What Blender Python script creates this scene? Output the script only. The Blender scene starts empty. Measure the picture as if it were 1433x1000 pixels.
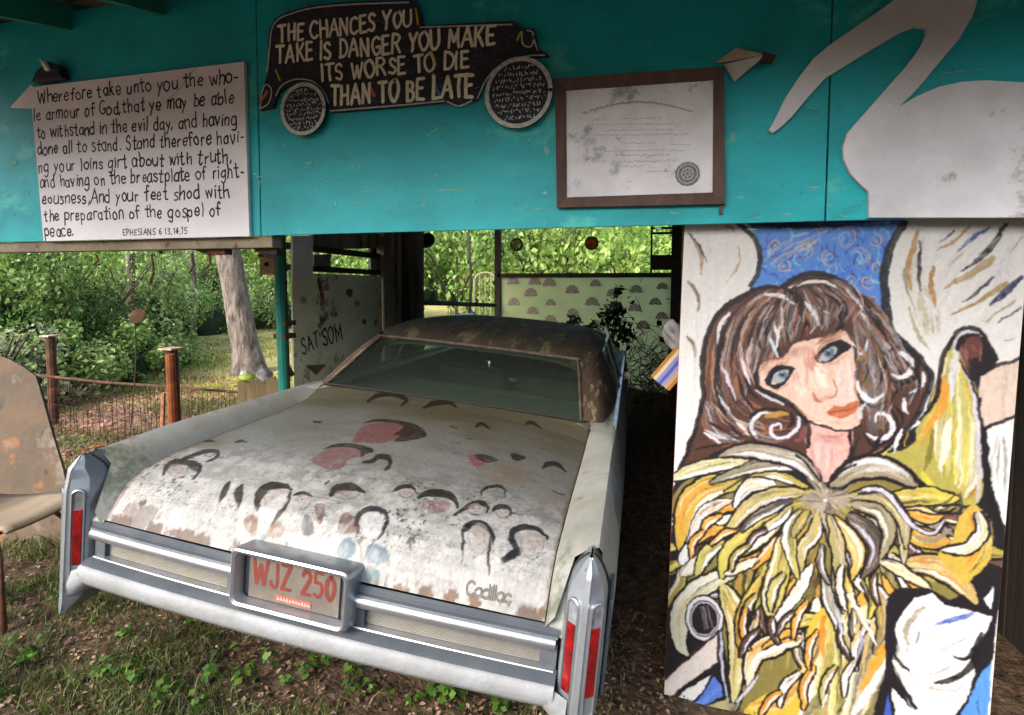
import bpy, bmesh, math, random
import numpy as np
from mathutils import Matrix, Vector, noise
random.seed(5); rng = np.random.default_rng(5)
R_ = math.radians
scn = bpy.context.scene
COL = scn.collection

# ------------------------------------------------------------------ camera
CYAW, CPIT, CROL, CF, CPY = .2555, -.0537, -.003, 741.0, 442.0
CAMP = np.array([0, 0, 1.65])
def rot3(yaw, pit, rol):
    return np.array((Matrix.Rotation(yaw, 3, 'Z') @ Matrix.Rotation(pit, 3, 'X') @ Matrix.Rotation(rol, 3, 'Y')))
CR = rot3(CYAW, CPIT, CROL)
cd = bpy.data.cameras.new('camera'); cam = bpy.data.objects.new('camera', cd); COL.objects.link(cam)
cd.sensor_width = 36; cd.lens = CF/1433*36; cd.shift_x = 0; cd.shift_y = (CPY-500)/1433
cd.clip_start = .05; cd.clip_end = 900
cam.matrix_world = Matrix.Translation(CAMP) @ Matrix(CR.tolist()).to_4x4() @ Matrix.Rotation(R_(90), 4, 'X')
scn.camera = cam

# ------------------------------------------------------------------ sky and sun
SUN_EL, SUN_AZ = R_(34), R_(205)      # azimuth of the sun, clockwise from +Y
w = bpy.data.worlds.new('World'); scn.world = w; w.use_nodes = True
nt = w.node_tree; bg = nt.nodes['Background']
sky = nt.nodes.new('ShaderNodeTexSky'); sky.sky_type = 'NISHITA'; sky.sun_disc = False
sky.sun_elevation = SUN_EL; sky.sun_rotation = SUN_AZ; sky.dust_density = 3.0; sky.air_density = 1.0; sky.ozone_density = .8
hsv = nt.nodes.new('ShaderNodeHueSaturation'); hsv.inputs['Saturation'].default_value = .95
nt.links.new(sky.outputs[0], hsv.inputs['Color']); nt.links.new(hsv.outputs[0], bg.inputs[0]); bg.inputs[1].default_value = .15
sl = bpy.data.lights.new('sun', 'SUN'); sl.energy = .9; sl.angle = R_(20); sl.color = (1, .985, .955)
so = bpy.data.objects.new('sun', sl); COL.objects.link(so)
sd = Vector((math.sin(SUN_AZ)*math.cos(SUN_EL), math.cos(SUN_AZ)*math.cos(SUN_EL), math.sin(SUN_EL)))
so.rotation_euler = (-sd).to_track_quat('-Z', 'Y').to_euler(); so.location = sd*30
vs = scn.view_settings; vs.view_transform = 'Standard'; vs.look = 'None'; vs.exposure = 1.98; vs.gamma = 1; vs.use_curve_mapping = False
scn.render.engine = 'CYCLES'

# ------------------------------------------------------------------ measuring: a point of the survey sheet cast on a plane of the place
def rayd(x, y): return CR @ np.array([(x-716.5)/CF, 1, (CPY-y)/CF])
def at(x, y, X=None, Y=None, Z=None):
    d = rayd(x, y)
    t = X/d[0] if X is not None else Y/d[1] if Y is not None else (Z-1.65)/d[2]
    return CAMP + d*t

# ------------------------------------------------------------------ helpers
def lin(h):
    if isinstance(h, str):
        c = [int(h[i:i+2], 16)/255 for i in (0, 2, 4)]
        return tuple(v/12.92 if v <= .04045 else ((v+.055)/1.055)**2.4 for v in c)
    return tuple(h)
def tag(o, label=None, cat=None, group=None, kind=None):
    if label: o['label'] = label
    if cat: o['category'] = cat
    if group: o['group'] = group
    if kind: o['kind'] = kind
    return o
def link(o, parent=None):
    COL.objects.link(o)
    if parent is not None: o.parent = parent
    return o
def empty(name, label, cat, loc=(0, 0, 0), group=None, rz=0):
    o = bpy.data.objects.new(name, None); COL.objects.link(o); o.location = loc; o.rotation_euler = (0, 0, rz)
    o.empty_display_size = .2
    return tag(o, label, cat, group)
def npmesh(name, V, F, mat=None, parent=None, smooth=False, colors=None, loc=None):
    """V (n,3); F (m,k) array or list of faces"""
    me = bpy.data.meshes.new(name)
    V = np.asarray(V, np.float32)
    if isinstance(F, np.ndarray):
        k = F.shape[1]; m = len(F)
        me.vertices.add(len(V)); me.vertices.foreach_set('co', V.ravel())
        me.loops.add(m*k); me.loops.foreach_set('vertex_index', F.astype(np.int32).ravel())
        me.polygons.add(m); me.polygons.foreach_set('loop_start', np.arange(0, m*k, k, dtype=np.int32))
        try: me.polygons.foreach_set('loop_total', np.full(m, k, dtype=np.int32))
        except Exception: pass
        me.update(calc_edges=True)
    else:
        me.from_pydata([tuple(v) for v in V.tolist()], [], [tuple(f) for f in F]); me.update()
    if smooth: me.polygons.foreach_set('use_smooth', np.ones(len(me.polygons), bool))
    if colors is not None:
        ca = me.color_attributes.new('paint', 'FLOAT_COLOR', 'POINT')
        c = np.ones((len(V), 4), np.float32); c[:, :3] = colors; ca.data.foreach_set('color', c.ravel())
    o = bpy.data.objects.new(name, me)
    if mat: me.materials.append(mat)
    link(o, parent)
    if loc is not None: o.location = loc
    return o
class MB:
    def __init__(s): s.v = []; s.f = []
    def add(s, vs_, fs):
        b = len(s.v); s.v += [tuple(float(q) for q in v) for v in vs_]; s.f += [tuple(i+b for i in f) for f in fs]; return s
    def box(s, c, d, m=None):
        x, y, z = [q/2 for q in d]
        P = [(-x,-y,-z),(x,-y,-z),(x,y,-z),(-x,y,-z),(-x,-y,z),(x,-y,z),(x,y,z),(-x,y,z)]
        if m is not None: P = [tuple(m @ Vector(p)) for p in P]
        P = [(p[0]+c[0], p[1]+c[1], p[2]+c[2]) for p in P]
        return s.add(P, [(0,3,2,1),(4,5,6,7),(0,1,5,4),(1,2,6,5),(2,3,7,6),(3,0,4,7)])
    def tube(s, path, r, n=8, cap=True):
        P = [Vector(p) for p in path]; rr = r if hasattr(r, '__len__') else [r]*len(P)
        rings = []; up = None
        for i, p in enumerate(P):
            d = (P[min(i+1, len(P)-1)]-P[max(i-1, 0)]).normalized()
            if up is None: up = Vector((0, 0, 1)) if abs(d.z) < .9 else Vector((1, 0, 0))
            a = d.cross(up).normalized(); b = a.cross(d).normalized(); up = b
            rings.append([p+(a*math.cos(t)+b*math.sin(t))*rr[i] for t in [2*math.pi*k/n for k in range(n)]])
        vs_ = [v for q in rings for v in q]; fs = []
        for i in range(len(P)-1):
            for k in range(n): fs.append((i*n+k, i*n+(k+1) % n, (i+1)*n+(k+1) % n, (i+1)*n+k))
        if cap: fs.append(tuple(range(n-1, -1, -1))); fs.append(tuple(range((len(P)-1)*n, len(P)*n)))
        return s.add(vs_, fs)
    def lathe(s, prof, n=20, m=None):
        vs_ = []; fs = []
        for r, z in prof:
            for k in range(n):
                p = Vector((r*math.cos(2*math.pi*k/n), r*math.sin(2*math.pi*k/n), z)); vs_.append(m @ p if m is not None else p)
        for i in range(len(prof)-1):
            for k in range(n): fs.append((i*n+k, i*n+(k+1) % n, (i+1)*n+(k+1) % n, (i+1)*n+k))
        return s.add(vs_, fs)
    def prism(s, pts, f0, f1):
        """closed outline pts (2d); f0/f1 map 2d -> 3d on the front and back"""
        n = len(pts); vs_ = [f0(p) for p in pts]+[f1(p) for p in pts]
        fs = [tuple(range(n)), tuple(range(2*n-1, n-1, -1))]+[(i, i+n, (i+1) % n+n, (i+1) % n) for i in range(n)]
        return s.add(vs_, fs)
    def grid(s, P, flip=False):
        """P[i][j] of points"""
        a, b = len(P), len(P[0]); fs = []
        for i in range(a-1):
            for j in range(b-1):
                q = (i*b+j, i*b+j+1, (i+1)*b+j+1, (i+1)*b+j); fs.append(q[::-1] if flip else q)
        return s.add([p for r in P for p in r], fs)
    def build(s, name, mat=None, parent=None, smooth=False, bevel=0, loc=None, auto=None):
        o = npmesh(name, s.v, s.f, mat, parent, smooth)
        if loc is not None: o.location = loc
        if bevel:
            md = o.modifiers.new('bevel', 'BEVEL'); md.width = bevel; md.segments = 2; md.limit_method = 'ANGLE'; md.angle_limit = R_(40)
        if auto:
            me = o.data
            bm = bmesh.new(); bm.from_mesh(me)
            for e in bm.edges:
                if len(e.link_faces) == 2 and e.calc_face_angle(0) > R_(auto): e.smooth = False
            for f in bm.faces: f.smooth = True
            bm.to_mesh(me); bm.free()
        return o
def fixn(o):
    bm = bmesh.new(); bm.from_mesh(o.data); bmesh.ops.recalc_face_normals(bm, faces=bm.faces); bm.to_mesh(o.data); bm.free(); return o
def smooth_path(pts, k=6, closed=False):
    P = np.array(pts, float); n = len(P)
    if n < 3: return P
    out = []
    rng_ = range(n) if closed else range(n-1)
    for i in rng_:
        p0 = P[(i-1) % n] if closed or i > 0 else 2*P[0]-P[1]
        p1 = P[i]; p2 = P[(i+1) % n]
        p3 = P[(i+2) % n] if closed or i+2 < n else 2*P[-1]-P[-2]
        for t in np.arange(k)/k:
            out.append(.5*((2*p1)+(-p0+p2)*t+(2*p0-5*p1+4*p2-p3)*t*t+(-p0+3*p1-3*p2+p3)*t**3))
    if not closed: out.append(P[-1])
    return np.array(out)

# ------------------------------------------------------------------ materials
MATS = {}
def mat(name, c1, c2=None, scale=4., rough=.75, metal=0., bump=0., bscale=60., spots=None, sscale=6., sthr=.6, ssoft=.06,
        stretch=(1, 1, 1), spec=.4, trans=0., coat=0., contrast=(.35, .65)):
    if name in MATS: return MATS[name]
    m = bpy.data.materials.new(name); m.use_nodes = True; n = m.node_tree; N = n.nodes; Lk = n.links.new
    b = N['Principled BSDF']; b.inputs['Roughness'].default_value = rough; b.inputs['Metallic'].default_value = metal
    b.inputs['Specular IOR Level'].default_value = spec; b.inputs['Coat Weight'].default_value = coat
    tc = N.new('ShaderNodeTexCoord'); mp = N.new('ShaderNodeMapping'); mp.inputs['Scale'].default_value = stretch; Lk(tc.outputs['Object'], mp.inputs[0])
    c1 = lin(c1); col = None
    b.inputs['Base Color'].default_value = (*c1, 1)
    if c2 is not None:
        t = N.new('ShaderNodeTexNoise'); t.inputs['Scale'].default_value = scale; t.inputs['Detail'].default_value = 8; t.inputs['Roughness'].default_value = .65; Lk(mp.outputs[0], t.inputs['Vector'])
        r = N.new('ShaderNodeValToRGB'); r.color_ramp.elements[0].position = contrast[0]; r.color_ramp.elements[1].position = contrast[1]
        r.color_ramp.elements[0].color = (*c1, 1); r.color_ramp.elements[1].color = (*lin(c2), 1); Lk(t.outputs[0], r.inputs[0]); col = r.outputs[0]
        rr = N.new('ShaderNodeMapRange'); rr.inputs['To Min'].default_value = max(0, rough-.1); rr.inputs['To Max'].default_value = min(1, rough+.15); Lk(t.outputs[0], rr.inputs[0]); Lk(rr.outputs[0], b.inputs['Roughness'])
    for k, (sc_, ss, thr) in enumerate(spots or []):
        t = N.new('ShaderNodeTexNoise'); t.inputs['Scale'].default_value = ss; t.inputs['Detail'].default_value = 10; t.inputs['Roughness'].default_value = .7
        mp2 = N.new('ShaderNodeMapping'); mp2.inputs['Location'].default_value = (3.1*k+1, 7.7, 2.2*k); Lk(mp.outputs[0], mp2.inputs[0]); Lk(mp2.outputs[0], t.inputs['Vector'])
        r = N.new('ShaderNodeMapRange'); r.inputs['From Min'].default_value = thr; r.inputs['From Max'].default_value = thr+ssoft; r.clamp = True; Lk(t.outputs[0], r.inputs[0])
        mx = N.new('ShaderNodeMix'); mx.data_type = 'RGBA'; Lk(r.outputs[0], mx.inputs[0])
        if col: Lk(col, mx.inputs[6])
        else: mx.inputs[6].default_value = (*c1, 1)
        mx.inputs[7].default_value = (*lin(sc_), 1); col = mx.outputs[2]
        if metal > .3:
            iv = N.new('ShaderNodeMath'); iv.operation = 'MULTIPLY_ADD'; iv.inputs[1].default_value = -metal; iv.inputs[2].default_value = metal; Lk(r.outputs[0], iv.inputs[0]); Lk(iv.outputs[0], b.inputs['Metallic'])
    if col: Lk(col, b.inputs['Base Color'])
    if bump:
        t = N.new('ShaderNodeTexNoise'); t.inputs['Scale'].default_value = bscale; t.inputs['Detail'].default_value = 6; Lk(mp.outputs[0], t.inputs['Vector'])
        bp = N.new('ShaderNodeBump'); bp.inputs['Strength'].default_value = bump; bp.inputs['Distance'].default_value = .01; Lk(t.outputs[0], bp.inputs['Height']); Lk(bp.outputs[0], b.inputs['Normal'])
    if trans:
        tr = N.new('ShaderNodeBsdfTranslucent'); ms = N.new('ShaderNodeMixShader'); ms.inputs[0].default_value = trans
        if col: Lk(col, tr.inputs[0])
        else: tr.inputs[0].default_value = (*c1, 1)
        Lk(b.outputs[0], ms.inputs[1]); Lk(tr.outputs[0], ms.inputs[2]); Lk(ms.outputs[0], N['Material Output'].inputs[0])
    MATS[name] = m; return m
def paintmat(name, rough=.6, bump=.15, grit=.12, bscale=90, spec=.35):
    m = bpy.data.materials.new(name); m.use_nodes = True; n = m.node_tree; N = n.nodes; Lk = n.links.new; b = N['Principled BSDF']
    at_ = N.new('ShaderNodeVertexColor'); at_.layer_name = 'paint'
    tc = N.new('ShaderNodeTexCoord'); t = N.new('ShaderNodeTexNoise'); t.inputs['Scale'].default_value = bscale; t.inputs['Detail'].default_value = 8; Lk(tc.outputs['Object'], t.inputs['Vector'])
    r = N.new('ShaderNodeMapRange'); r.inputs['From Min'].default_value = .3; r.inputs['From Max'].default_value = .7; r.inputs['To Min'].default_value = 1-grit; r.inputs['To Max'].default_value = 1+grit; Lk(t.outputs[0], r.inputs[0])
    mx = N.new('ShaderNodeVectorMath'); mx.operation = 'SCALE'; Lk(at_.outputs[0], mx.inputs[0]); Lk(r.outputs[0], mx.inputs['Scale']); Lk(mx.outputs[0], b.inputs['Base Color'])
    bp = N.new('ShaderNodeBump'); bp.inputs['Strength'].default_value = bump; bp.inputs['Distance'].default_value = .004; Lk(t.outputs[0], bp.inputs['Height']); Lk(bp.outputs[0], b.inputs['Normal'])
    b.inputs['Roughness'].default_value = rough; b.inputs['Specular IOR Level'].default_value = spec
    return m
def leafmat(name, ca, cb, cc, trans=.35, scale=1.2):
    m = bpy.data.materials.new(name); m.use_nodes = True; n = m.node_tree; N = n.nodes; Lk = n.links.new; b = N['Principled BSDF']
    g = N.new('ShaderNodeNewGeometry'); r = N.new('ShaderNodeValToRGB'); e = r.color_ramp.elements
    e[0].color = (*lin(ca), 1); e[1].color = (*lin(cc), 1); q = e.new(.5); q.color = (*lin(cb), 1); Lk(g.outputs['Random Per Island'], r.inputs[0])
    t = N.new('ShaderNodeTexNoise'); t.inputs['Scale'].default_value = scale; Lk(g.outputs['Position'], t.inputs['Vector'])
    mr = N.new('ShaderNodeMapRange'); mr.inputs['From Min'].default_value = .35; mr.inputs['From Max'].default_value = .65; mr.inputs['To Min'].default_value = .6; mr.inputs['To Max'].default_value = 1.35; Lk(t.outputs[0], mr.inputs[0])
    mx = N.new('ShaderNodeVectorMath'); mx.operation = 'SCALE'; Lk(r.outputs[0], mx.inputs[0]); Lk(mr.outputs[0], mx.inputs['Scale'])
    Lk(mx.outputs[0], b.inputs['Base Color']); b.inputs['Roughness'].default_value = .55; b.inputs['Specular IOR Level'].default_value = .3
    tr = N.new('ShaderNodeBsdfTranslucent'); Lk(mx.outputs[0], tr.inputs[0]); ms = N.new('ShaderNodeMixShader'); ms.inputs[0].default_value = trans
    Lk(b.outputs[0], ms.inputs[1]); Lk(tr.outputs[0], ms.inputs[2]); Lk(ms.outputs[0], N['Material Output'].inputs[0]); return m
def glassmat(name, tint, alpha, rough=.05):
    m = bpy.data.materials.new(name); m.use_nodes = True; n = m.node_tree; N = n.nodes; Lk = n.links.new
    gl = N.new('ShaderNodeBsdfGlossy'); gl.inputs['Roughness'].default_value = rough; gl.inputs[0].default_value = (.45, .5, .48, 1)
    tr = N.new('ShaderNodeBsdfTransparent'); tr.inputs[0].default_value = (*tint, 1)
    df = N.new('ShaderNodeBsdfDiffuse'); df.inputs[0].default_value = (.16, .19, .15, 1)
    lw = N.new('ShaderNodeLayerWeight'); pw = N.new('ShaderNodeMath'); pw.operation = 'POWER'; pw.inputs[1].default_value = 4; Lk(lw.outputs['Facing'], pw.inputs[0]); fr = N.new('ShaderNodeMath'); fr.operation = 'MULTIPLY_ADD'; fr.inputs[1].default_value = .6; fr.inputs[2].default_value = .05; Lk(pw.outputs[0], fr.inputs[0])
    a = N.new('ShaderNodeMixShader'); a.inputs[0].default_value = alpha; Lk(tr.outputs[0], a.inputs[1]); Lk(df.outputs[0], a.inputs[2])
    c = N.new('ShaderNodeMixShader'); Lk(fr.outputs[0], c.inputs[0]); Lk(a.outputs[0], c.inputs[1]); Lk(gl.outputs[0], c.inputs[2]); Lk(c.outputs[0], N['Material Output'].inputs[0]); return m

TEAL = mat('teal_paint', '02a3ac', '068791', 1.8, .55, bump=.12, bscale=25, spots=[('3fb0a8', 1.4, .58), ('1d7f7a', 2.6, .60), ('8fb5a8', 11, .70), ('6f6a52', 16, .73)], stretch=(1, 1, 1.6))
TEAL2 = mat('teal_trim', '0a7d6e', '1f6b5e', 6, .65, bump=.3, spots=[('3a2c20', 5, .6)])
WOODD = mat('dark_weathered_wood', '33271d', '5a4736', 9, .9, bump=.8, bscale=40, stretch=(1, 1, .15), spots=[('1a1410', 7, .58)])
WOODR = mat('raw_brown_wood', '4a3626', '2c2018', 6, .9, bump=.6, bscale=30, stretch=(.2, 1, 1))
WOODG = mat('grey_bark_wood', '857a66', '4f4536', 12, .95, bump=1, bscale=25, stretch=(1, 1, .12), spots=[('8c9070', 6, .62), ('1f1a14', 8, .6)])
BLACKW = mat('black_brown_beam', '1c1611', '2e251c', 10, .9, bump=.5)
RUST = mat('rusty_iron', '5b3c2a', '332620', 14, .9, bump=.5, spots=[('9a4e22', 8, .58)])
ORUST = mat('orange_rust_pipe', '944c20', '63351d', 9, .85, bump=.4, spots=[('40302a', 6, .6)])
CHROME = mat('dull_chrome', (.44, .46, .50), (.33, .35, .375), 9, .30, .85, bump=.08, bscale=40, spots=[('5c4a3a', 14, .64), ('8d8f8c', 30, .66)], stretch=(1, 1, 1), contrast=(.3, .7))
CHROMEF = mat('fin_chrome', (.30, .325, .35), (.20, .22, .24), 7, .42, .6, bump=.10, bscale=40, spots=[('5c4a3a', 16, .64), ('6f7678', 5, .58)], contrast=(.3, .7))
CHROMED = mat('weathered_bumper_metal', (.075, .088, .105), (.11, .12, .135), 6, .5, .4, bump=.1, spots=[('6b5138', 10, .7)])
BODY = mat('aged_white_body_paint', '8f908c', '6e6f66', 2.6, .5, bump=.12, spots=[('6c7054', 2.5, .58), ('6a4b30', 7, .63), ('55594a', 1.6, .58), ('5c4a38', 26, .66), ('b0b0aa', 12, .66)], contrast=(.3, .7))
LIP = mat('chipped_white_lip_paint', '898b91', '747775', 5, .55, bump=.25, spots=[('8b8b80', 16, .64), ('6d5038', 11, .69)])
VINYL = mat('rotten_brown_vinyl', '4c4334', '322d24', 7, .85, bump=.7, bscale=50, spots=[('6d6449', 5, .54), ('1f1712', 5, .6)], stretch=(1.6, .5, 1.6))
PILLAR = mat('peeling_tan_vinyl', '5f5140', '423629', 10, .85, bump=.8, bscale=50, spots=[('9a8a70', 7, .56), ('2a1a12', 9, .6)], stretch=(1.6, .5, .6))
BLACKR = mat('black_rubber', '14140f', '22211c', 20, .8)
DARKIN = mat('dark_interior_vinyl', '3c443e', '2c332e', 6, .7)
RED = mat('red_tail_lens', '860d11', '4a080a', 30, .15, spec=.8)
SLOT = mat('dirty_lens_recess', '7c8288', '4f5252', 20, .4)
PLYB = mat('worn_brown_board', '5f4a36', '4a4238', 3, .75, bump=.4, bscale=30, spots=[('7d5430', 4, .56), ('39322b', 7, .60), ('6f675c', 2.2, .57)])
PLYC = mat('faded_plywood', '94846e', '6c5f4e', 6, .6, bump=.2, stretch=(1, .2, 1))
WHITEB = mat('whitewashed_board', 'c9c9cc', 'b4b4b6', 3, .7, bump=.15, bscale=40, spots=[('a5a098', 20, .7)])
INK = mat('black_marker_ink', '121216', '26242a', 60, .7)
CREAMP = mat('cream_brush_paint', 'e2e0cc', 'c4c3ac', 40, .7)
CHALK = mat('chalk_white_paint', 'c3c6c4', '8a8f90', 50, .8)
BLKP = mat('faded_black_paint', '14171f', '282c38', 18, .75, bump=.2, spots=[('5a5560', 30, .66)])
FRAME = mat('walnut_frame_wood', '3c2a24', '574038', 12, .6, bump=.35, stretch=(1, 1, .3), spots=[('8b7768', 8, .66)])
BEIGE = mat('dusty_beige_paint', '837a68', '645c4c', 6, .85, bump=.3, spots=[('4c3a28', 7, .6)])
# ------------------------------------------------------------------ ground
def gz(x, y):
    x = np.asarray(x, float); y = np.asarray(y, float)
    b = .044-.0875*(np.clip(x, -2.9, .3)+1.148)
    out = .11+0*x
    k = np.clip((-x-3.2)/1.5, 0, 1); b = b*(1-k)+out*k
    far = np.clip((y-9)/12, 0, 1)*.25
    return b+far*np.clip((-x)/6, 0, 1)+.012*np.sin(x*3.1+y*1.7)+.010*np.sin(y*4.3-x*2.2)
def gzn(x, y):
    return gz(x, y)+.012*noise.noise(Vector((x*5, y*5, 0)))+.006*noise.noise(Vector((x*16, y*16, 3)))
def axis(lo, hi, a, b, fine, n):
    mid = np.arange(a, b, fine); l = a-np.geomspace(fine, a-lo, n)[::-1]; h = b+np.geomspace(fine, hi-b, n); return np.concatenate([l, mid, h])
gx = axis(-220, 220, -5, 2, .035, 40); gy = axis(-200, 260, .2, 5, .035, 40)
GX, GY = np.meshgrid(gx, gy); GZ = gz(GX, GY)
for i in range(GZ.shape[0]):
    for j in range(GZ.shape[1]):
        if -6 < GX[i, j] < 3 and 0 < GY[i, j] < 7: GZ[i, j] = gzn(GX[i, j], GY[i, j])
gv = np.stack([GX, GY, GZ], -1).reshape(-1, 3); a, b = GX.shape
I = np.arange(a*b).reshape(a, b); gf = np.stack([I[:-1, :-1], I[:-1, 1:], I[1:, 1:], I[1:, :-1]], -1).reshape(-1, 4)
lawn = np.clip((gv[:, 1]+.25*(-gv[:, 0])-6.6)/1.0, 0, 1)*np.clip((-gv[:, 0]-3.0)/.6, 0, 1)
litter = np.clip((-gv[:, 0]-3.2)/.8, 0, 1)*(1-lawn)
gcol = np.stack([lawn, litter, 0*lawn], -1)
def groundmat():
    m = bpy.data.materials.new('ground_soil'); m.use_nodes = True; n = m.node_tree; N = n.nodes; Lk = n.links.new; b = N['Principled BSDF']
    tc = N.new('ShaderNodeTexCoord'); vc = N.new('ShaderNodeVertexColor'); vc.layer_name = 'paint'; sp = N.new('ShaderNodeSeparateColor'); Lk(vc.outputs[0], sp.inputs[0])
    def ramp(scale, cols, det=8, rough=.7):
        t = N.new('ShaderNodeTexNoise'); t.inputs['Scale'].default_value = scale; t.inputs['Detail'].default_value = det; t.inputs['Roughness'].default_value = rough; Lk(tc.outputs['Object'], t.inputs['Vector'])
        r = N.new('ShaderNodeValToRGB'); e = r.color_ramp.elements; e[0].position = .3; e[1].position = .7; e[0].color = (*lin(cols[0]), 1); e[1].color = (*lin(cols[-1]), 1)
        for k, c in enumerate(cols[1:-1]): q = e.new(.3+.4*(k+1)/(len(cols)-1)); q.color = (*lin(c), 1)
        Lk(t.outputs[0], r.inputs[0]); return r.outputs[0], t.outputs[0]
    soil, h = ramp(14, ['1f1a15', '3a2f25', '544434', '6b5a48']); lawnc, h2 = ramp(1.6, ['7d7d44', 'a39a5c', 'b9ab74', '8a9048']); lit, h3 = ramp(22, ['5c4636', '8a6a55', 'a98a74', '4c5a2a'])
    m1 = N.new('ShaderNodeMix'); m1.data_type = 'RGBA'; Lk(sp.outputs[1], m1.inputs[0]); Lk(soil, m1.inputs[6]); Lk(lit, m1.inputs[7])
    m2 = N.new('ShaderNodeMix'); m2.data_type = 'RGBA'; Lk(sp.outputs[0], m2.inputs[0]); Lk(m1.outputs[2], m2.inputs[6]); Lk(lawnc, m2.inputs[7])
    Lk(m2.outputs[2], b.inputs['Base Color']); b.inputs['Roughness'].default_value = .95; b.inputs['Specular IOR Level'].default_value = .15
    bp = N.new('ShaderNodeBump'); bp.inputs['Strength'].default_value = .9; bp.inputs['Distance'].default_value = .02
    t = N.new('ShaderNodeTexNoise'); t.inputs['Scale'].default_value = 45; t.inputs['Detail'].default_value = 8; Lk(tc.outputs['Object'], t.inputs['Vector']); Lk(t.outputs[0], bp.inputs['Height']); Lk(bp.outputs[0], b.inputs['Normal'])
    return m
tag(npmesh('ground', gv, gf, groundmat(), smooth=True, colors=gcol), kind='structure')

# ------------------------------------------------------------------ leaf-like meshes
def leaves(P, Nrm, size, ratio=.55, fold=.25, rg=rng):
    """P (n,3) centres, Nrm (n,3) facing; each leaf four points folded on its rib"""
    n = len(P); s = size*(.6+.8*rg.random(n)); N_ = Nrm+.55*rg.normal(size=(n, 3)); N_ /= np.linalg.norm(N_, axis=1)[:, None]
    t = rg.normal(size=(n, 3)); t -= (t*N_).sum(1)[:, None]*N_; t /= np.linalg.norm(t, axis=1)[:, None]; q = np.cross(N_, t)
    s = s[:, None]
    a = P-t*s*.5; c = P+t*s*.5; b_ = P+q*s*ratio*.5+N_*s*fold*.5; d = P-q*s*ratio*.5+N_*s*fold*.5
    V = np.stack([a, b_, c, d], 1).reshape(-1, 3); k = np.arange(n)*4
    F = np.concatenate([np.stack([k, k+1, k+2], 1), np.stack([k, k+2, k+3], 1)]); return V, F
def blob_points(n, c, r, clumps, rg, spread=.32):
    c = np.array(c); r = np.array(r)
    d = rg.normal(size=(clumps, 3)); d /= np.linalg.norm(d, axis=1)[:, None]; d[:, 2] = np.where(d[:, 2] < -.3, -d[:, 2]*.8, d[:, 2])
    cc = d*(.55+.45*rg.random(clumps))[:, None]
    k = rg.integers(0, clumps, n); o = rg.normal(size=(n, 3)); o /= np.linalg.norm(o, axis=1)[:, None]; rad = spread*(.5+.7*rg.random(clumps))
    p = cc[k]+o*rad[k][:, None]*(.75+.3*rg.random(n))[:, None]
    return c+p*r, o*.8+np.array([0, -.15, .35])
# ------------------------------------------------------------------ the open shed
YF = 2.18
shed = empty('open_shed', 'open shed with a teal plywood front band, rafters and a patterned back wall', 'shed', (0, 0, 0))
def wfas(x, y, Y=YF):
    p = at(x, y, Y=Y); return (p[0], p[2])
FZ0, FZ1 = 1.897, 3.09
for k, (a, b) in enumerate(((-4.262, -1.825), (-1.819, .612), (.618, 3.06))):
    MB().box(((a+b)/2, YF+.008, (FZ0+FZ1)/2), (b-a, .014, FZ1-FZ0)).build('fascia_panel', TEAL, shed, bevel=.002)
def roofz(y): return 2.955+.26*(y-2.18) if y < 5.6 else 2.955+.26*3.42-.2*(y-5.6)
for x in np.arange(-4.2, 3.1, .61):   # rafters
    for (ya, yb) in ((.68, 5.6), (5.6, 9.25)):
        za, zb = roofz(ya)+.04, roofz(yb-.001 if yb == 5.6 else yb)+.04
        if ya == 5.6: za = roofz(5.601)+.04
        P = [(x-.02, ya, za), (x+.02, ya, za), (x+.02, yb, zb), (x-.02, yb, zb)]
        m = MB().add(P+[(p[0], p[1], p[2]+.13) for p in P], [(0,1,2,3),(7,6,5,4),(0,4,5,1),(1,5,6,2),(2,6,7,3),(3,7,4,0)])
        m.build('rafter', TEAL2 if ya < 2 and x < -1.3 else WOODD, shed)
ys = np.arange(.65, 9.3, .19)
for i, y in enumerate(ys):
    ym = y+.09; z = roofz(ym)+.185+.006*(i % 2); sl_ = math.atan(.26 if ym < 5.6 else -.2)
    MB().box((-.6+.01*math.sin(i*5), ym, z+.004*math.sin(i*3)), (7.6, .204, .018), Matrix.Rotation(sl_, 3, 'X')).build('roof_board', mat('roof_board_wood', '67625a', '47423b', 5, .9, bump=.5, stretch=(.2, 1, 1), spots=[('6d6a55', 4, .66)]), shed)
# beam and studs behind the fascia
MB().box((-2.75, 2.235, 1.868), (1.95, .07, .055)).build('header_beam', BEIGE, shed, bevel=.004)
MB().box((1.2, 2.32, 2.05), (6.2, .05, .16)).build('header_beam', WOODD, shed)
MB().box((-2.1, 2.235, 2.6), (4.4, .06, .09)).build('header_beam', WOODD, shed)
# nail heads on the fascia
nb = MB(); nb.lathe([(0, -.003), (.005, -.002), (.006, .0)], 8, Matrix.Rotation(R_(90), 3, 'X'))
nail0 = None
for (px, py) in ((386, 289), (468, 288), (560, 286), (667, 282), (495, 232), (648, 236), (618, 191), (1094, 261), (1175, 260), (1332, 97), (20, 300), (250, 40), (660, 20), (900, 60), (1120, 270), (1060, 200)):
    p = at(px, py, Y=YF)
    if nail0 is None: nail0 = nb.build('nail', mat('nail_iron', '2b3a36', '4b5a50', 40, .6, .4), shed); o = nail0
    else: o = nail0.copy(); link(o, shed)
    o.location = (p[0], YF-.0005, p[2])
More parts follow.
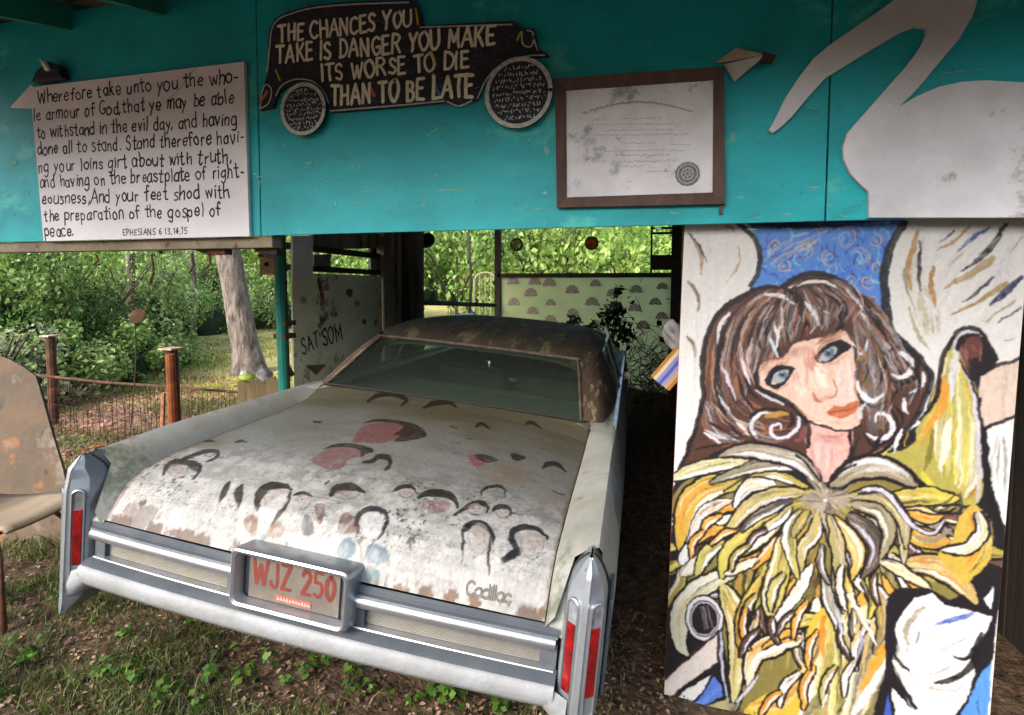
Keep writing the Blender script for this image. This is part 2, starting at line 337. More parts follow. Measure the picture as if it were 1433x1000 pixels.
# scuffs: bare patches of grey primer showing through the teal
SC = mat('scuffed_primer', '7fa79c', '3f9c90', 60, .8)
sc0 = MB()
def scuff(px, py, L, wd, ang, seed):
    r = random.Random(seed); p = at(px, py, Y=YF); pts = []
    n = 14
    for k in range(n):
        t = 2*math.pi*k/n; a = L*math.cos(t)*(.7+.5*r.random()); b = wd*math.sin(t)*(.5+.8*r.random())
        pts.append((p[0]+a*math.cos(ang)-b*math.sin(ang), p[2]+a*math.sin(ang)+b*math.cos(ang)))
    sc0.prism(pts, lambda q: (q[0], YF-.0012, q[1]), lambda q: (q[0], YF+.0005, q[1]))
for k, a in enumerate(((398, 203, .012, .006, .2), (432, 228, .02, .008, .1), (515, 268, .035, .006, 0), (632, 266, .07, .006, -.05), (606, 184, .05, .004, .5), (760, 200, .015, .008, .2), (765, 210, .01, .02, .3),
                       (740, 196, .015, .004, 0), (1026, 192, .01, .016, 0), (1138, 262, .03, .004, 0), (20, 228, .03, .012, .2), (495, 232, .012, .006, 0), (1350, 99, .09, .002, .02))): scuff(*a, k)
r9 = random.Random(19)
for k in range(110):
    py = 325-abs(r9.gauss(0, 70)); px = r9.uniform(0, 1215)
    if py > 60: scuff(px, py, r9.uniform(.003, .022), r9.uniform(.0012, .005), r9.uniform(-.3, .3) if r9.random() < .7 or py > 296 else 1.5, k+50)
sc0.build('scuff_marks', SC, shed)['kind'] = 'stuff'
# side wall on the left and its posts
XW = -2.6
def ws(px, py, X=XW): p = at(px, py, X=X); return p
y0 = ws(408, 400)[1]; y1 = ws(533, 400)[1]; y2 = ws(586, 400)[1]
zt = ws(480, 384)[2]
WALLP = mat('stained_wall_sheet', 'e0dcbc', 'c2bd9c', 2.2, .85, bump=.3, spots=[('59503a', 3, .56), ('a5a890', 5, .64), ('5c6a45', 2.2, .6)])
MB().box((XW, (y0+y1)/2, zt/2-.05), (.015, y1-y0, zt+.1)).build('wall_sheet', WALLP, shed)
def wpanel(pts, name, m, X, th=.02):
    q = [(ws(a, b, X)[1], ws(a, b, X)[2]) for a, b in pts]
    return fixn(MB().prism(q, lambda p: (X, p[0], p[1]), lambda p: (X-th, p[0], p[1])).build(name, m, shed))
MB().box((XW-.03, (y0+y1)/2, ws(480, 352)[2]), (.05, y1-y0, .05)).build('wall_rail', BLACKW, shed)
MB().box((XW-.03, (y0+y1)/2, ws(480, 378)[2]), (.05, y1-y0, .045)).build('wall_rail', BLACKW, shed)
wpanel([(438, 327), (530, 325), (530, 347), (438, 349)], 'wall_board', WOODG, XW-.045)
wpanel([(440, 356), (463, 355), (463, 377), (440, 378)], 'wall_board', mat('grey_board', '7d7a70', '605c50', 8, .8), XW-.05)
wpanel([(519, 355), (530, 355), (530, 377), (519, 377)], 'wall_board', mat('pale_board', 'a8a69c', '86837a', 8, .8), XW-.05)
wpanel([(410, 330), (438, 329), (438, 386), (410, 385)], 'cream_board', mat('whitewashed_post', 'dadad8', 'b8b8b2', 5, .7, bump=.1), XW+.03)
wpanel([(430, 511), (457, 510), (443, 524)], 'bracket', mat('tan_bracket', '6b5a3c', '544730', 9, .8), XW+.02, .03)
# writing on the side wall sheet is added with the lettering below
# dark rough posts
for k, (a, b) in enumerate(((534, 545), (546, 556), (557, 568), (569, 583))):
    ya, yb = ws(a, 400)[1], ws(b, 400)[1]
    MB().tube([(XW+.03*math.sin(k*2.3), (ya+yb)/2, -.1), (XW+.02*math.sin(k*4), (ya+yb)/2+.01, 1.2), (XW, (ya+yb)/2, 3.2)], [abs(yb-ya)*.56]*3, 9).build('rough_post', WOODG if k != 2 else WOODD, shed)
fixn(MB().box((XW-.12, (y1+y2)/2, 1.55), (.03, y2-y1, 3.3)).build('wall_board', WOODD, shed))
# teal post, slightly out of plumb, with rusty brackets
pa = ws(388, 300, -2.55); pb = ws(397, 545, -2.55)
MB().tube([(-2.55, pa[1]-.02, 2.9), (-2.55, pa[1], pa[2]), (-2.55, pb[1], pb[2]), (-2.55, pb[1]+.02, 0)], .036, 10).build('teal_post', TEAL2, shed)
MB().tube([(-2.6, pa[1]+.07, 2.9), (-2.6, pb[1]+.09, 0)], .04, 8).build('rough_post', WOODD, shed)
for py in (452, 470):
    q = ws(396, py, -2.55); MB().box((q[0], q[1]+.02, q[2]), (.10, .12, .035)).build('bracket', RUST, shed, bevel=.003)
wpanel([(399, 512), (404, 508), (413, 524), (408, 527)], 'bracket', RUST, -2.52, .03)
# back wall
YB = 8.97
xc = -2.6; xr = at(940, 385, Y=YB)[0]; zr = at(820, 385, Y=YB)[2]
MB().box((xc, YB, 1.5), (.1, .1, 3.2)).build('corner_post', BLACKW, shed)
MB().box(((xc+xr)/2, YB-.02, zr), (xr-xc, .06, .075)).build('window_rail', BLACKW, shed)
q1 = ws(587, 423); q2 = ws(693, 427)
fixn(MB().tube([(XW, q1[1], q1[2]), (XW, q2[1], q2[2])], .035, 6).build('window_rail', BLACKW, shed))
MB().box((xr+.07, YB, 1.5), (.16, .12, 3.2)).build('corner_post', BLACKW, shed)
p = at(912, 380, Y=YB)
for py in (319, 326): z = at(925, py, Y=YB)[2]; MB().box(((p[0]+xr)/2, YB, z), (xr-p[0], .03, .035)).build('window_slat', BLACKW, shed)
z = at(925, 367, Y=YB)[2]; MB().box(((p[0]+xr)/2, YB, z), (xr-p[0], .05, .24)).build('window_board', BLACKW, shed)
MB().box((p[0]-.01, YB, zr+.5), (.03, .03, 1.0)).build('window_slat', BLACKW, shed)
MB().box((-1.1, YB, 2.78), (3.2, .05, .14)).build('header_beam', BLACKW, shed)
SHEET = mat('pale_green_plastic_sheet', 'c4c68c', 'b0ba80', 1.2, .7, bump=.1, trans=.5, spots=[('b9b48c', 3, .62)])
sheet = MB().grid([[(xc+.06+(xr-xc-.06)*i/24, YB+.01+.012*math.sin(i*1.1+j), zr*j/12-.1*(j == 0)) for i in range(25)] for j in range(13)]).build('patterned_sheet', SHEET, shed, smooth=True)
FAN = mat('mauve_fan_print', '7d6f66', '8f857a', 30, .8)
fb = MB()
for (px, py) in ((717, 395), (748, 396), (768, 398), (800, 408), (718, 425), (742, 412), (770, 425), (745, 437), (770, 450), (801, 440), (828, 425), (833, 398), (857, 412), (860, 428), (890, 407), (888, 433), (927, 402), (917, 424), (926, 444), (900, 458), (740, 465), (835, 455), (715, 455), (790, 460), (770, 476), (865, 450)):
    q = at(px, py, Y=YB-.04); r = .105*(.85+.25*random.random()); n = 13
    for s in range(6):
        a0 = math.pi*(s+.06)/6; a1 = math.pi*(s+.94)/6
        r_ = r; P = [(q[0]+r*.2*math.cos(a0), q[2]+r*.16*math.sin(a0)-.03), (q[0]+r*math.cos(a0), q[2]+r*1.25*math.sin(a0)-.03), (q[0]+r*1.06*math.cos((a0+a1)/2), q[2]+r*1.33*math.sin((a0+a1)/2)-.03), (q[0]+r*math.cos(a1), q[2]+r*1.25*math.sin(a1)-.03), (q[0]+r*.2*math.cos(a1), q[2]+r*.16*math.sin(a1)-.03)]
        fb.prism(P, lambda p: (p[0], YB-.012, p[1]), lambda p: (p[0], YB-.006, p[1]))
o = fb.build('fan_print', FAN, sheet); o['kind'] = 'stuff'
# right wall of vertical boards, and the far right wall
RW = mat('dark_side_boards', '30261f', '1c1612', 6, .95, bump=.6, stretch=(1, 1, .15), spots=[('4a3a2c', 7, .62)])
k = 0
for y in np.arange(2.4, 9.2, .2):
    MB().box((1.75+.006*math.sin(k*3), y, 1.45), (.02, .19, 3.3)).build('wall_plank', RW, shed); k += 1
for x in np.arange(xr+.25, 1.72, .2):
    MB().box((x, YB+.006*math.sin(k*2), 1.45), (.19, .02, 3.1)).build('wall_plank', RW, shed); k += 1
for (x, y) in ((-4.2, 2.27), (1.62, 2.3)):
    MB().box((x, y, 1.5), (.09, .09, 3.0)).build('post', WOODD, shed)
MB().box((-.6, 5.6, 3.72), (7.2, .06, .14)).build('ridge_beam', WOODD, shed)
# glass discs hung in the back opening
for (px, py, c, lab) in ((723, 342, (.12, .25, .01), 'green glass disc hanging in the back window'), (828, 340, (.45, .14, .01), 'amber glass disc hanging in the back window'), (597, 336, (.015, .012, .01), 'dark round disc hanging beside the rough posts')):
    if px == 597: q = ws(px, py, XW+.06)
    else: q = at(px, py, Y=YB-.08)
    r = .115 if px > 600 else .10
    t = empty('hanging_disc', lab, 'hanging disc', q)
    m = mat('disc_'+lab.split()[0], c, tuple(v*.5 for v in c), 9, .2, trans=.5)
    mm = Matrix.Rotation(R_(90 if px > 600 else 60), 3, 'X')
    MB().lathe([(0, .01), (r*.6, .006), (r*.8, .015), (r*.8, -.015), (r*.6, -.006), (0, -.01)], 20, mm).build('glass_disc', m, t, smooth=True)
    MB().lathe([(r*.8, .02), (r, .015), (r, -.015), (r*.8, -.02), (r*.8, .02)], 20, mm).build('rim', BLACKW, t, smooth=True)
    MB().tube([(0, 0, r), (0, 0, r+.35)], .004, 5).build('wire', BLACKW, t)

# ------------------------------------------------------------------ stroke lettering
G = {}
def gl(ch, w, *strokes): G[ch] = (w, [[tuple(map(float, p.split(','))) for p in s.split()] for s in strokes])
gl('a', .5, '.44,.55 .25,.6 .06,.4 .08,.12 .25,0 .42,.15 .44,.55', '.44,.58 .44,.1 .5,0')
gl('b', .5, '.06,1 .06,0', '.06,.45 .28,.6 .46,.4 .42,.1 .2,0 .06,.1')
gl('c', .45, '.42,.5 .25,.6 .06,.4 .06,.15 .25,0 .44,.1')
gl('d', .5, '.44,1 .44,0', '.44,.5 .24,.6 .06,.38 .08,.1 .28,0 .44,.14')
gl('e', .46, '.08,.3 .42,.34 .38,.55 .22,.6 .06,.4 .07,.12 .24,0 .43,.12')
gl('f', .36, '.38,.92 .26,1 .16,.85 .16,0', '.0,.58 .34,.6')
gl('g', .5, '.44,.52 .25,.6 .06,.4 .1,.1 .28,.02 .44,.2', '.44,.58 .44,-.2 .28,-.36 .08,-.26')
gl('h', .5, '.07,1 .07,0', '.07,.4 .28,.6 .42,.5 .44,0')
gl('i', .16, '.08,.58 .08,0', '.08,.78 .085,.82')
gl('k', .42, '.07,1 .07,0', '.36,.6 .07,.28', '.16,.36 .4,0')
gl('l', .16, '.08,1 .08,0')
gl('m', .72, '.06,.58 .06,0', '.06,.42 .2,.6 .34,.5 .35,0', '.35,.42 .5,.6 .64,.5 .66,0')
gl('n', .48, '.06,.58 .06,0', '.06,.4 .26,.6 .4,.5 .42,0')
gl('o', .5, '.25,.6 .06,.42 .07,.15 .25,0 .43,.15 .44,.42 .25,.6')
gl('p', .5, '.07,.58 .07,-.36', '.07,.44 .28,.6 .45,.4 .42,.12 .24,.02 .07,.14')
gl('r', .38, '.07,.58 .07,0', '.07,.38 .22,.58 .36,.56')
gl('s', .42, '.38,.52 .22,.6 .08,.5 .14,.36 .3,.28 .38,.14 .24,0 .05,.08')
gl('t', .38, '.18,.9 .18,.1 .26,0 .36,.05', '.0,.6 .36,.62')
gl('u', .5, '.06,.58 .07,.15 .2,0 .38,.1 .44,.3', '.44,.58 .44,0')
gl('v', .46, '.04,.58 .22,0', '.22,0 .42,.58')
gl('w', .66, '.04,.58 .18,0', '.18,0 .33,.5', '.33,.5 .48,0', '.48,0 .62,.58')
gl('x', .44, '.05,.58 .4,0', '.4,.58 .05,0'); gl('y', .46, '.05,.58 .24,.12', '.44,.58 .24,.1 .06,-.36')
gl(' ', .3); gl('-', .34, '.05,.34 .3,.34'); gl(',', .18, '.1,.06 .03,-.14'); gl('.', .16, '.07,.03 .09,.0')
gl('A', .66, '.02,0 .32,1', '.32,1 .62,0', '.14,.36 .52,.38'); gl('B', .56, '.07,1 .07,0', '.07,1 .36,.96 .42,.75 .3,.56 .07,.54', '.07,.54 .4,.48 .48,.26 .36,.04 .07,0')
gl('C', .58, '.52,.86 .34,1 .12,.82 .06,.45 .16,.1 .36,0 .54,.14'); gl('D', .6, '.08,1 .08,0', '.08,1 .36,.92 .54,.6 .5,.24 .3,.02 .08,0')
gl('E', .5, '.07,1 .07,0', '.07,1 .46,.98', '.07,.52 .4,.54', '.07,0 .48,.02'); gl('G', .62, '.54,.86 .34,1 .12,.82 .06,.45 .18,.08 .38,0 .56,.16 .56,.42', '.34,.42 .58,.43')
gl('H', .6, '.07,1 .07,0', '.53,1 .53,0', '.07,.5 .53,.52'); gl('I', .18, '.09,1 .09,0'); gl('J', .44, '.38,1 .38,.2 .26,0 .06,.1 .04,.22')
gl('K', .56, '.07,1 .07,0', '.5,1 .07,.46', '.2,.58 .52,0'); gl('L', .48, '.07,1 .07,0', '.07,0 .46,.02'); gl('M', .74, '.06,0 .1,1', '.1,1 .36,.3', '.36,.3 .62,1', '.62,1 .68,0')
gl('N', .6, '.07,0 .07,1', '.07,1 .53,0', '.53,0 .53,1'); gl('O', .64, '.32,1 .1,.8 .06,.42 .2,.06 .36,0 .54,.22 .58,.6 .46,.92 .32,1'); gl('P', .52, '.07,1 .07,0', '.07,1 .36,.96 .46,.74 .34,.52 .07,.5')
gl('R', .58, '.07,1 .07,0', '.07,1 .36,.96 .46,.76 .34,.54 .07,.52', '.24,.52 .54,0'); gl('S', .52, '.46,.86 .3,1 .1,.86 .12,.62 .34,.48 .48,.28 .34,.02 .06,.12')
gl('T', .58, '.29,1 .29,0', '.02,.98 .56,1'); gl('U', .6, '.07,1 .08,.25 .28,0 .48,.16 .53,.4 .53,1'); gl('W', .82, '.03,1 .2,0', '.2,0 .4,.8', '.4,.8 .58,0', '.58,0 .78,1'); gl('Y', .56, '.04,1 .28,.5', '.54,1 .28,.5', '.28,.5 .26,0')
gl('Z', .54, '.06,1 .5,1', '.5,1 .05,0', '.05,0 .52,.02')
gl('0', .52, '.26,1 .08,.75 .07,.3 .24,0 .42,.25 .45,.7 .26,1'); gl('1', .3, '.08,.8 .18,1 .18,0'); gl('2', .52, '.06,.78 .22,1 .42,.86 .4,.6 .06,0', '.06,0 .48,.02'); gl('3', .5, '.08,.88 .28,1 .42,.8 .22,.54 .44,.34 .3,.02 .06,.12')
gl('4', .52, '.36,1 .05,.35 .48,.37', '.36,1 .36,0'); gl('5', .5, '.44,1 .12,1 .1,.58', '.1,.58 .34,.6 .46,.34 .3,.02 .06,.1'); gl('6', .5, '.4,.96 .14,.7 .07,.3 .24,0 .43,.2 .3,.48 .08,.34'); gl('G ', .1)
def text_w(s, sp=.12): return sum(G[c][0]+sp for c in s)-sp
def letter(mb, s, fmap, x0, y0, x1, y1, h, thick, jit=.03, sp=.12, seed=0, lift=0.):
    """brush lettering between two baseline points of a plane; fmap (u, v, layer) -> 3d"""
    r = random.Random(seed); L = math.hypot(x1-x0, y1-y0); ax = ((x1-x0)/L, (y1-y0)/L); ay = (-ax[1], ax[0]); kx = L/text_w(s, sp)
    cx = 0; lay = 0
    for ch in s:
        w_, st = G[ch]; jx = r.uniform(-jit, jit); jy = r.uniform(-jit, jit); jr = r.uniform(-jit, jit)*1.2; js = 1+r.uniform(-jit, jit)*2
        for q in st:
            q = [(a+r.gauss(0, jit*.45), b+r.gauss(0, jit*.45)) for a, b in q]
            if len(q) == 2: q = [q[0], ((q[0][0]+q[1][0])/2+r.gauss(0, jit*.5), (q[0][1]+q[1][1])/2), q[1]]
            P = smooth_path(q, 5)
            pts = []
            for (u, v) in P:
                uu = (cx+(u-w_/2)*js+w_/2+jx+v*jr)*kx; vv = (v*js+jy)*h; pts.append((x0+ax[0]*uu+ay[0]*vv, y0+ax[1]*uu+ay[1]*vv))
            lay += 1
            ribbon(mb, pts, thick*r.uniform(.85, 1.12), fmap, (lay % 5)*.00006+lift)
        cx += w_+sp
def ribbon(mb, pts, th, fmap, lz=0., ends=True):
    P = np.array(pts); n = len(P)
    if n < 2: return
    D = np.gradient(P, axis=0); D /= np.maximum(np.linalg.norm(D, axis=1), 1e-9)[:, None]; Nn = np.stack([-D[:, 1], D[:, 0]], 1)
    ww = np.full(n, th/2); vs_ = []; A = P+Nn*ww[:, None]; B = P-Nn*ww[:, None]
    s0 = P[0]-D[0]*th*.42; s1 = P[-1]+D[-1]*th*.42
    A = np.vstack([s0+Nn[0]*th*.25, A, s1+Nn[-1]*th*.25]); B = np.vstack([s0-Nn[0]*th*.25, B, s1-Nn[-1]*th*.25]); m = len(A)
    vs_ = [fmap(a[0], a[1], lz) for a in A]+[fmap(a[0], a[1], lz) for a in B]
    mb.add(vs_, [(i, i+1, m+i+1, m+i) for i in range(m-1)])
# ------------------------------------------------------------------ things fixed on the teal front
def fm(Y): return lambda u, v, l: (u, Y-.0006-l, v)
def plank_outline(pts, name, m, parent, Y0, th, k=1, closed_smooth=False, bevel=.001):
    q = [wfas(*p, Y=Y0) for p in pts]
    if closed_smooth: q = [tuple(a) for a in smooth_path(q, 6, True)]
    ar = sum(q[i][0]*q[(i+1) % len(q)][1]-q[(i+1) % len(q)][0]*q[i][1] for i in range(len(q)))
    if ar < 0: q = q[::-1]
    o = MB().prism(q, lambda p: (p[0], Y0, p[1]), lambda p: (p[0], Y0+th, p[1])).build(name, m, parent)
    return fixn(o)
# verse sign
YV = YF-.02
vs_sign = empty('verse_sign', 'white board with a handwritten black verse on the left of the teal front', 'sign', (0, 0, 0))
VB = mat('verse_board_white', 'd9d8df', 'c6c5cc', 2, .7, bump=.1, spots=[('a58f70', 4, .7)])
plank_outline([(42, 122), (341, 86), (349, 330), (61, 337)], 'board', VB, vs_sign, YV, .018)
tb = MB()
V9 = [("Wherefore take unto you the who-", 53, 145, 334, 114), ("le armour of God,that ye may be able", 48, 169, 327, 144), ("to withstand in the evil day, and having", 52, 193, 331, 174),
      ("done all to stand. Stand therefore havi-", 53, 216, 341, 199), ("ng your loins girt about with truth,", 54, 241, 325, 226), ("and having on the breastplate of right-", 56, 263, 341, 248),
      ("eousness,And your feet shod with", 59, 286, 322, 276), ("the preparation of the gospel of", 62, 309, 309, 301), ("peace.", 63, 331, 104, 329)]
gl('F', .5, '.07,1 .07,0', '.07,1 .46,.98', '.07,.54 .4,.55')
for k, (s, a, b, c, d) in enumerate(V9):
    p0 = wfas(a, b, YV); p1 = wfas(c, d, YV)
    tb = MB(); letter(tb, s, fm(YV), p0[0], p0[1], p1[0], p1[1], .066, .0085, seed=k, jit=.055); tb.build('text_line', INK, vs_sign)['kind'] = 'stuff'
tb = MB(); p0 = wfas(172, 329, YV); p1 = wfas(262, 327, YV); letter(tb, 'EPHESIANS 6 13,14,15', fm(YV), *p0, *p1, .03, .005, seed=11, jit=.05)
tb.build('text_line', INK, vs_sign)['kind'] = 'stuff'
tb = MB()
ribbon(tb, [wfas(*p, Y=YV) for p in ((276, 93), (262, 108), (254, 122), (232, 143))], .002, fm(YV), .0004)
tb.build('crack', INK, vs_sign)
# little pointed white board end beside it
t = plank_outline([(14, 150), (43, 118), (60, 130), (58, 152)], 'pointed_board', VB, None, YF-.012, .012); tag(t, 'small white pointed board end sticking out behind the left verse sign', 'board')
# bare lamp
lm = empty('outdoor_lamp', 'small dark lamp with a bare white bulb above the verse sign', 'lamp', (0, 0, 0))
q = wfas(50, 112, YF-.03); q2 = wfas(82, 96, YF-.03)
fixn(MB().prism([wfas(*p, Y=YF-.03) for p in ((49, 116), (56, 100), (72, 87), (86, 93), (91, 110), (70, 114))], lambda p: (p[0], YF-.05, p[1]), lambda p: (p[0], YF-.002, p[1])).build('lamp_hood', BLKP, lm, bevel=.006))
MB().tube([(wfas(79, 90)[0], YF-.07, wfas(79, 90)[1]), (wfas(87, 104)[0], YF-.07, wfas(87, 104)[1])], [.011, .014], 12).build('bulb', mat('white_bulb', 'd9d8cc', rough=.3), lm, smooth=True)
# folded pointed fixture on the right
t = empty('pointed_fixture', 'beige folded sheet pointing right beside the framed certificate', 'fixture', (0, 0, 0))
FB = mat('beige_folded_sheet', 'b3a78e', '8f8570', 6, .7); FB2 = mat('pale_folded_sheet', 'b4b7b6', '9aa09a', 8, .7)
def tri(pts, name, m, Ya, Yb, Yc, par):
    Ys = (Ya, Yb, Yc); v = [(wfas(*p)[0], y, wfas(*p)[1]) for p, y in zip(pts, Ys)]
    fixn(MB().add(v+[(a, b+.01, c) for a, b, c in v], [(0,1,2),(5,4,3),(0,3,4,1),(1,4,5,2),(2,5,3,0)]).build(name, m, par))
tri(((1000, 90), (1029, 70), (1068, 84)), 'upper_flap', FB, YF-.012, YF-.02, YF-.05, t)
tri(((1012, 92), (1068, 84), (1027, 116)), 'lower_flap', FB2, YF-.012, YF-.05, YF-.02, t)
fixn(MB().prism([(1063, 80), (1082, 86), (1078, 93), (1063, 92)], lambda p: (wfas(*p)[0], YF-.055, wfas(*p)[1]), lambda p: (wfas(*p)[0], YF-.02, wfas(*p)[1])).build('tip', RUST, t))
# car-shaped sign
cs = empty('car_shaped_sign', 'black car silhouette sign with cream hand-painted warning and two round wheels', 'sign', (0, 0, 0))
YS = YF-.02
body = [(371, 115), (376, 95), (375, 60), (377, 40), (385, 25), (402, 16), (437, 7), (490, 2), (574, -1), (583, 5), (588, 20), (590, 36), (650, 32), (720, 29), (728, 39), (747, 40), (750, 50), (752, 66), (768, 78), (735, 80), (715, 83), (700, 89), (686, 102), (674, 122), (668, 139), (652, 143), (640, 147), (620, 143), (560, 149), (462, 157), (458, 142), (450, 128), (440, 120), (420, 116), (400, 120), (388, 130), (382, 150), (364, 154), (362, 144), (366, 128)]
plank_outline(body, 'sign_board', BLKP, cs, YS, .018)
ob = MB(); inset = [(374, 100), (378, 60), (380, 42), (388, 28), (404, 20), (437, 11), (490, 6), (572, 3)]
ribbon(ob, [wfas(*p, Y=YS) for p in smooth_path(inset, 4)], .007, fm(YS))
for arc in ([(588, 38), (650, 36), (716, 34)], [(386, 134), (394, 120), (412, 111), (436, 113), (452, 126), (460, 144)], [(398, 150), (402, 132), (414, 124), (432, 124), (444, 134), (448, 148)], [(668, 138), (680, 112), (696, 94), (716, 84), (740, 78), (762, 77)],
            [(660, 141), (642, 148), (626, 142)], [(364, 152), (366, 132), (372, 118), (380, 126), (376, 144), (364, 152)], [(462, 155), (560, 147), (622, 141)], [(730, 44), (732, 62), (744, 64), (746, 46), (738, 42)], [(745, 48), (752, 70)], [(682, 118), (694, 100), (712, 92), (734, 90)]):
    ribbon(ob, [wfas(*p, Y=YS) for p in smooth_path(arc, 5)], .006, fm(YS), .0002)
ob.build('chalk_outline', CHALK, cs)
gb = MB()   # greyish scumble strokes
r = random.Random(4)
for k in range(420):
    x = r.uniform(380, 735); y = r.uniform(12, 150)
    if y < 42 and x > 580: continue
    if y > 100 and (x > 665 or x < 462): continue
    L = r.uniform(3, 9); a = r.uniform(-.5, .9); ribbon(gb, [wfas(x, y, YS), wfas(x+L*math.cos(a), y+L*math.sin(a), YS)], r.uniform(.0015, .003), fm(YS), .0001)
gb.build('scumble_strokes', mat('grey_scumble', '5d5864', '453f4c', 60, .8), cs)['kind'] = 'stuff'
lb = MB()
for k, (s, a, b, c, d, h, th) in enumerate((("THE CHANCES YOU", 390, 59, 577, 37, .072, .0125), ("TAKE IS DANGER YOU MAKE", 387, 88, 692, 62, .076, .0130), ("ITS WORSE TO DIE", 450, 113, 656, 94, .070, .0125), ("THAN TO BE LATE", 463, 147, 662, 135, .088, .0150))):
    lb = MB(); p0 = wfas(a, b, YS); p1 = wfas(c, d, YS); letter(lb, s, fm(YS), *p0, *p1, h, th, seed=k+30, jit=.035, sp=.1, lift=.0006); lb.build('text_line', CREAMP, cs)['kind'] = 'stuff'
ab = MB()
for k, arc in enumerate(([(582, 12), (585, 34)], [(604, 72), (610, 90)], [(386, 98), (392, 112)], [(724, 56), (728, 46)])): ribbon(ab, [wfas(*p, Y=YS) for p in arc], .008, fm(YS), .0012)
ab.build('yellow_dabs', mat('ochre_yellow_paint', 'b9a32c'), cs)
bb = MB(); ribbon(bb, [wfas(*p, Y=YS) for p in ((606, 104), (610, 124), (618, 136))], .014, fm(YS), .0004); bb.build('blue_dab', mat('blue_paint', '3c66a0'), cs)
PINKD = mat('pink_red_paint', 'a85a50'); pb = MB(); ribbon(pb, [wfas(*p, Y=YS) for p in ((516, 118), (524, 134))], .014, fm(YS), .0004); pb.build('pink_dab', PINKD, cs); pb = MB(); ribbon(pb, [wfas(*p, Y=YS) for p in ((366, 140), (374, 128))], .014, fm(YS), .0004); pb.build('pink_dab', PINKD, cs)
for (px, py, rx) in ((423.5, 152, .118), (725, 129, .142)):
    c = wfas(px, py, YS-.02); n = 30
    wd = fixn(MB().prism([(c[0]+rx*math.cos(2*math.pi*i/n), c[1]+rx*math.sin(2*math.pi*i/n)) for i in range(n)], lambda p: (p[0], YS-.018, p[1]), lambda p: (p[0], YS-.001, p[1])).build('wheel_disc', BLKP, cs))
    m = MB(); ribbon(m, [(c[0]+(rx-.008)*math.cos(2*math.pi*i/n), c[1]+(rx-.008)*math.sin(2*math.pi*i/n)) for i in range(n+1)], .018, fm(YS-.018)); m.build('rim_line', CHALK, wd)
    m = MB(); r = random.Random(int(px))
    for row in range(9):      # tiny illegible hand writing
        z = c[1]+rx*(.70-.175*row); hw = math.sqrt(max(0, (rx*.86)**2-(z-c[1])**2)); x = c[0]-hw*.9
        while x < c[0]+hw*.85:
            k = r.randint(2, 3)
            ribbon(m, [(x+r.uniform(0, .012), z+r.uniform(-.009, .009)) for _ in range(k)], .0038, fm(YS-.018), .0002*r.random()); x += r.uniform(.008, .014)
    m.build('tiny_writing', CHALK, wd)['kind'] = 'stuff'
# framed certificate
fr = empty('framed_certificate', 'faded certificate with a round seal in a dark wooden frame', 'framed certificate', (0, 0, 0))
out = [wfas(*p, Y=YF-.03) for p in ((776, 109), (1013, 92), (1015, 285), (779, 290))]; inn = [wfas(*p, Y=YF-.03) for p in ((791, 124), (999, 109), (998, 268), (792, 275))]
for i in range(4):
    j = (i+1) % 4; a, b, c, d = out[i], out[j], inn[j], inn[i]
    if i % 2: 
        pass
    v = [(a[0], YF-.028, a[1]), (b[0], YF-.028, b[1]), (c[0], YF-.016, c[1]), (d[0], YF-.016, d[1]), (a[0], YF-.001, a[1]), (b[0], YF-.001, b[1]), (c[0], YF-.001, c[1]), (d[0], YF-.001, d[1])]
    fixn(MB().add(v, [(0,1,2,3),(7,6,5,4),(0,4,5,1),(1,5,6,2),(2,6,7,3),(3,7,4,0)]).build('frame_rail', FRAME, fr, bevel=.0015))
nx, nz = 40, 30; P = []
for j in range(nz+1):
    row = []
    for i in range(nx+1):
        u, v = i/nx, j/nz; a = (1-u)*(1-v); b = u*(1-v); c = u*v; d = (1-u)*v
        x = a*inn[3][0]+b*inn[2][0]+c*inn[1][0]+d*inn[0][0]; z = a*inn[3][1]+b*inn[2][1]+c*inn[1][1]+d*inn[0][1]
        row.append((x, YF-.008+.0022*noise.noise(Vector((x*9, z*9, 1))), z))
    P.append(row)
MB().grid(P).build('paper', mat('wrinkled_paper', 'd4d5da', 'bcbdc4', 4, .6, bump=.5, bscale=18, spots=[('94949c', 5, .55), ('a59c90', 9, .64)]), fr, smooth=True)
m = MB(); r = random.Random(8)
FC = lambda u, v, l: (u, YF-.0115-l, v)
def wp(x, y): return wfas(x, y, YF-.01)
for i in range(34):      # arched heading of little strokes
    x = 815+150*i/33; y = 161-16*math.sin(math.pi*(i+2)/36)-(i/33)*4; ribbon(m, [wp(x, y), wp(x+2.5, y-3+r.random()*3), wp(x+4, y+1)], .003, FC)
for row, (xa, xb, y) in enumerate(((870, 925, 166), (835, 950, 174), (848, 945, 182), (830, 960, 189), (868, 918, 200), (938, 965, 202), (840, 958, 211), (862, 935, 217), (858, 945, 226), (866, 900, 233), (905, 955, 240))):
    x = xa
    while x < xb: ribbon(m, [wp(x, y+r.uniform(-1, 1)), wp(x+r.uniform(1.5, 4), y+r.uniform(-1.5, 1.5)-(x-xa)*.02)], .0016, FC, .0001); x += r.uniform(3, 5)
m.build('faint_print', mat('faded_print_ink', '55555f', '74747e', 30, .8), fr)['kind'] = 'stuff'
c = wp(962, 243); n = 28
sl2 = fixn(MB().prism([(c[0]+.044*(1+.05*(i % 2))*math.cos(2*math.pi*i/n), c[1]+.044*(1+.05*(i % 2))*math.sin(2*math.pi*i/n)) for i in range(n)], lambda p: (p[0], YF-.0135, p[1]), lambda p: (p[0], YF-.009, p[1])).build('seal', mat('seal_grey', '6c7278', '4b5056', 60, .5), fr))
m = MB(); 
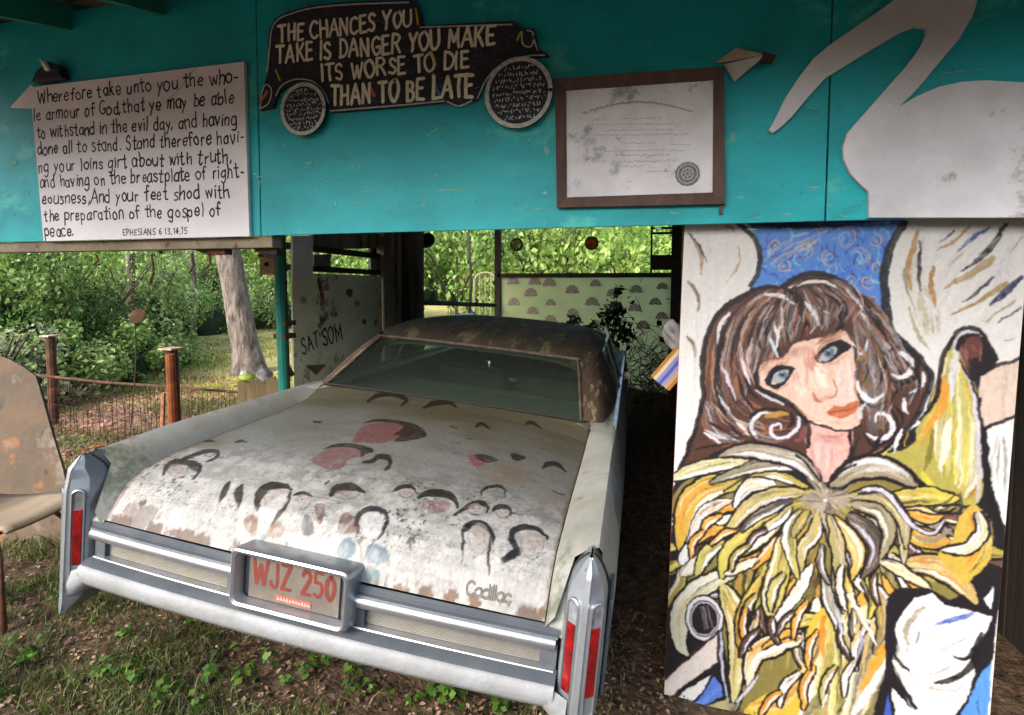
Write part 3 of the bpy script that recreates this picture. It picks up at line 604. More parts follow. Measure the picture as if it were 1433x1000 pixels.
for rr in (.036, .022): ribbon(m, [(c[0]+rr*math.cos(2*math.pi*i/n), c[1]+rr*math.sin(2*math.pi*i/n)) for i in range(n+1)], .003, lambda u, v, l: (u, YF-.0142-l, v))
for k in range(7): a = k*.9; ribbon(m, [(c[0]+.006*math.cos(a), c[1]+.006*math.sin(a)), (c[0]+.018*math.cos(a+.3), c[1]+.018*math.sin(a+.3))], .003, lambda u, v, l: (u, YF-.0142-l, v))
m.build('seal_print', mat('seal_light', 'a9aeb4'), sl2)
# broken sliver hanging off the frame's lower right corner
MB().box((out[1][0]+.004, YF-.006, out[2][1]+.02), (.012, .01, .11)).build('loose_sliver', FRAME, fr)
# heron cut-out
YH = YF-.02
hp = [(1076, 182), (1083, 170), (1099, 137), (1118, 108), (1138, 82), (1159, 64), (1198, 37), (1226, 18), (1248, 2), (1275, -22), (1310, -38), (1343, -36), (1363, -18), (1368, 0), (1361, 22), (1341, 56), (1322, 78), (1307, 96), (1293, 113), (1278, 130), (1258, 149),
      (1282, 135), (1314, 121), (1347, 114), (1380, 112), (1433, 115), (1500, 122), (1560, 145), (1600, 185), (1590, 215), (1560, 240), (1540, 262), (1532, 304), (1380, 304), (1216, 304), (1216, 268), (1204, 257), (1190, 242), (1181, 222), (1180, 205), (1186, 186), (1205, 164), (1226, 140), (1248, 115), (1266, 95), (1282, 74), (1291, 60), (1297, 46), (1297, 38), (1281, 36), (1261, 44), (1234, 60), (1208, 76), (1182, 92), (1156, 108), (1141, 124), (1126, 141), (1108, 163), (1092, 178), (1082, 185)]
o = plank_outline(hp, 'heron_cutout', mat('heron_white_paint', 'c9cbd3', 'adaeb5', 2.6, .65, bump=.2, bscale=50, spots=[('948a86', 4, .60), ('7d7470', 18, .70)]), None, YH, .018)
for (px, py) in ((1224, 275), (1240, 180), (1275, 110), (1330, 15), (1100, 165), (1270, 158), (1400, 130)):
    q = at(px, py, Y=YH); s_ = nail0.copy(); s_.name = 'screw'; link(s_, o); s_.location = (q[0], YH-.0006, q[2])
tag(o, 'large white plywood heron silhouette on the right of the teal front', 'bird cutout')
# writing on the stained side sheet
m = MB(); fx = lambda u, v, l: (XW+.0095+l, u, v)
def wl(px, py): q = at(px, py, X=XW+.01); return (q[1], q[2])
a = wl(424, 496); b = wl(448, 483); c = wl(452, 486); d = wl(480, 473)
letter(m, 'SAT', fx, *a, *b, .12, .014, seed=3, jit=.06); letter(m, 'SOM', fx, *c, *d, .13, .018, seed=5, jit=.06)
m.build('black_writing', INK, shed)
m = MB(); ribbon(m, [wl(*p) for p in ((446, 392), (449, 404), (451, 416))], .05, fx, .001); m.build('orange_stain', mat('orange_brown_stain', '8a5a28', '4a3220', 30, .8), shed)
for k, (px, py, rr_) in enumerate(((457, 402, .05), (489, 409, .06), (500, 425, .05), (470, 440, .03), (425, 420, .04), (510, 450, .04))):
    q = wl(px, py); n = 12
    MB().prism([(q[0]+rr_*math.cos(i*2*math.pi/n)*(.8+.3*random.random()), q[1]+.7*rr_*math.sin(i*2*math.pi/n)*(.8+.3*random.random())) for i in range(n)], lambda p: (XW+.009, p[0], p[1]), lambda p: (XW+.006, p[0], p[1])).build('faded_patch', mat('patch_%d' % (k % 2), ('9a9a86', '6b5c46')[k % 2], ('84856c', '5f5a40')[k % 2], 20, .85), shed)
# ------------------------------------------------------------------ the old sedan
CT = np.array([-1.148, 1.443, .044]); CK = rot3(.0302, -.0013, .0875)
car = empty('old_sedan', 'long rusting white sedan with faces painted on the trunk and a brown roof', 'car', CT)
car.matrix_world = Matrix.Translation(CT) @ Matrix(CK.tolist()).to_4x4()
def kray(x, y): return CK.T @ rayd(x, y), CK.T @ (CAMP-CT)
LW = .805
pY = [0, .02, .05, .09, .15, .3, .6, 1.0, 1.2, 1.30, 1.36]; pZ = [.690, .722, .768, .806, .834, .856, .864, .874, .890, .93, .965]
cY = [0, .1, .3, .6, 1.0, 1.2, 1.30, 1.36]; cC = [.004, .02, .045, .075, .085, .075, .045, .015]
def bow(x): return .018-.045*(1-(np.asarray(x, float)/.83)**2)
def lift(x): return .018*(1-(np.asarray(x, float)/.83)**2)
def lidz(x, y):
    yy = y-bow(x)*np.clip(1-y/.9, 0, 1)
    return lift(x)*np.clip(1-yy/.4, 0, 1)+np.interp(yy, pY, pZ)+np.interp(yy, cY, cC)*(1-np.abs(x/.83)**2.2)
def on_lid(px, py):
    d, c = kray(px, py); z = .85
    for _ in range(12):
        t = (z-c[2])/d[2]; q = c+d*t; z = .6*z+.4*float(lidz(np.clip(q[0], -.9, .9), max(q[1], -.1)))
    return q[0], q[1]
def ar(*v): return np.array(v, float)
# --- body shell: stations along the car, half section mirrored
def sect(y):
    zc = np.interp(y, [.0, .03, .06, .4, 1.4, 2.2, 4.2, 5.4, 5.66], [.80, .88, .915, .932, .935, .925, .91, .90, .86])
    zl = np.interp(y, pY, pZ) if y < 1.36 else np.interp(y, [1.36, 1.5, 4.1, 4.6, 5.6], [.955, .95, .95, .90, .85])
    w = np.interp(y, [.0, .06, .3, 1.5, 4.5, 5.5, 5.66], [.955, .985, 1.005, 1.02, 1.01, .99, .93])
    v = min(float(lidz(LW, y)) if y < 1.36 else zl, zc-.01)
    P = [(.8085, v-.001), (.835, v+.33*(zc-v)), (.87, v+.66*(zc-v)), (.912, v+.93*(zc-v)), (.938, zc), (.950, zc-.012), (w-.035, zc-.10), (w-.01, zc-.2), (w, .62), (w-.005, .5), (w-.02, .38), (w-.05, .27), (w-.12, .22)]
    lo = float(np.interp(y, [0, .1, .9], [.47, .44, .22])); P = [(x, max(z, lo)) for x, z in P]
    for yw in (4.74,):
        d = abs(y-yw)
        if d < .38:
            za = .36+math.sqrt(max(0, .38**2-d*d))*.9
            P = [(x, max(z, za-.0*i)) if i >= 8 else (x, z) for i, (x, z) in enumerate(P)]
    return P
ysx = [.0, .03, .075, .11, .16, .25, .4, .6, .8, 1.0, 1.2, 1.32, 1.4, 1.6, 1.9, 2.3, 2.8, 3.3, 3.8, 4.1, 4.3, 4.36, 4.4, 4.5, 4.6, 4.74, 4.88, 4.98, 5.08, 5.12, 5.2, 5.4, 5.55, 5.64, 5.68]
for s in (-1, 1):
    rows_ = []
    for y in ysx:
        row = []
        for i in range(13):
            x = sect(y)[i][0]; yy = y+.085*max(0, 1-y/.25)*min(1, max(0, (x-.838)/.03)); x, z = sect(yy)[i]; row.append((s*x, yy, z))
        rows_.append(row)
    g = MB().grid(rows_, flip=s < 0)
    fixn(g.build('body_side', BODY, car, auto=50))
for s in (-1, 1):
    P = []
    for y in (.0, .02, .05, .09, .13):
        zt2 = float(lidz(LW, y)); P.append([(s*.8075, y+.012, zt2), (s*.835, y+.012, zt2+.012*min(1, y/.05)), (s*.862, y+.012, zt2+.03*min(1, y/.05))])
    P = [[(x, .012, .66) for x, y, z in P[0]]]+P
    fixn(MB().grid(P).build('fender_end', BODY, car))
# dark bay below the lid, cabin tub, bonnet, cowl
MB().grid([[(x, y, lidz(x, y)-.035) for x in np.linspace(-.83, .83, 13)] for y in np.linspace(.05, 1.36, 14)]).build('trunk_gutter', RUST, car)
def hood(x, y): return np.interp(y, [4.5, 4.9, 5.3, 5.6, 5.68], [.975, .985, .965, .92, .84])-.07*abs(x/.85)**3
MB().grid([[(x, y, hood(x, y)) for x in np.linspace(-.82, .82, 15)] for y in np.linspace(4.5, 5.68, 14)]).build('bonnet', BODY, car, smooth=True)
fixn(MB().box((0, 5.69, .55), (1.8, .06, .5)).build('front_panel', CHROME, car, bevel=.02))
MB().box((0, 5.78, .42), (1.96, .14, .16)).build('front_bumper', CHROME, car, bevel=.04)
MB().box((0, 2.9, .26), (1.9, 5.2, .06)).build('floor_pan', BLACKR, car)
for x in (-.7, .7):
    for z in (.68,):
        for dx in (-.09, .09): MB().lathe([(0, .03), (.08, .02), (.085, 0)], 16, Matrix.Rotation(R_(-90), 3, 'X')).build('headlight', CHROME, car, smooth=True, loc=(x+dx, 5.72, z))
# wheels
for (x, y) in ((-.82, 1.32), (.82, 1.32), (-.84, 4.74), (.84, 4.74)):
    mw = Matrix.Rotation(R_(90 if x < 0 else -90), 3, 'Y')
    w_ = MB().lathe([(.2, -.1), (.34, -.1), (.37, -.07), (.375, 0), (.37, .07), (.34, .1), (.2, .1)], 28, mw).build('wheel', BLACKR, car, smooth=True, loc=(x, y, .33))
    MB().lathe([(0, .07), (.08, .085), (.15, .06), (.2, .085), (.21, .06)], 24, mw).build('hubcap', CHROME, w_, smooth=True)
# --- rear face, swept along the bow
def sweep(prof, xs, name, m, par=car, off=0., auto=40, endcap=True):
    g = MB().grid([[(x, float(bow(x))+off+dy, z+float(lift(x))) for dy, z in prof] for x in xs]); n = len(prof)
    if endcap: g.f.append(tuple(range(n))); g.f.append(tuple((len(xs)-1)*n+i for i in range(n-1, -1, -1)))
    return fixn(g.build(name, m, par, auto=auto))
XS = np.linspace(-.855, .855, 41)
FW = .205
sweep([(.0, .69), (-.012, .684), (-.012, .672), (.03, .668), (.05, .64), (.05, .56), (.06, .5)], XS, 'rear_panel', CHROMED, endcap=False)
def ring(r, n=12, cy=0, cz=0): return [(cy+r*math.cos(2*math.pi*k/n), cz+r*math.sin(2*math.pi*k/n)) for k in range(n)]+[(cy+r, cz)]
for sgn in (-1, 1):
    sweep(ring(.0205, 14, -.012, .645), np.linspace(sgn*FW, sgn*.845, 18), 'chrome_bar', CHROME)
    sweep([(.0, .672), (-.022, .669), (-.024, .664), (0, .66)], np.linspace(sgn*FW, sgn*.85, 18), 'upper_trim', CHROMED)
    # fine ribbed grille
    prof = []
    for i in range(13):
        z = .622-.0052*i; prof += [(.020, z), (.0145, z-.0015), (.0145, z-.0036), (.020, z-.0050)]
    sweep(prof, np.linspace(sgn*(FW+.045), sgn*.80, 18), 'ribbed_grille', mat('grille_metal', (.30, .29, .26), (.23, .22, .19), 6, .5, .5, spots=[('7d7352', 8, .55)]), off=.0, auto=20, endcap=False)
    sweep([(.03, .63), (.0, .63), (-.002, .625), (-.002, .556), (.03, .556)], np.linspace(sgn*(FW), sgn*(FW+.045), 5), 'grille_end', CHROMED)
    sweep([(.03, .63), (.0, .63), (-.002, .625), (-.002, .556), (.03, .556)], np.linspace(sgn*.80, sgn*.85, 5), 'grille_end', CHROMED)
    sweep([(.02, .5585), (-.012, .5585), (-.014, .5555), (.0, .5535)], np.linspace(sgn*FW, sgn*.845, 18), 'bright_edge', CHROME)
sweep([(.0, .556), (-.03, .553), (-.052, .546), (-.052, .541), (0, .53)], XS, 'bumper_face', CHROMED)
sweep([(0, .544), (-.052, .5445), (-.060, .539), (-.066, .52), (-.063, .495), (-.052, .476), (.02, .455), (.12, .445), (.12, .52)], XS, 'bumper_lip', LIP, auto=60)
sweep([(.06, .45), (.12, .36), (.3, .30)], np.linspace(-.7, .7, 11), 'rear_valance', BLACKR, endcap=False)
for sgn in (-1, 1):   # lip flaring into the fin's foot
    P = []
    for t in np.linspace(0, 1, 7):
        x = sgn*(.83+.065*t); P.append([(x, -.03+.0*t, .541-.03*t), (x, -.045-.002*t, .52-.05*t), (x, -.04, .48-.06*t), (x, .03, .455-.06*t), (x, .13, .445-.05*t)])
    fixn(MB().grid(P, flip=sgn < 0).build('lip_end', LIP, car, smooth=True))
# licence plate in its frame
pf = []
def rrect(hw, hh, r, n=5):
    o = []
    for cx, cz, a0 in ((hw-r, hh-r, 0), (-hw+r, hh-r, 90), (-hw+r, -hh+r, 180), (hw-r, -hh+r, 270)):
        for k in range(n+1): a = R_(a0+90*k/n); o.append((cx+r*math.cos(a), cz+r*math.sin(a)))
    return o
ZP = .668; XP = .020
prof = [(1.0, .04, -.02), (1.0, -.085, 0), (.985, -.105, .0), (.955, -.112, 0), (.915, -.105, 0), (.90, -.09, 0), (.88, -.045, 0)]
A = []
for (k, dy, _) in prof:
    hw, hh = .208*k+.0, .097-(1-k)*.20; A.append([(x+XP, -.035+dy*.62+.008*(x/.2)**2, ZP+.012+z-(dy+.085)*.12) for x, z in rrect(hw, hh, .022*k)])
A = [r+[r[0]] for r in A]
fixn(MB().grid(A).build('plate_frame', CHROME, car, auto=35))
pm = mat('old_plate_paint', '6a6458', '57504a', 9, .6, spots=[('76684c', 7, .62)])
MB().box((XP, -.045, ZP+.012), (.40, .006, .17)).build('plate_recess', CHROMED, car)
plate = MB().box((.018, -.055, ZP+.010), (.322, .004, .150)).build('licence_plate', pm, car, bevel=.0015)
m = MB(); fp = lambda u, v, l: (u, -.0578-l, v)
letter(m, 'WJZ 250', fp, -.128, ZP-.014, .165, ZP-.014, .078, .0125, seed=2, jit=.01)
m.build('plate_number', mat('plate_red_paint', '6d2c24', '5c2a20', 30, .6), plate)
m = MB().box((.02, -.0582, ZP-.045), (.13, .0012, .024)).build('plate_sticker', mat('plate_sticker_red', '8a4f45', '7a5244', 60, .6), plate)
m = MB(); r = random.Random(3)
for k in range(11): ribbon(m, [(-.035+.0108*k, ZP-.052+r.uniform(0, .004)), (-.033+.0108*k, ZP-.039+r.uniform(-.004, 0)), (-.029+.0108*k, ZP-.050)], .0028, lambda u, v, l: (u, -.0592-l, v))
m.build('sticker_print', mat('plate_sticker_print', 'd0a8a0'), plate)
for x in (-.07, .10): MB().lathe([(0, -.003), (.006, -.002), (.007, 0)], 8, Matrix.Rotation(R_(90), 3, 'X')).build('plate_bolt', RUST, plate, loc=(x, -.0575, ZP+.07))
MB().lathe([(0, .008), (.016, .006), (.02, -.01)], 14, Matrix.Rotation(R_(90), 3, 'X')).build('lock', CHROME, car, loc=(0.0, -.02, .715))
# --- tail fins
ZS = [.350, .375, .40, .44, .48, .60, .74, .80, .84, .875, .90, .918]
WI = [.004, .022, .042, .064, .070, .071, .069, .064, .052, .034, .018, .003]
def finhalf(z): return float(np.interp(z, ZS, WI))
def ridge_y(z): return float(np.interp(z, [.35, .42, .80, .88, .918], [-.045, -.042, -.038, -.024, .012]))
def edge_y(z): return float(np.interp(z, [.35, .42, .80, .88, .918], [.02, .075, .082, .06, .03]))
xr_ = .921
for s in (-1, 1):
    hs = empty('tail_fin', None, None); hs.parent = car; hs.name = 'tail_fin'
    P = []
    for z in np.interp(np.linspace(0, 1, 40), np.linspace(0, 1, len(ZS)), ZS):
        h = finhalf(z); ry, ey = ridge_y(z), edge_y(z); hi, ho = h, h*.86; k = min(.010, h*.4)
        cy = ry+.036*min(1, h/.05); ci, co = hi*.80, ho*.84
        P.append([(s*(xr_-hi), ey+.06, z), (s*(xr_-hi), ey, z), (s*(xr_-ci-.004), cy+.006, z), (s*(xr_-ci), cy, z), (s*(xr_-k), ry+.004, z), (s*(xr_-k*.7), ry-.002, z), (s*(xr_+k*.7), ry-.002, z), (s*(xr_+k), ry+.004, z), (s*(xr_+co), cy, z), (s*(xr_+co+.004), cy+.006, z), (s*(xr_+ho), ey, z), (s*(xr_+ho), ey+.06, z)])
    fixn(MB().grid(P, flip=s < 0).build('fin_shell', CHROMEF, hs, auto=18))
    # recessed lens on each face of the blade
    for side in (-1, 1):
        h = .0705*.80 if side < 0 else .0605*.84
        # face frame: from ridge to edge
        a = ar(xr_+side*.010, -.034, 0); b = ar(xr_+side*h, -.002, 0); mid = (a+b)/2; d = (b-a); L = np.linalg.norm(d); d /= L; nrm = ar(d[1], -d[0], 0)*(1 if side > 0 else -1)
        if nrm[1] > 0: nrm = -nrm
        def F(u, v, o): q = mid+d*u+nrm*o; return (s*q[0], q[1], v)
        hw = .0175; zt_, zb_ = .805, .462
        def caps(r, e=0): return [(r*math.cos(t), zt_-hw+r*math.sin(t)) for t in np.linspace(0, math.pi, 9)]+[(r*math.cos(t), zb_+hw+r*math.sin(t)) for t in np.linspace(math.pi, 2*math.pi, 9)]
        rows = []
        for (rr, o) in ((hw+.005, -.001), (hw+.004, .005), (hw+.001, .007), (hw-.001, .006), (hw-.002, .001)):
            c_ = caps(rr); rows.append([F(u, v, o) for u, v in c_]+[F(*c_[0], o)])
        fixn(MB().grid(rows).build('lens_bezel', CHROME, hs, auto=40))
        c_ = caps(hw-.001); fixn(MB().add([F(u, v, .0015) for u, v in c_], [tuple(range(len(c_)))]).build('lens_recess', SLOT, hs))
        q = [(-.0135, .53), (.0135, .53), (.0135, .735), (-.0135, .735)]
        fixn(MB().prism(q, lambda p: F(p[0], p[1], .006), lambda p: F(p[0], p[1], .002)).build('tail_lens', RED, hs, bevel=.0012))
    # rubber seam where the fin meets the fender
    m = MB(); pts = []
    for z in np.linspace(.52, .915, 22): h = finhalf(z); pts.append((s*(xr_-h-.002), edge_y(z)+.012, z))
    m.tube(pts, .0035, 6).build('seam', BLACKR, hs)
    m = MB(); pts = [(s*(xr_+finhalf(z)*.86+.002), edge_y(z)+.02, z) for z in np.linspace(.40, .915, 22)]; m.tube(pts, .004, 6).build('seam', BLACKR, hs)
    # outer trim sliver and reflector strip
    fixn(MB().box((s*(.990), .15, .62), (.012, .16, .30)).build('side_trim', CHROMED, car, bevel=.004))
# --- chrome trim around rear window, belt
# --- roof
def rzc(y): return np.interp(y, [1.80, 1.86, 1.95, 2.1, 2.35, 2.7, 3.1, 3.6, 3.95, 4.1], [1.238, 1.268, 1.295, 1.322, 1.343, 1.345, 1.335, 1.31, 1.285, 1.27])
def rw(y): return np.interp(y, [1.80, 2.0, 2.4, 3.4, 4.1], [.70, .775, .80, .785, .71])
def roofp(t, y):
    x = t*rw(y); return (x, y+(.05*abs(t)**3 if y < 2 else 0)-.02*(1-t*t)*(y < 1.9), rzc(y)-.028*abs(t)**2-.055*abs(t)**7)
roof_y = [1.80, 1.83, 1.88, 1.95, 2.05, 2.2, 2.4, 2.7, 3.0, 3.4, 3.8, 4.0, 4.1]
ts = np.linspace(-1, 1, 33)
MB().grid([[roofp(t, y) for t in ts] for y in roof_y]).build('roof', VINYL, car, smooth=True)
MB().grid([[tuple(np.array(roofp(t, y))-ar(0, 0, .03)) for t in ts] for y in roof_y]).build('headliner', DARKIN, car, smooth=True)
# C pillars: patch between glass edge and side window edge
for s in (-1, 1):
    ge = [ar(.672, 1.815, 1.222), ar(.700, 1.69, 1.155), ar(.732, 1.52, 1.06), ar(.765, 1.335, .968)]
    md = [ar(.742, 1.93, 1.225), ar(.790, 1.80, 1.155), ar(.835, 1.64, 1.06), ar(.872, 1.47, .950)]
    me_ = [ar(.775, 2.08, 1.235), ar(.825, 2.02, 1.15), ar(.878, 1.98, 1.05), ar(.915, 1.95, .925)]
    ot = [ar(.782, 2.30, 1.245), ar(.836, 2.30, 1.15), ar(.888, 2.30, 1.05), ar(.925, 2.30, .925)]
    rows = [smooth_path(q, 5) for q in (ge, md, me_, ot)]
    cols = [smooth_path([r[i] for r in rows], 4) for i in range(len(rows[0]))]
    fixn(MB().grid([[(s*p[0], p[1], p[2]) for p in c] for c in cols], flip=s > 0).build('rear_pillar', PILLAR, car, smooth=True))
    MB().tube([(s*p[0]*.992, p[1]-.006, p[2]+.004) for p in rows[0]], .008, 6).build('glass_trim', mat('rusted_trim', '6d6257', '4b3a2c', 20, .6, .3), car)
    # windscreen pillar and side glass, door frames
    MB().tube([(s*.80, 4.62, .93), (s*.72, 4.10, 1.27)], .022, 8).build('windscreen_pillar', BODY, car)
    MB().tube([(s*.792, 2.30, 1.243), (s*.785, 3.2, 1.262), (s*.715, 4.1, 1.262)], .014, 8).build('drip_rail', CHROME, car)
    MB().tube([(s*.93, 3.2, .93), (s*.80, 3.2, 1.25)], .012, 8).build('window_divider', CHROME, car)
    MB().tube([(s*.93, 2.66, .93), (s*.80, 2.62, 1.25)], .012, 8).build('window_divider', CHROME, car)
    fixn(MB().add([(s*.925, 2.28, .93), (s*.93, 4.55, .93), (s*.735, 4.12, 1.255), (s*.79, 3.2, 1.25), (s*.79, 2.28, 1.243)], [(0, 1, 2, 3, 4)]).build('side_glass', glassmat('side_glass_mat', (.75, .92, .84), .22) if 'SG' not in globals() else SG, car))
    SG = bpy.data.materials['side_glass_mat']
    MB().box((s*.935, 3.0, .928), (.02, 3.2, .012)).build('belt_trim', CHROME, car)
    for (y, z0) in ((3.45, 0), (2.25, 0)):
        MB().tube([(s*1.018, y, .9), (s*1.02, y, .6), (s*1.0, y, .3)], .004, 5).build('door_seam', BLACKR, car)
# right wing mirror
mr = MB().lathe([(0, -.035), (.025, -.03), (.034, -.014), (.036, .008), (.034, .014), (0, .012)], 16, Matrix.Rotation(R_(90), 3, 'X')).build('wing_mirror', mat('white_mirror_shell', 'c9c4b4', '9f9a8a', 10, .5), car, smooth=True, loc=(.985, 3.0, .975))
mr.rotation_euler = (R_(180), 0, 0)
MB().tube([(.96, 3.05, .92), (.985, 3.02, .955)], .012, 6).build('mirror_stalk', CHROME, car)
# rear glass
GR = glassmat('rear_glass_mat', (.80, .95, .87), .10, .22)
ge = smooth_path([ar(.672, 1.815, 1.222), ar(.700, 1.69, 1.155), ar(.732, 1.52, 1.06), ar(.765, 1.335, .968)], 5)
MB().grid([[(t*p[0], p[1]-.045*(1-t*t)*(.4 if k > 10 else .7), p[2]+.012*(1-t*t)) for t in np.linspace(-1, 1, 21)] for k, p in enumerate(ge)]).build('rear_window', GR, car, smooth=True)
MB().tube([(t*.68, 1.812-.03*(1-t*t), 1.226+.012*(1-t*t)) for t in np.linspace(-1, 1, 21)], .010, 6).build('glass_trim', MATS['rusted_trim'], car)
MB().tube([(t*.775, 1.330-.018*(1-t*t), .969+.012*(1-t*t)) for t in np.linspace(-1, 1, 21)], .008, 6).build('glass_trim', BLACKR, car)
MB().grid([[(t*.715, 4.12+.48*k/6+.06*(1-t*t), 1.262-.30*k/6) for t in np.linspace(-1, 1, 13)] for k in range(7)]).build('windscreen', GR, car, smooth=True)
# tulip panel between lid and glass is part of the lid sheet; cabin
MB().box((0, 1.66, .90), (1.5, .62, .02)).build('parcel_shelf', DARKIN, car)
MB().box((0, 2.05, .62), (1.5, .22, .58)).build('rear_seat', DARKIN, car, bevel=.06)
for s in (-1, 1): MB().box((s*.36, 3.05, .60), (.64, .20, .56)).build('front_seat', DARKIN, car, bevel=.07)
MB().tube([(.0+.19*math.cos(a)-.38, 3.72, .84+.17*math.sin(a)) for a in np.linspace(0, 2*math.pi, 25)], .012, 6).build('steering_wheel', BLACKR, car)
MB().box((0, 4.25, .83), (1.6, .5, .10)).build('dashboard', DARKIN, car, bevel=.03)
for s in (-1, 1): MB().box((s*.90, 3.2, .68), (.04, 2.4, .48)).build('door_lining', DARKIN, car)
MB().box((0.02, 4.08, 1.20), (.24, .02, .06)).build('inside_mirror', BLACKR, car, bevel=.008)
# sheet metal behind lid edges to glass base corners
for s in (-1, 1):
    fixn(MB().grid([[(s*x, y, z) for x, z in ((.74, .955-.0*y), (.83, np.interp(y, [1.30, 1.37, 1.6], [.925, .955, .955])), (.90, .935))] for y in (1.31, 1.37, 1.5, 1.8, 2.0)], flip=s > 0).build('shoulder_panel', BODY, car, smooth=True))

# --- the painted trunk lid: a fine grid whose points carry the paint
NX, NY = 440, 360
ux = np.linspace(-LW, LW, NX); ty = np.linspace(0, 1, NY); UX, TY = np.meshgrid(ux, ty); UY = bow(UX)*(1-TY)**1.5+TY*1.345+.002
LZ = lidz(UX, UY)
YC = TY*1.345  # canvas rows
class Canvas:
    """colour sheet over a mesh grid, painted with fills and brush strokes in sheet units"""
    def __init__(s, w, h, col): s.w = w; s.h = h; s.c = np.empty((h, w, 3), np.float32); s.c[:] = lin(col)
    def _cov_poly(s, P):
        P = np.asarray(P); x0, y0 = np.floor(P.min(0)).astype(int)-1; x1, y1 = np.ceil(P.max(0)).astype(int)+2
        x0, y0 = max(x0, 0), max(y0, 0); x1, y1 = min(x1, s.w), min(y1, s.h)
        if x1 <= x0 or y1 <= y0: return None
        xs = np.arange(x0, x1); cov = np.zeros((y1-y0, x1-x0), np.float32); ax, ay = P[:, 0], P[:, 1]; bx, by = np.roll(ax, -1), np.roll(ay, -1)
        for k, sub in enumerate((.17, .5, .83)):
            for j in range(y0, y1):
                yy = j+sub; m = (ay <= yy) != (by <= yy)
                if not m.any(): continue
                xi = np.sort(ax[m]+(yy-ay[m])/(by[m]-ay[m])*(bx[m]-ax[m]))
                for q in range(0, len(xi)-1, 2): cov[j-y0] += np.clip(np.minimum(xs+1, xi[q+1])-np.maximum(xs, xi[q]), 0, 1)
        return x0, y0, cov/3
    def blend(s, x0, y0, cov, col, tex=None):
        h, w_ = cov.shape; t = s.c[y0:y0+h, x0:x0+w_]; c = np.array(lin(col), np.float32)
        if tex is not None: c = c*tex[..., None]
        t += (c-t)*cov[..., None]
    def fill(s, P, col, a=1., smooth=True):
        if smooth: P = smooth_path(P, 5, True)
        r = s._cov_poly(P)
        if r: s.blend(r[0], r[1], r[2]*a, col)
    def stroke(s, P, w_, col, a=1., taper=(.5, .2), bristle=.35, seed=0, smooth=True):
        if len(P) < 2: return
        P = smooth_path(P, 6) if (smooth and len(P) > 2) else np.array(P, float)
        n = len(P); D = np.gradient(P, axis=0); L = np.maximum(np.linalg.norm(D, axis=1), 1e-6)[:, None]; Nn = np.stack([-D[:, 1], D[:, 0]], 1)/L
        t = np.linspace(0, 1, n); ww = w_/2*np.clip(np.minimum((taper[0]+(1-taper[0])*np.minimum(t/.25, 1)), (taper[1]+(1-taper[1])*np.minimum((1-t)/.4, 1))), .05, 1)
        Q = np.vstack([P+Nn*ww[:, None], (P-Nn*ww[:, None])[::-1]]); r = s._cov_poly(Q)
        if r is None: return
        x0, y0, cov = r; cov = np.clip(cov, 0, 1)*a
        if bristle:
            cov *= (1-bristle*s.grain[y0:y0+cov.shape[0], x0:x0+cov.shape[1]])
        s.blend(x0, y0, cov, col)
def smoothnoise(h, w_, s, rg, sx=1, sy=1):
    a = rg.random((int(h/s/sy)+3, int(w_/s/sx)+3)).astype(np.float32); yy = np.arange(h)/s/sy; xx = np.arange(w_)/s/sx
    y0 = yy.astype(int); x0 = xx.astype(int); fy = (yy-y0)[:, None]; fx_ = (xx-x0)[None]; fy = fy*fy*(3-2*fy); fx_ = fx_*fx_*(3-2*fx_)
    return (a[y0][:, x0]*(1-fy)*(1-fx_)+a[y0][:, x0+1]*(1-fy)*fx_+a[y0+1][:, x0]*fy*(1-fx_)+a[y0+1][:, x0+1]*fy*fx_)
def fbm(h, w_, s, rg, o=4, sx=1, sy=1):
    r = 0; a = 1; t = 0
    for k in range(o):
        if s/2**k < 1: break
        r = r+a*smoothnoise(h, w_, s/2**k, rg, sx, sy); t += a; a *= .6
    return r/t
rg = np.random.default_rng(3)
cv = Canvas(NX, NY, 'a9a79c'); cv.grain = np.clip((fbm(NY, NX, 4, rg, 3)-.35)*2.2, 0, 1)
yt = TY[..., None]
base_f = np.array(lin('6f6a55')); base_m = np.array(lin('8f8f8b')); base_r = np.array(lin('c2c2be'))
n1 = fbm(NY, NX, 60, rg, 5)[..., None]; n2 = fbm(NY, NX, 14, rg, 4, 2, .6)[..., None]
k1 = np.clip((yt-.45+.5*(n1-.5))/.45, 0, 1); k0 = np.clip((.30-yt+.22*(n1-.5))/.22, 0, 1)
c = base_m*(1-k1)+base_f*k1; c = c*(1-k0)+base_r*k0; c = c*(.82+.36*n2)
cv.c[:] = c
def dl(px, py):
    x, y = on_lid(px, py); t = np.clip((y-float(bow(x))*max(0, 1-y/1.345)**1.5)/1.345, -.05, 1.05)
    return ((x+LW)/(2*LW)*(NX-1), t*(NY-1))
def DS(pts, w_, col='2a261c', a=.9, taper=(.5, .3), bristle=.5):
    """stroke whose edges are measured on the survey sheet and cast onto the lid"""
    P = smooth_path(pts, 5) if len(pts) > 2 else np.array(pts, float)
    n = len(P); D = np.gradient(P, axis=0); L = np.maximum(np.linalg.norm(D, axis=1), 1e-6)[:, None]; Nn = np.stack([-D[:, 1], D[:, 0]], 1)/L
    t = np.linspace(0, 1, n); ww = w_/2*np.minimum(taper[0]+(1-taper[0])*np.minimum(t/.3, 1), taper[1]+(1-taper[1])*np.minimum((1-t)/.4, 1))
    Q = np.vstack([P+Nn*ww[:, None], (P-Nn*ww[:, None])[::-1]]); Q = np.array([dl(*q) for q in Q]); r = cv._cov_poly(Q)
    if r: x0, y0, cov = r; cv.blend(x0, y0, np.clip(cov, 0, 1)*a*(1-bristle*cv.grain[y0:y0+cov.shape[0], x0:x0+cov.shape[1]]), col)
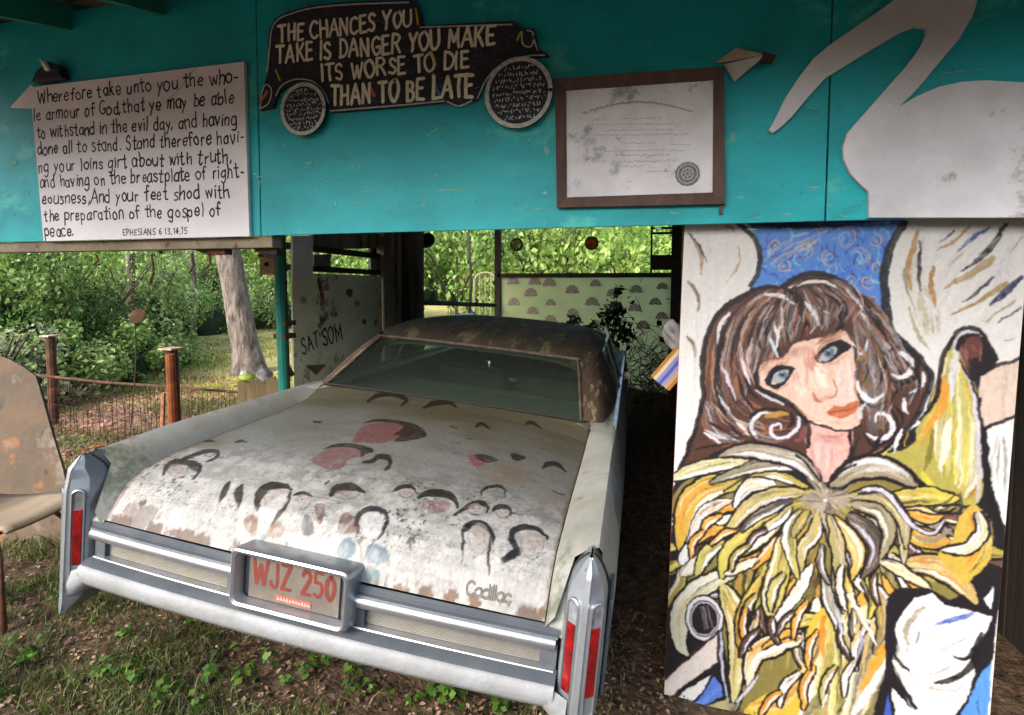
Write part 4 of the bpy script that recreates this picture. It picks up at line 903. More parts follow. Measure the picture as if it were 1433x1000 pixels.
def DF(pts, col, a=.9, bristle=.5, sm=True):
    P = smooth_path(pts, 4, True) if sm else np.array(pts, float); Q = np.array([dl(*q) for q in P]); r = cv._cov_poly(Q)
    if r: x0, y0, cov = r; cv.blend(x0, y0, np.clip(cov, 0, 1)*a*(1-bristle*cv.grain[y0:y0+cov.shape[0], x0:x0+cov.shape[1]]), col)
# peeled white paint islands and the dense dotted writing near the edge
sp = fbm(NY, NX, 9, rg, 3); k = np.clip((sp-.40)/.25, 0, 1)*np.clip((.36-TY)/.22, 0, 1); cv.c += (np.array(lin('dddcd8'))-cv.c)*(k*.75)[..., None]
sp = fbm(NY, NX, 3.0, rg, 2); reg = np.clip((.30-TY)/.08, 0, 1)*np.clip((TY-.03)/.03, 0, 1)*np.clip((fbm(NY, NX, 60, rg, 3)-.50)/.08, 0, 1)
k = np.clip((sp-.66)/.05, 0, 1)*reg; cv.c += (np.array(lin('4a4743'))-cv.c)*(k*.85)[..., None]
k = np.clip((sp-.74)/.05, 0, 1)*np.clip((.7-TY)/.3, 0, 1)*.5; cv.c += (np.array(lin('55524a'))-cv.c)*k[..., None]
# brown wash stains
for (px, py, rx, ry, col, a) in ((714, 662, 45, 22, '8a6a40', .55), (300, 620, 50, 12, '7a6a4e', .5), (560, 640, 60, 18, '8d8578', .3), (240, 630, 30, 10, '7d6b4c', .5), (480, 690, 60, 10, '7d7a6a', .3), (770, 700, 30, 25, '8d7a60', .4), (620, 580, 150, 14, '6a5f45', .5), (400, 600, 90, 20, '6f6f60', .4), (330, 580, 60, 14, '67675a', .5)):
    cxy = np.array(dl(px, py)); e1 = np.array(dl(px+rx, py))-cxy; e2 = np.array(dl(px, py-ry))-cxy; M_ = np.linalg.inv(np.stack([e1, e2], 1))
    jj, ii = np.mgrid[0:NY, 0:NX]; d = np.stack([ii-cxy[0], jj-cxy[1]], -1) @ M_.T; rr = np.hypot(d[..., 0], d[..., 1])+.8*(fbm(NY, NX, 18, rg, 3)-.5)
    k = np.clip(1-rr, 0, 1)*a; cv.c += (np.array(lin(col))-cv.c)*k[..., None]
HAIR = '2f2b1d'; NAVY = '1c1e26'
# pink faces
DF([(493, 617), (509, 596), (549, 591), (582, 601), (575, 609), (549, 616), (529, 621), (503, 619)], '8a4e4c', .9)
DF([(506, 593), (526, 586), (549, 587), (579, 593), (592, 601), (597, 609), (582, 615), (552, 618), (559, 609), (549, 608), (562, 601), (559, 594), (529, 590)], HAIR, .95, .3)
DF([(440, 650), (438, 640), (463, 626), (493, 626), (506, 637), (486, 644), (480, 654), (463, 657)], '8f5a58', .8)
DF([(450, 629), (470, 621), (493, 620), (516, 626), (522, 632), (509, 637), (503, 641), (504, 632), (490, 626), (466, 626)], HAIR, .95, .3)
DF([(655, 639), (664, 637), (678, 644), (674, 652), (661, 652)], '9a5052', .85); DF([(664, 637), (681, 636), (697, 644), (678, 647)], HAIR)
DF([(592, 702), (628, 702), (625, 715), (602, 718)], '94686a', .75)
for pts, w_ in (([(513, 563), (529, 553), (552, 551), (569, 560), (560, 568)], 5), ([(592, 571), (608, 564), (628, 563), (640, 571)], 5), ([(506, 647), (521, 645), (529, 639), (544, 641), (546, 650), (538, 658)], 5), ([(664, 598), (674, 593), (687, 601)], 3), ([(630, 596), (640, 600)], 3), ([(734, 594), (744, 591), (759, 600)], 3),
                ([(628, 620), (645, 620)], 2), ([(634, 634), (648, 634)], 2), ([(651, 614), (664, 614)], 2), ([(714, 636), (724, 640), (736, 641)], 6), ([(758, 655), (768, 649), (780, 650), (793, 661)], 5), ([(674, 694), (677, 684), (694, 680), (706, 685), (706, 696)], 3), ([(772, 687), (790, 693)], 3), ([(665, 689), (674, 689)], 2),
                ([(460, 694), (472, 684), (493, 682), (510, 690)], 8), ([(549, 688), (562, 682), (576, 682), (585, 693)], 4.5), ([(584, 698), (598, 691), (622, 691), (636, 699), (640, 711)], 7), ([(634, 721), (651, 711), (668, 704), (682, 708), (679, 719)], 5), ([(688, 716), (694, 710), (711, 711), (714, 722)], 4.5), ([(714, 718), (732, 721)], 2),
                ([(226, 667), (233, 653), (247, 647), (264, 648), (280, 653), (270, 671)], 6), ([(248, 646), (268, 638), (290, 631), (305, 633), (299, 642), (286, 647)], 4), ([(268, 618), (290, 617), (302, 618)], 2), ([(328, 619), (338, 617), (345, 620)], 2.5), ([(437, 590), (450, 591)], 5), ([(455, 678), (460, 672)], 5),
                ([(322, 674), (314, 688), (306, 705)], 6), ([(339, 678), (333, 694), (331, 713)], 8), ([(360, 716), (361, 696), (374, 682), (395, 680), (410, 686)], 8), ([(408, 688), (400, 705), (388, 722), (378, 738)], 5), ([(410, 693), (425, 690), (437, 695)], 3.5)):
    DS(pts, w_*1.55, HAIR, .97, (.4, .3), bristle=.12)
for pts, w_ in (([(651, 736), (664, 731), (680, 737), (688, 748), (690, 762)], 8), ([(648, 740), (648, 762), (647, 788)], 4), ([(685, 752), (684, 780), (684, 806)], 4), ([(703, 785), (714, 778), (722, 770), (716, 756), (718, 744), (732, 738), (752, 740), (768, 755)], 9), ([(500, 747), (500, 726), (513, 713), (531, 713), (541, 726), (537, 742), (527, 755)], 7)):
    DS(pts, w_*1.1, NAVY, .97, (.8, .4), bristle=.1)
DF([(705, 789), (712, 775), (726, 766), (728, 776)], NAVY, .95); DF([(264, 650), (282, 652), (276, 660), (266, 657)], HAIR)
for (x, y, rx, ry) in ((248, 658, 15, 9), (385, 699, 16, 14), (568, 690, 11, 6), (666, 712, 11, 7), (703, 718, 9, 6), (670, 752, 15, 20), (745, 760, 17, 18), (484, 692, 18, 6), (425, 700, 10, 9)):
    DF([(x+rx*math.cos(t), y+ry*math.sin(t)) for t in np.linspace(0, 5.6, 9)], 'c4b4ac', .6, .5)
    DS([(x-rx, y-ry*.3), (x-rx*.85, y+ry*.6), (x-rx*.3, y+ry*1.15), (x+rx*.3, y+ry*1.15), (x+rx*.85, y+ry*.6), (x+rx, y-ry*.3)], 1.8, '3c3a36', .6, (1, 1), .5)
    for (dx, dy, l) in ((-.45, -.1, .3), (.25, -.1, .3), (-.15, .45, .35)): DS([(x+dx*rx, y+dy*ry), (x+(dx+l)*rx, y+dy*ry)], 1.5, '4a4744', .7, (1, 1))
DF([(506, 728), (514, 718), (530, 718), (535, 730), (529, 748), (516, 750), (507, 742)], 'e4e4e4', .9)
DS([(513, 732), (517, 732)], 2, '4a4a50'); DS([(523, 732), (528, 732)], 2, '4a4a50'); DS([(516, 742), (524, 742)], 2, '6a5a58')
DF([(384, 700), (395, 694), (402, 702), (388, 716), (368, 728), (364, 712)], 'dedfe0', .8)
for P, c_ in (([(470, 775), (476, 758), (492, 753), (498, 774), (486, 787), (474, 785)], '2f6f84'), ([(511, 781), (516, 764), (531, 763), (544, 778), (538, 791), (517, 791)], '2b6784'), ([(514, 797), (529, 803), (526, 820), (508, 820)], '4b828f'), ([(362, 747), (371, 751), (365, 761)], '4b828f'),
              ([(473, 741), (480, 720), (496, 723), (500, 741), (483, 748)], '6b4538'), ([(342, 727), (357, 720), (361, 742), (354, 751), (341, 745)], '7d5026'), ([(372, 745), (387, 731), (396, 742), (390, 756), (371, 755)], '8a5c2a'), ([(440, 707), (454, 707), (450, 735), (441, 722)], '74483c'), ([(425, 722), (434, 726), (440, 740), (432, 752), (420, 744)], '55565a'),
              ([(648, 742), (650, 732), (660, 738), (652, 745)], NAVY)):
    DF(P, c_, .9, .6)
for P, w_ in (([(257, 725), (292, 734), (331, 746)], 1.5), ([(400, 735), (417, 752), (435, 757), (462, 742)], 1.5), ([(225, 690), (260, 705), (300, 715)], 1.2), ([(498, 756), (504, 770), (506, 790)], 3), ([(522, 756), (515, 775), (506, 790)], 2)): DS(P, w_, '4a4842', .7)
# scribbled lines of tiny writing
r = random.Random(2)
for (x0, x1, ya, yb, sl_) in ((540, 615, 735, 796, .22), (700, 762, 760, 800, .2), (255, 330, 690, 735, .27), (190, 250, 665, 715, .27), (345, 470, 750, 775, .25), (420, 470, 690, 725, .22), (560, 640, 800, 828, .2)):
    y = ya
    while y < yb:
        x = x0
        while x < x1:
            yy = y+(x-x0)*sl_
            DS([(x, yy), (x+r.uniform(.8, 2.6), yy+r.uniform(-1.6, 1.6))], r.uniform(.8, 1.6), '38363a', r.uniform(.5, .95), (1, 1), .2); x += r.uniform(1.6, 4)
        y += r.uniform(3.6, 5)
# rust at the lid's rear corners and edge
jj, ii = np.mgrid[0:NY, 0:NX]; nn = fbm(NY, NX, 12, rg, 4)
def rustpatch(pts, col, a=1.):
    Q = np.array([dl(*q) for q in pts]); cxy = Q.mean(0); rad = np.abs(Q-cxy).max(0)+1
    d = np.hypot((ii-cxy[0])/rad[0], (jj-cxy[1])/rad[1])+1.6*(nn-.5); k = np.clip((1-d)/.12, 0, 1)*a; cv.c[:] += (np.array(lin(col))-cv.c)*k[..., None]
rustpatch([(178, 718), (196, 710), (214, 736), (186, 732)], '6a5448', .6); rustpatch([(232, 745), (250, 750)], '6a4838', .8); rustpatch([(190, 708), (205, 705)], '5a4034')
for P in ([(550, 826), (566, 834)], [(586, 828), (602, 838)], [(622, 834), (636, 842)], [(655, 840), (668, 848)], [(752, 858), (764, 866)], [(320, 778), (345, 786)], [(470, 812), (486, 820)]): rustpatch(P, '7d5226', .9)
k = np.clip((.004+.016*nn-TY)/.006, 0, 1)*np.clip((nn-.50)/.08, 0, 1); cv.c += (np.array(lin('6a4a30'))-cv.c)*(k*.9)[..., None]
k = np.clip((np.abs(UX)-(LW-.012-.02*(nn-.4)))/.006, 0, 1)*.6; cv.c += (np.array(lin('7a5c3c'))-cv.c)*k[..., None]
lv = np.stack([UX, UY, LZ], -1).reshape(-1, 3); I = np.arange(NX*NY).reshape(NY, NX); lf = np.stack([I[:-1, :-1], I[:-1, 1:], I[1:, 1:], I[1:, :-1]], -1).reshape(-1, 4)
sy = (fbm(NY, NX, 10, rg, 2)-.5)*2.2; sx_ = (fbm(NY, NX, 10, rg, 2)-.5)*2.6
cv.c = cv.c[np.clip(jj+sy, 0, NY-1).astype(int), np.clip(ii+sx_, 0, NX-1).astype(int)]
cv.c *= (.38*(.86+.28*fbm(NY, NX, 2.2, rg, 2)))[..., None]
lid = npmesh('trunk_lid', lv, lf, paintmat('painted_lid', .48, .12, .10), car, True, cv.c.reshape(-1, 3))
lid['label'] = 'white trunk lid covered with painted faces and black hair'
# rolled edge of the lid
sweep([(.0, .688), (.004, .680), (.02, .678)], np.linspace(-LW, LW, 31), 'lid_edge', LIP, endcap=False)
# script emblem
m = MB(); r = random.Random(1)
a = on_lid(650, 833); b = on_lid(714, 846)
fe = lambda u, v, l: (u, v, float(lidz(u, v))+.004+l)
letter(m, 'Cadillac', fe, a[0], a[1], b[0], b[1]-.0, .020, .0045, seed=4, jit=.0, sp=-.02)
m.build('script_emblem', mat('tarnished_emblem', '5a5650', '3e3a34', 60, .5, .3), lid)
# ------------------------------------------------------------------ the painted angel board
YA = 2.262
BW, BH = 1.150, 2.26
def apx(px, py):      # survey sheet -> board coordinates (m from the lower left corner)
    p = at(px, py, Y=YA-.006); a = .0265; x = p[0]-BX0; z = p[2]-BZ0
    return (x*math.cos(a)-z*math.sin(a)*1.0, x*math.sin(a)+z*math.cos(a))
q0 = at(928, 1000, Y=YA-.006); q1 = at(957, 330, Y=YA-.006); LEAN = math.atan2(q1[0]-q0[0], q1[2]-q0[2])
BZ0 = -.195; BX0 = q0[0]+(BZ0-q0[2])*math.tan(LEAN)
def apx(px, py):
    p = at(px, py, Y=YA-.006); x = p[0]-BX0; z = p[2]-BZ0; c_, s_ = math.cos(LEAN), math.sin(LEAN)
    return (x*c_-z*s_, x*s_+z*c_)
PPM = 335
AW, AH = int(BW*PPM)+1, int(BH*PPM)+1
ac = Canvas(AW, AH, 'dfdfe0'); rg = np.random.default_rng(11)
gr = fbm(AH, AW, 5, rg, 3); ac.grain = np.clip((gr-.36)*2.4, 0, 1)
ac.c *= (.90+.14*fbm(AH, AW, 40, rg, 5))[..., None]
K_ = PPM*.00243
def A_(pts): return [tuple(np.array(apx(*p))*PPM) for p in pts]
def pp(s): return [tuple(map(float, q.split(','))) for q in s.split()]
INKC = '231f24'
def S(s, w_, col=INKC, a=1., taper=(.5, .3), br=.3): ac.stroke(A_(pp(s)), w_*K_, col, a, taper, br)
def O(s, w_, col=INKC): ac.stroke(A_(pp(s)), w_*K_, col, 1, (.8, .7), .12)
def Fi(s, col, a=1., sm=True): ac.fill(A_(pp(s)), col, a, sm)
ra = random.Random(21)
def B(s, width, n, cols, w_=(2, 5), a=.9, span=(.35, .9)):
    """bundle of loose brush strokes along a path"""
    P = smooth_path(pp(s), 8); m = len(P)
    D = np.gradient(P, axis=0); L = np.maximum(np.linalg.norm(D, axis=1), 1e-6)[:, None]; Nn = np.stack([-D[:, 1], D[:, 0]], 1)/L
    for k in range(n):
        o = ra.uniform(-.5, .5)*width; ln = ra.uniform(*span); st = ra.uniform(0, 1-ln); i0 = int(st*(m-1)); i1 = min(m-1, max(i0+3, int((st+ln)*(m-1)))); i0 = min(i0, i1-3); tt = np.linspace(0, 1, m)[i0:i1+1]
        env = .45+.55*np.sin(np.pi*np.clip(tt, 0, 1)); Q = P[i0:i1+1]+Nn[i0:i1+1]*(o*env)[:, None]
        ac.stroke(A_(Q[::2] if len(Q) > 8 else Q), ra.uniform(*w_)*K_, ra.choice(cols), a, (.3, .15), .45)
def leaf(s, width, fill, cols, n=10, edge=3.2, w_=(2, 4.5), hi=None, bend=.5):
    """petal-like feather: black outline, ground colour, streaks and a light side"""
    P = smooth_path(pp(s), 8); m = len(P); D = np.gradient(P, axis=0); L = np.maximum(np.linalg.norm(D, axis=1), 1e-6)[:, None]; Nn = np.stack([-D[:, 1], D[:, 0]], 1)/L
    t = np.linspace(0, 1, m); env = width/2*((t+.006)**.6*(1-t)**.75*1.66+.01)
    def out(e): return list(map(tuple, np.vstack([P+Nn*(env+e)[:, None], (P-Nn*(env+e)[:, None])[::-1]])))
    r = ac._cov_poly(A_(out(edge))); r and ac.blend(*r, INKC)
    r = ac._cov_poly(A_(out(0))); r and ac.blend(*r, fill)
    for k in range(int(n*1.8)):
        o = ra.uniform(-.85, .85); st = ra.uniform(0, .5); ln = ra.uniform(.3, .5); i0 = int(st*(m-1)); i1 = int((st+ln)*(m-1))
        Q = P[i0:i1+1]+Nn[i0:i1+1]*(o*env[i0:i1+1]*.9)[:, None]; ac.stroke(A_(Q[::2]), ra.uniform(*w_)*K_*.75, ra.choice(cols+['4a4038'] if k % 3 == 0 else cols), .85, (.3, .1), .6)
    if hi:
        for (o, c_, ww) in hi: Q = P[int(m*.12):int(m*.92)]+Nn[int(m*.12):int(m*.92)]*(o*env[int(m*.12):int(m*.92)])[:, None]; ac.stroke(A_(Q[::2]), ww*K_, c_, .95, (.3, .15), .3)
# sky with curls
Fi('1040,296 1064,345 1066,362 1060,385 1045,412 1100,405 1160,395 1200,420 1246,475 1246,430 1238,400 1242,350 1262,318 1270,296', '4a86d6', 1, False)
for k in range(260):
    x, y = ra.uniform(1045, 1255), ra.uniform(306, 465); a0 = ra.uniform(0, 6.3); rr = ra.uniform(4, 12); L = ra.uniform(1, 3.5)
    if y > 395+max(0, (x-1190)) or x < 1066 and y < 330: continue
    if x < 1066+abs(y-362)*.0-(y-362)*.3*(y > 362): continue
    ac.stroke(A_([(x+rr*math.cos(a0+L*t), y+rr*math.sin(a0+L*t)) for t in np.linspace(0, 1, 6)]), ra.uniform(2, 3.6)*K_, ra.choice(['2f5fd0', '2446b8', '6fb0e6', '8cc4ea', '3a70dc', '1f3fa8']), .85, (.4, .2), .3)
for (x, y, rr) in ((1183, 332, 16), (1205, 362, 15), (1160, 360, 12), (1125, 352, 13), (1096, 372, 9), (1190, 395, 9), (1225, 335, 10), (1215, 395, 9), (1150, 318, 9), (1228, 375, 7), (1085, 345, 9), (1185, 420, 8), (1215, 430, 7), (1222, 420, 6)):
    for (dr, c_, ww) in ((0, 'c8a878', 2.6), (-3, '2c3f88', 2.2), (-6, '7fb4ea', 2.4)):
        if rr+dr < 3: continue
        a0 = ra.uniform(0, 6); ac.stroke(A_([(x+(rr+dr)*(1-.45*t)*math.cos(a0+6.4*t), y+(rr+dr)*(1-.45*t)*math.sin(a0+6.4*t)) for t in np.linspace(0, 1, 15)]), ww*K_, c_, .9, (.4, .2), .3)
B('1062,380 1090,355 1120,338 1150,328', 26, 16, ['b4a58a', 'c9b48a', '9fb3cc'], (2, 4), .8, (.2, .4))
B('1045,312 1120,312 1250,312', 12, 20, ['1c2230', '23304a', '2c2a30'], (3, 6), .8, (.2, .5))
# left wing edge and strokes
Fi('950,296 1030,300 1050,322 1062,350 1058,384 1046,404 1010,430 992,460 984,500 984,545 970,605 950,655 930,700 926,540', 'dcdcdc', 1, False)
B('985,320 975,450 965,600', 60, 26, ['c8c8c6', 'e6e6e6', 'd2cfc8', 'bfc2c4', 'e2e2e4'], (5, 11), .5)
B('1030,330 1026,380 1000,430', 50, 16, ['cfcfd0', 'e8e8e8', 'd9d6cc'], (5, 11), .5)
S('970,336 980,356 982,384', 7, 'a98d70'); S('964,324 978,342 988,368', 5)
for s in ('961,392 971,404 978,420 976,436', '960,470 971,484 974,500'): S(s, 8, 'a89a86'); S(s, 3, '5c5650')
S('1031,344 1034,362 1027,380 1015,396', 4, 'b09a78'); S('1012,315 1024,318 1028,324', 4, 'b98a50'); S('993,348 996,352', 5, 'a8906c')
S('975,424 970,560 955,640', 4, 'b9b7b2', .6)
O('1028,308 1045,322 1060,342 1064,362 1059,384 1048,402', 9)
# right wing
Fi('1262,300 1246,345 1240,392 1244,440 1252,470 1290,520 1310,540 1330,500 1345,470 1370,466 1395,500 1433,496 1445,400 1450,300', 'd8d8d8', 1, False)
B('1400,320 1350,400 1310,470', 110, 40, ['c8c8c8', 'e8e8ea', 'cfcbc0', 'dcdce0', 'bcbcc0'], (6, 12), .5)
B('1300,320 1285,420 1300,500', 50, 16, ['cdcbc6', 'e6e6e6', 'b9b4a8'], (5, 10), .5)
B('1290,400 1298,440 1306,480', 34, 26, ['b3a78f', 'c4bca8', 'a89c88'], (2, 5), .7, (.2, .4))
for s, w_, c_ in (('1287,336 1287,370 1285,390 1290,408', 5.5, INKC), ('1285,322 1273,362 1271,386 1276,408', 9, 'b08a44'), ('1309,372 1303,390 1305,412 1311,430', 8, 'a8803a'), ('1265,374 1267,396 1279,434', 3.5, '8a8684'), ('1409,312 1389,344 1369,364 1345,380', 8.5, INKC), ('1386,318 1361,332 1339,352', 6, '3c5c92'),
              ('1358,314 1334,336 1311,350', 6, 'b0883c'), ('1336,320 1315,338', 4.5, '34323a'), ('1393,358 1365,380 1321,404', 11, 'a8966e'), ('1391,386 1369,406 1346,422', 5, '46444e'), ('1413,394 1383,414 1331,441', 8, 'a38b52'), ('1433,386 1409,408 1385,427', 10, '2a3858'), ('1423,418 1379,450', 9, 'a59a82'), ('1430,428 1397,452', 8, '2a3450'),
              ('1433,328 1413,354', 5, 'b39a60'), ('1404,476 1420,474', 4, '8a8480'), ('1400,330 1370,356', 5, '9a948a'), ('1270,430 1285,470 1300,490', 5, 'a59a82'), ('1350,350 1330,372', 5, 'aca390')): S(s, w_, c_)
O('1266,308 1249,340 1241,362 1237,392 1240,424 1244,450 1250,470', 13)
# black ground of the lower body
Fi('935,700 958,640 1000,610 1130,600 1200,650 1290,590 1330,470 1380,470 1395,505 1376,560 1384,640 1394,700 1408,740 1402,850 1380,870 1366,1050 920,1050 930,800', '282328', 1, False)
Fi('940,700 990,650 1060,640 1150,690 1250,650 1300,700 1380,720 1384,780 1352,812 1330,838 1250,836 1236,900 1196,1050 1030,1050 1030,985 1010,880 1030,830 1000,806 960,815 950,770', '857a40'); B('1154,700 1080,780 1080,960', 150, 120, ['a89a48', 'c4b450', '5c5030', '8f8a40', '3c3226', 'b98f30', '6a6038'], (4, 9), .9, (.15, .4)); B('1154,700 1220,780 1190,980', 110, 90, ['a89a60', 'c4b480', '5c5040', '8f8a60', '3c3226', 'b98f30'], (4, 9), .9, (.15, .4)); B('1180,700 1280,760 1370,790', 90, 60, ['a89a48', 'c4b450', '5c5030', 'b98f30'], (4, 8), .9, (.15, .4))
COLS = [['a89a48', 'd8cf6a', '8f8838'], ['d8a030', 'e0b44a', 'b87a28'], ['d8d4c4', 'e6e4da', 'b8a884'], ['8d8678', 'b5ab90', '5c544c'], ['b8b060', 'c4bc78', '6a6038'], ['6b5040', '8a6a50', '3c302c']]
for k in range(95):
    a = ra.uniform(-.15, math.pi+.15); d0 = ra.uniform(40, 290); x = 1154+d0*math.cos(a)*.92; y = 705+d0*abs(math.sin(a))*1.02; 
    if not (945 < x < 1385) or (x > 1235 and y > 800) or (x < 1015 and y > 800): continue
    L = ra.uniform(50, 105); b = a+ra.uniform(-.7, .7); c3 = ra.choice(COLS); cv_ = ra.uniform(-.35, .35)
    leaf('%f,%f %f,%f %f,%f' % (x, y, x+L*.5*math.cos(b+cv_), y+L*.5*abs(math.sin(b)), x+L*math.cos(b), y+L*abs(math.sin(b+cv_))), ra.uniform(17, 30), c3[0], c3, 9, ra.uniform(2.6, 4.6), (1.5, 4), hi=[(ra.choice((-.6, .6)), ra.choice(['e0e0e4', 'd8d4ec', 'e6dcc0', '2c2628']), 2.6)])
# hair
Fi('1046,408 1070,398 1093,400 1110,388 1140,383 1165,388 1185,400 1205,420 1228,447 1250,466 1272,486 1292,508 1302,526 1296,552 1284,578 1268,602 1250,622 1215,640 1185,660 1150,650 1110,632 1060,615 1018,624 982,642 952,658 962,620 972,600 982,570 984,540 983,500 990,462 1006,434 1030,414', '54392f')
HC = ['6a463a', '7d5446', '8a6650', '3f2b28', '2b2226', '96705c', 'a8a0a4', '5f6670', '74503e', '8d5a40']
HL = ['c9c6cc', 'a8b0bc', 'd8d2d4', 'b89c8c']
B('1080,404 1020,450 1002,520 1000,600', 36, 40, HC, (3, 7)); B('1090,404 1045,450 1030,520 1030,590', 40, 44, HC, (3, 7)); B('1100,406 1075,450 1065,500 1050,540', 34, 34, HC, (3, 6)); B('1110,406 1105,440 1098,490', 34, 28, HC, (3, 6))
B('1125,400 1140,430 1145,470', 40, 34, HC, (3, 6)); B('1150,395 1180,420 1160,470', 34, 28, HC, (3, 6)); B('1170,398 1215,440 1235,500 1260,560', 40, 46, HC, (3, 7)); B('1190,420 1230,470 1270,510 1280,570', 36, 34, HC, (3, 7))
B('1215,470 1225,540 1230,620', 44, 40, HC+['7a6a3a'], (3, 7)); B('990,560 1010,600 1050,600', 40, 34, HC, (3, 7)); B('1010,520 1030,570 1080,600 1120,600', 40, 30, HC, (3, 6)); B('1200,600 1170,640 1150,660', 30, 18, ['2b2226', '3f2b28', '4a3832'], (4, 7))
for s in ('1080,418 1062,440 1050,470 1046,500', '1076,430 1070,460 1080,490', '1110,400 1122,430 1132,460', '1040,440 1026,480 1024,530', '1094,450 1086,480 1096,500', '1150,406 1176,430 1172,460 1150,478', '1200,440 1212,480 1200,500', '1010,470 1004,520 1012,570', '1220,460 1240,500 1230,540', '1250,490 1262,530 1240,570', '1110,400 1132,392 1160,390', '990,590 1010,600 1040,620', '1000,540 1016,580 1030,590', '1030,520 1044,560 1060,575'): S(s, 6, INKC, 1, (.3, .2), .2)
for s, c_, w_ in (('1022,436 1008,455 1004,480', 'd6d4d8', 6), ('1070,412 1092,414 1112,426', 'e2e2e6', 6), ('1082,450 1088,472 1084,490', 'd8d8de', 5), ('1074,470 1082,486 1090,500', 'c0ccd8', 6), ('1095,430 1094,450 1088,470', 'dcd8d4', 5), ('1126,422 1138,436 1146,456', 'd6d0d6', 6), ('1104,402 1120,396 1150,394 1172,402', 'dfd8da', 5), ('1146,430 1160,440', 'd8ccd0', 5),
                ('1100,455 1106,475', '93a4b6', 5), ('1182,402 1204,430 1210,452', 'cfc4c8', 5), ('1188,476 1200,494 1210,490 1216,470', 'ccd4dc', 6), ('1204,420 1230,452 1246,470', '8d6a66', 5), ('1036,480 1040,510 1050,540', 'd4ccd4', 6), ('1010,510 1018,530 1030,560', 'c8c4d4', 5), ('996,538 1004,556 1020,576', 'c4bec8', 5), ('1000,570 1012,590', 'a89478', 4),
                ('984,604 1000,614 1010,620', 'd8d6dc', 5), ('1030,590 1042,600 1050,612', 'd8c4bc', 5), ('1130,470 1126,450', 'b4542c', 6), ('1134,466 1146,448', 'c8d0d8', 4), ('1056,546 1078,556 1098,566', 'c4c0cc', 6), ('1040,560 1056,580', 'b98a78', 5), ('1291,520 1291,536 1273,550', 'd2d2de', 5), ('1267,556 1266,572 1272,580', 'd6d6de', 6), ('1282,524 1284,544 1272,566', '8a8c98', 5)): S(s, w_, c_, 1, (.35, .2), .2)
# face and neck
Fi('1131,585 1190,598 1188,640 1172,664 1156,674 1146,664 1130,634', 'd6a59c')
B('1160,600 1158,640 1156,665', 40, 22, ['e0bab2', 'c98f8a', 'dcb0a8', 'd0b4ae'], (3, 7), .7)
Fi('1059,526 1066,510 1080,505 1097,500 1112,480 1130,476 1151,472 1180,462 1192,484 1198,505 1199,530 1204,555 1200,575 1202,592 1186,600 1152,596 1128,585 1116,574 1100,560 1078,549 1062,540', 'd8b6a6')
B('1120,490 1118,530 1130,580', 50, 26, ['dcc0b0', 'd2a898', 'e2c8bc', 'd8b0a4'], (4, 9), .5); B('1185,500 1185,540 1180,590', 30, 20, ['e2cac2', 'dcb4b0', 'e0c4c0'], (4, 8), .5); B('1150,480 1140,520 1160,560', 30, 14, ['e4d0c0', 'd8b8a4'], (4, 7), .6)
B('1112,520 1116,540', 22, 8, ['c48a7e', 'b98078'], (4, 7), .5); B('1135,490 1140,512 1160,520', 16, 10, ['c47a68', 'b87468', 'cc8a78'], (3, 5), .6); B('1090,555 1120,572', 18, 8, ['d8b8b0', 'cfa8a4'], (4, 7), .6)
S('1078,508 1090,502 1106,501', 4, 'c07a5c'); S('1143,482 1160,472 1180,467', 5, 'dca67e'); S('1142,492 1152,480 1168,472', 3, 'a86a4c')
S('1140,514 1148,530 1156,544', 8, 'e6dccc', .9); S('1166,530 1173,544 1168,554 1158,556', 3.5, 'a06a48'); S('1138,548 1142,558 1150,563', 5, 'ac5c54'); S('1148,562 1158,558', 4, 'c49a84')
for P, ic, rr in (('1070,531 1078,518 1090,510 1104,511 1112,514 1106,527 1094,540 1080,544', (1094, 522), 8.5), ('1141,500 1150,487 1162,478 1176,475 1190,484 1182,494 1167,504 1150,509', (1160, 494), 9.5)):
    Fi(P, '241f26')
Fi('1080,535 1086,521 1096,517 1104,518 1100,528 1091,536', 'a3a6aa'); Fi('1148,501 1155,491 1162,486 1169,487 1171,493 1164,500 1156,505', 'a5a8ac')
for (x, y), rr in (((1095, 524), 6.6), ((1161, 494), 7.2)):
    Fi(' '.join('%f,%f' % (x+rr*math.cos(t), y+rr*.9*math.sin(t)) for t in np.linspace(0, 5.6, 9)), '5c7086'); Fi(' '.join('%f,%f' % (x+3*math.cos(t), y+3*math.sin(t)) for t in np.linspace(0, 5.4, 7)), '2c3644'); S('%f,%f %f,%f' % (x-5, y+4, x+5, y+5), 2, '9fb4c6'); S('%f,%f %f,%f' % (x-2, y-4, x+1, y-3), 3.4, 'e6e8f0')
S('1080,536 1086,536', 4, 'e2d2b4'); S('1146,502 1150,506', 3.5, 'e8dcd4'); S('1178,480 1188,484', 5, INKC); S('1070,532 1078,520 1090,513 1110,514', 3, INKC)
Fi('1156,577 1167,568 1178,569 1187,563 1203,561 1197,575 1187,582 1176,585 1165,583', 'b96a42'); S('1158,577 1176,575 1190,572 1202,565', 2, '84402c'); S('1170,580 1184,579', 3, 'd08a60'); S('1150,578 1158,578', 2.5, 'c08a78')
S('1128,586 1150,592 1180,594', 3, 'e6cabb')
O('1116,576 1130,588 1152,597 1186,602 1204,594', 4)
O('1058,520 1058,536 1066,546 1082,552 1104,564 1120,578 1131,600 1131,628', 9); O('1190,600 1189,640 1174,662', 6)
O('1192,484 1199,502 1199,532', 4)
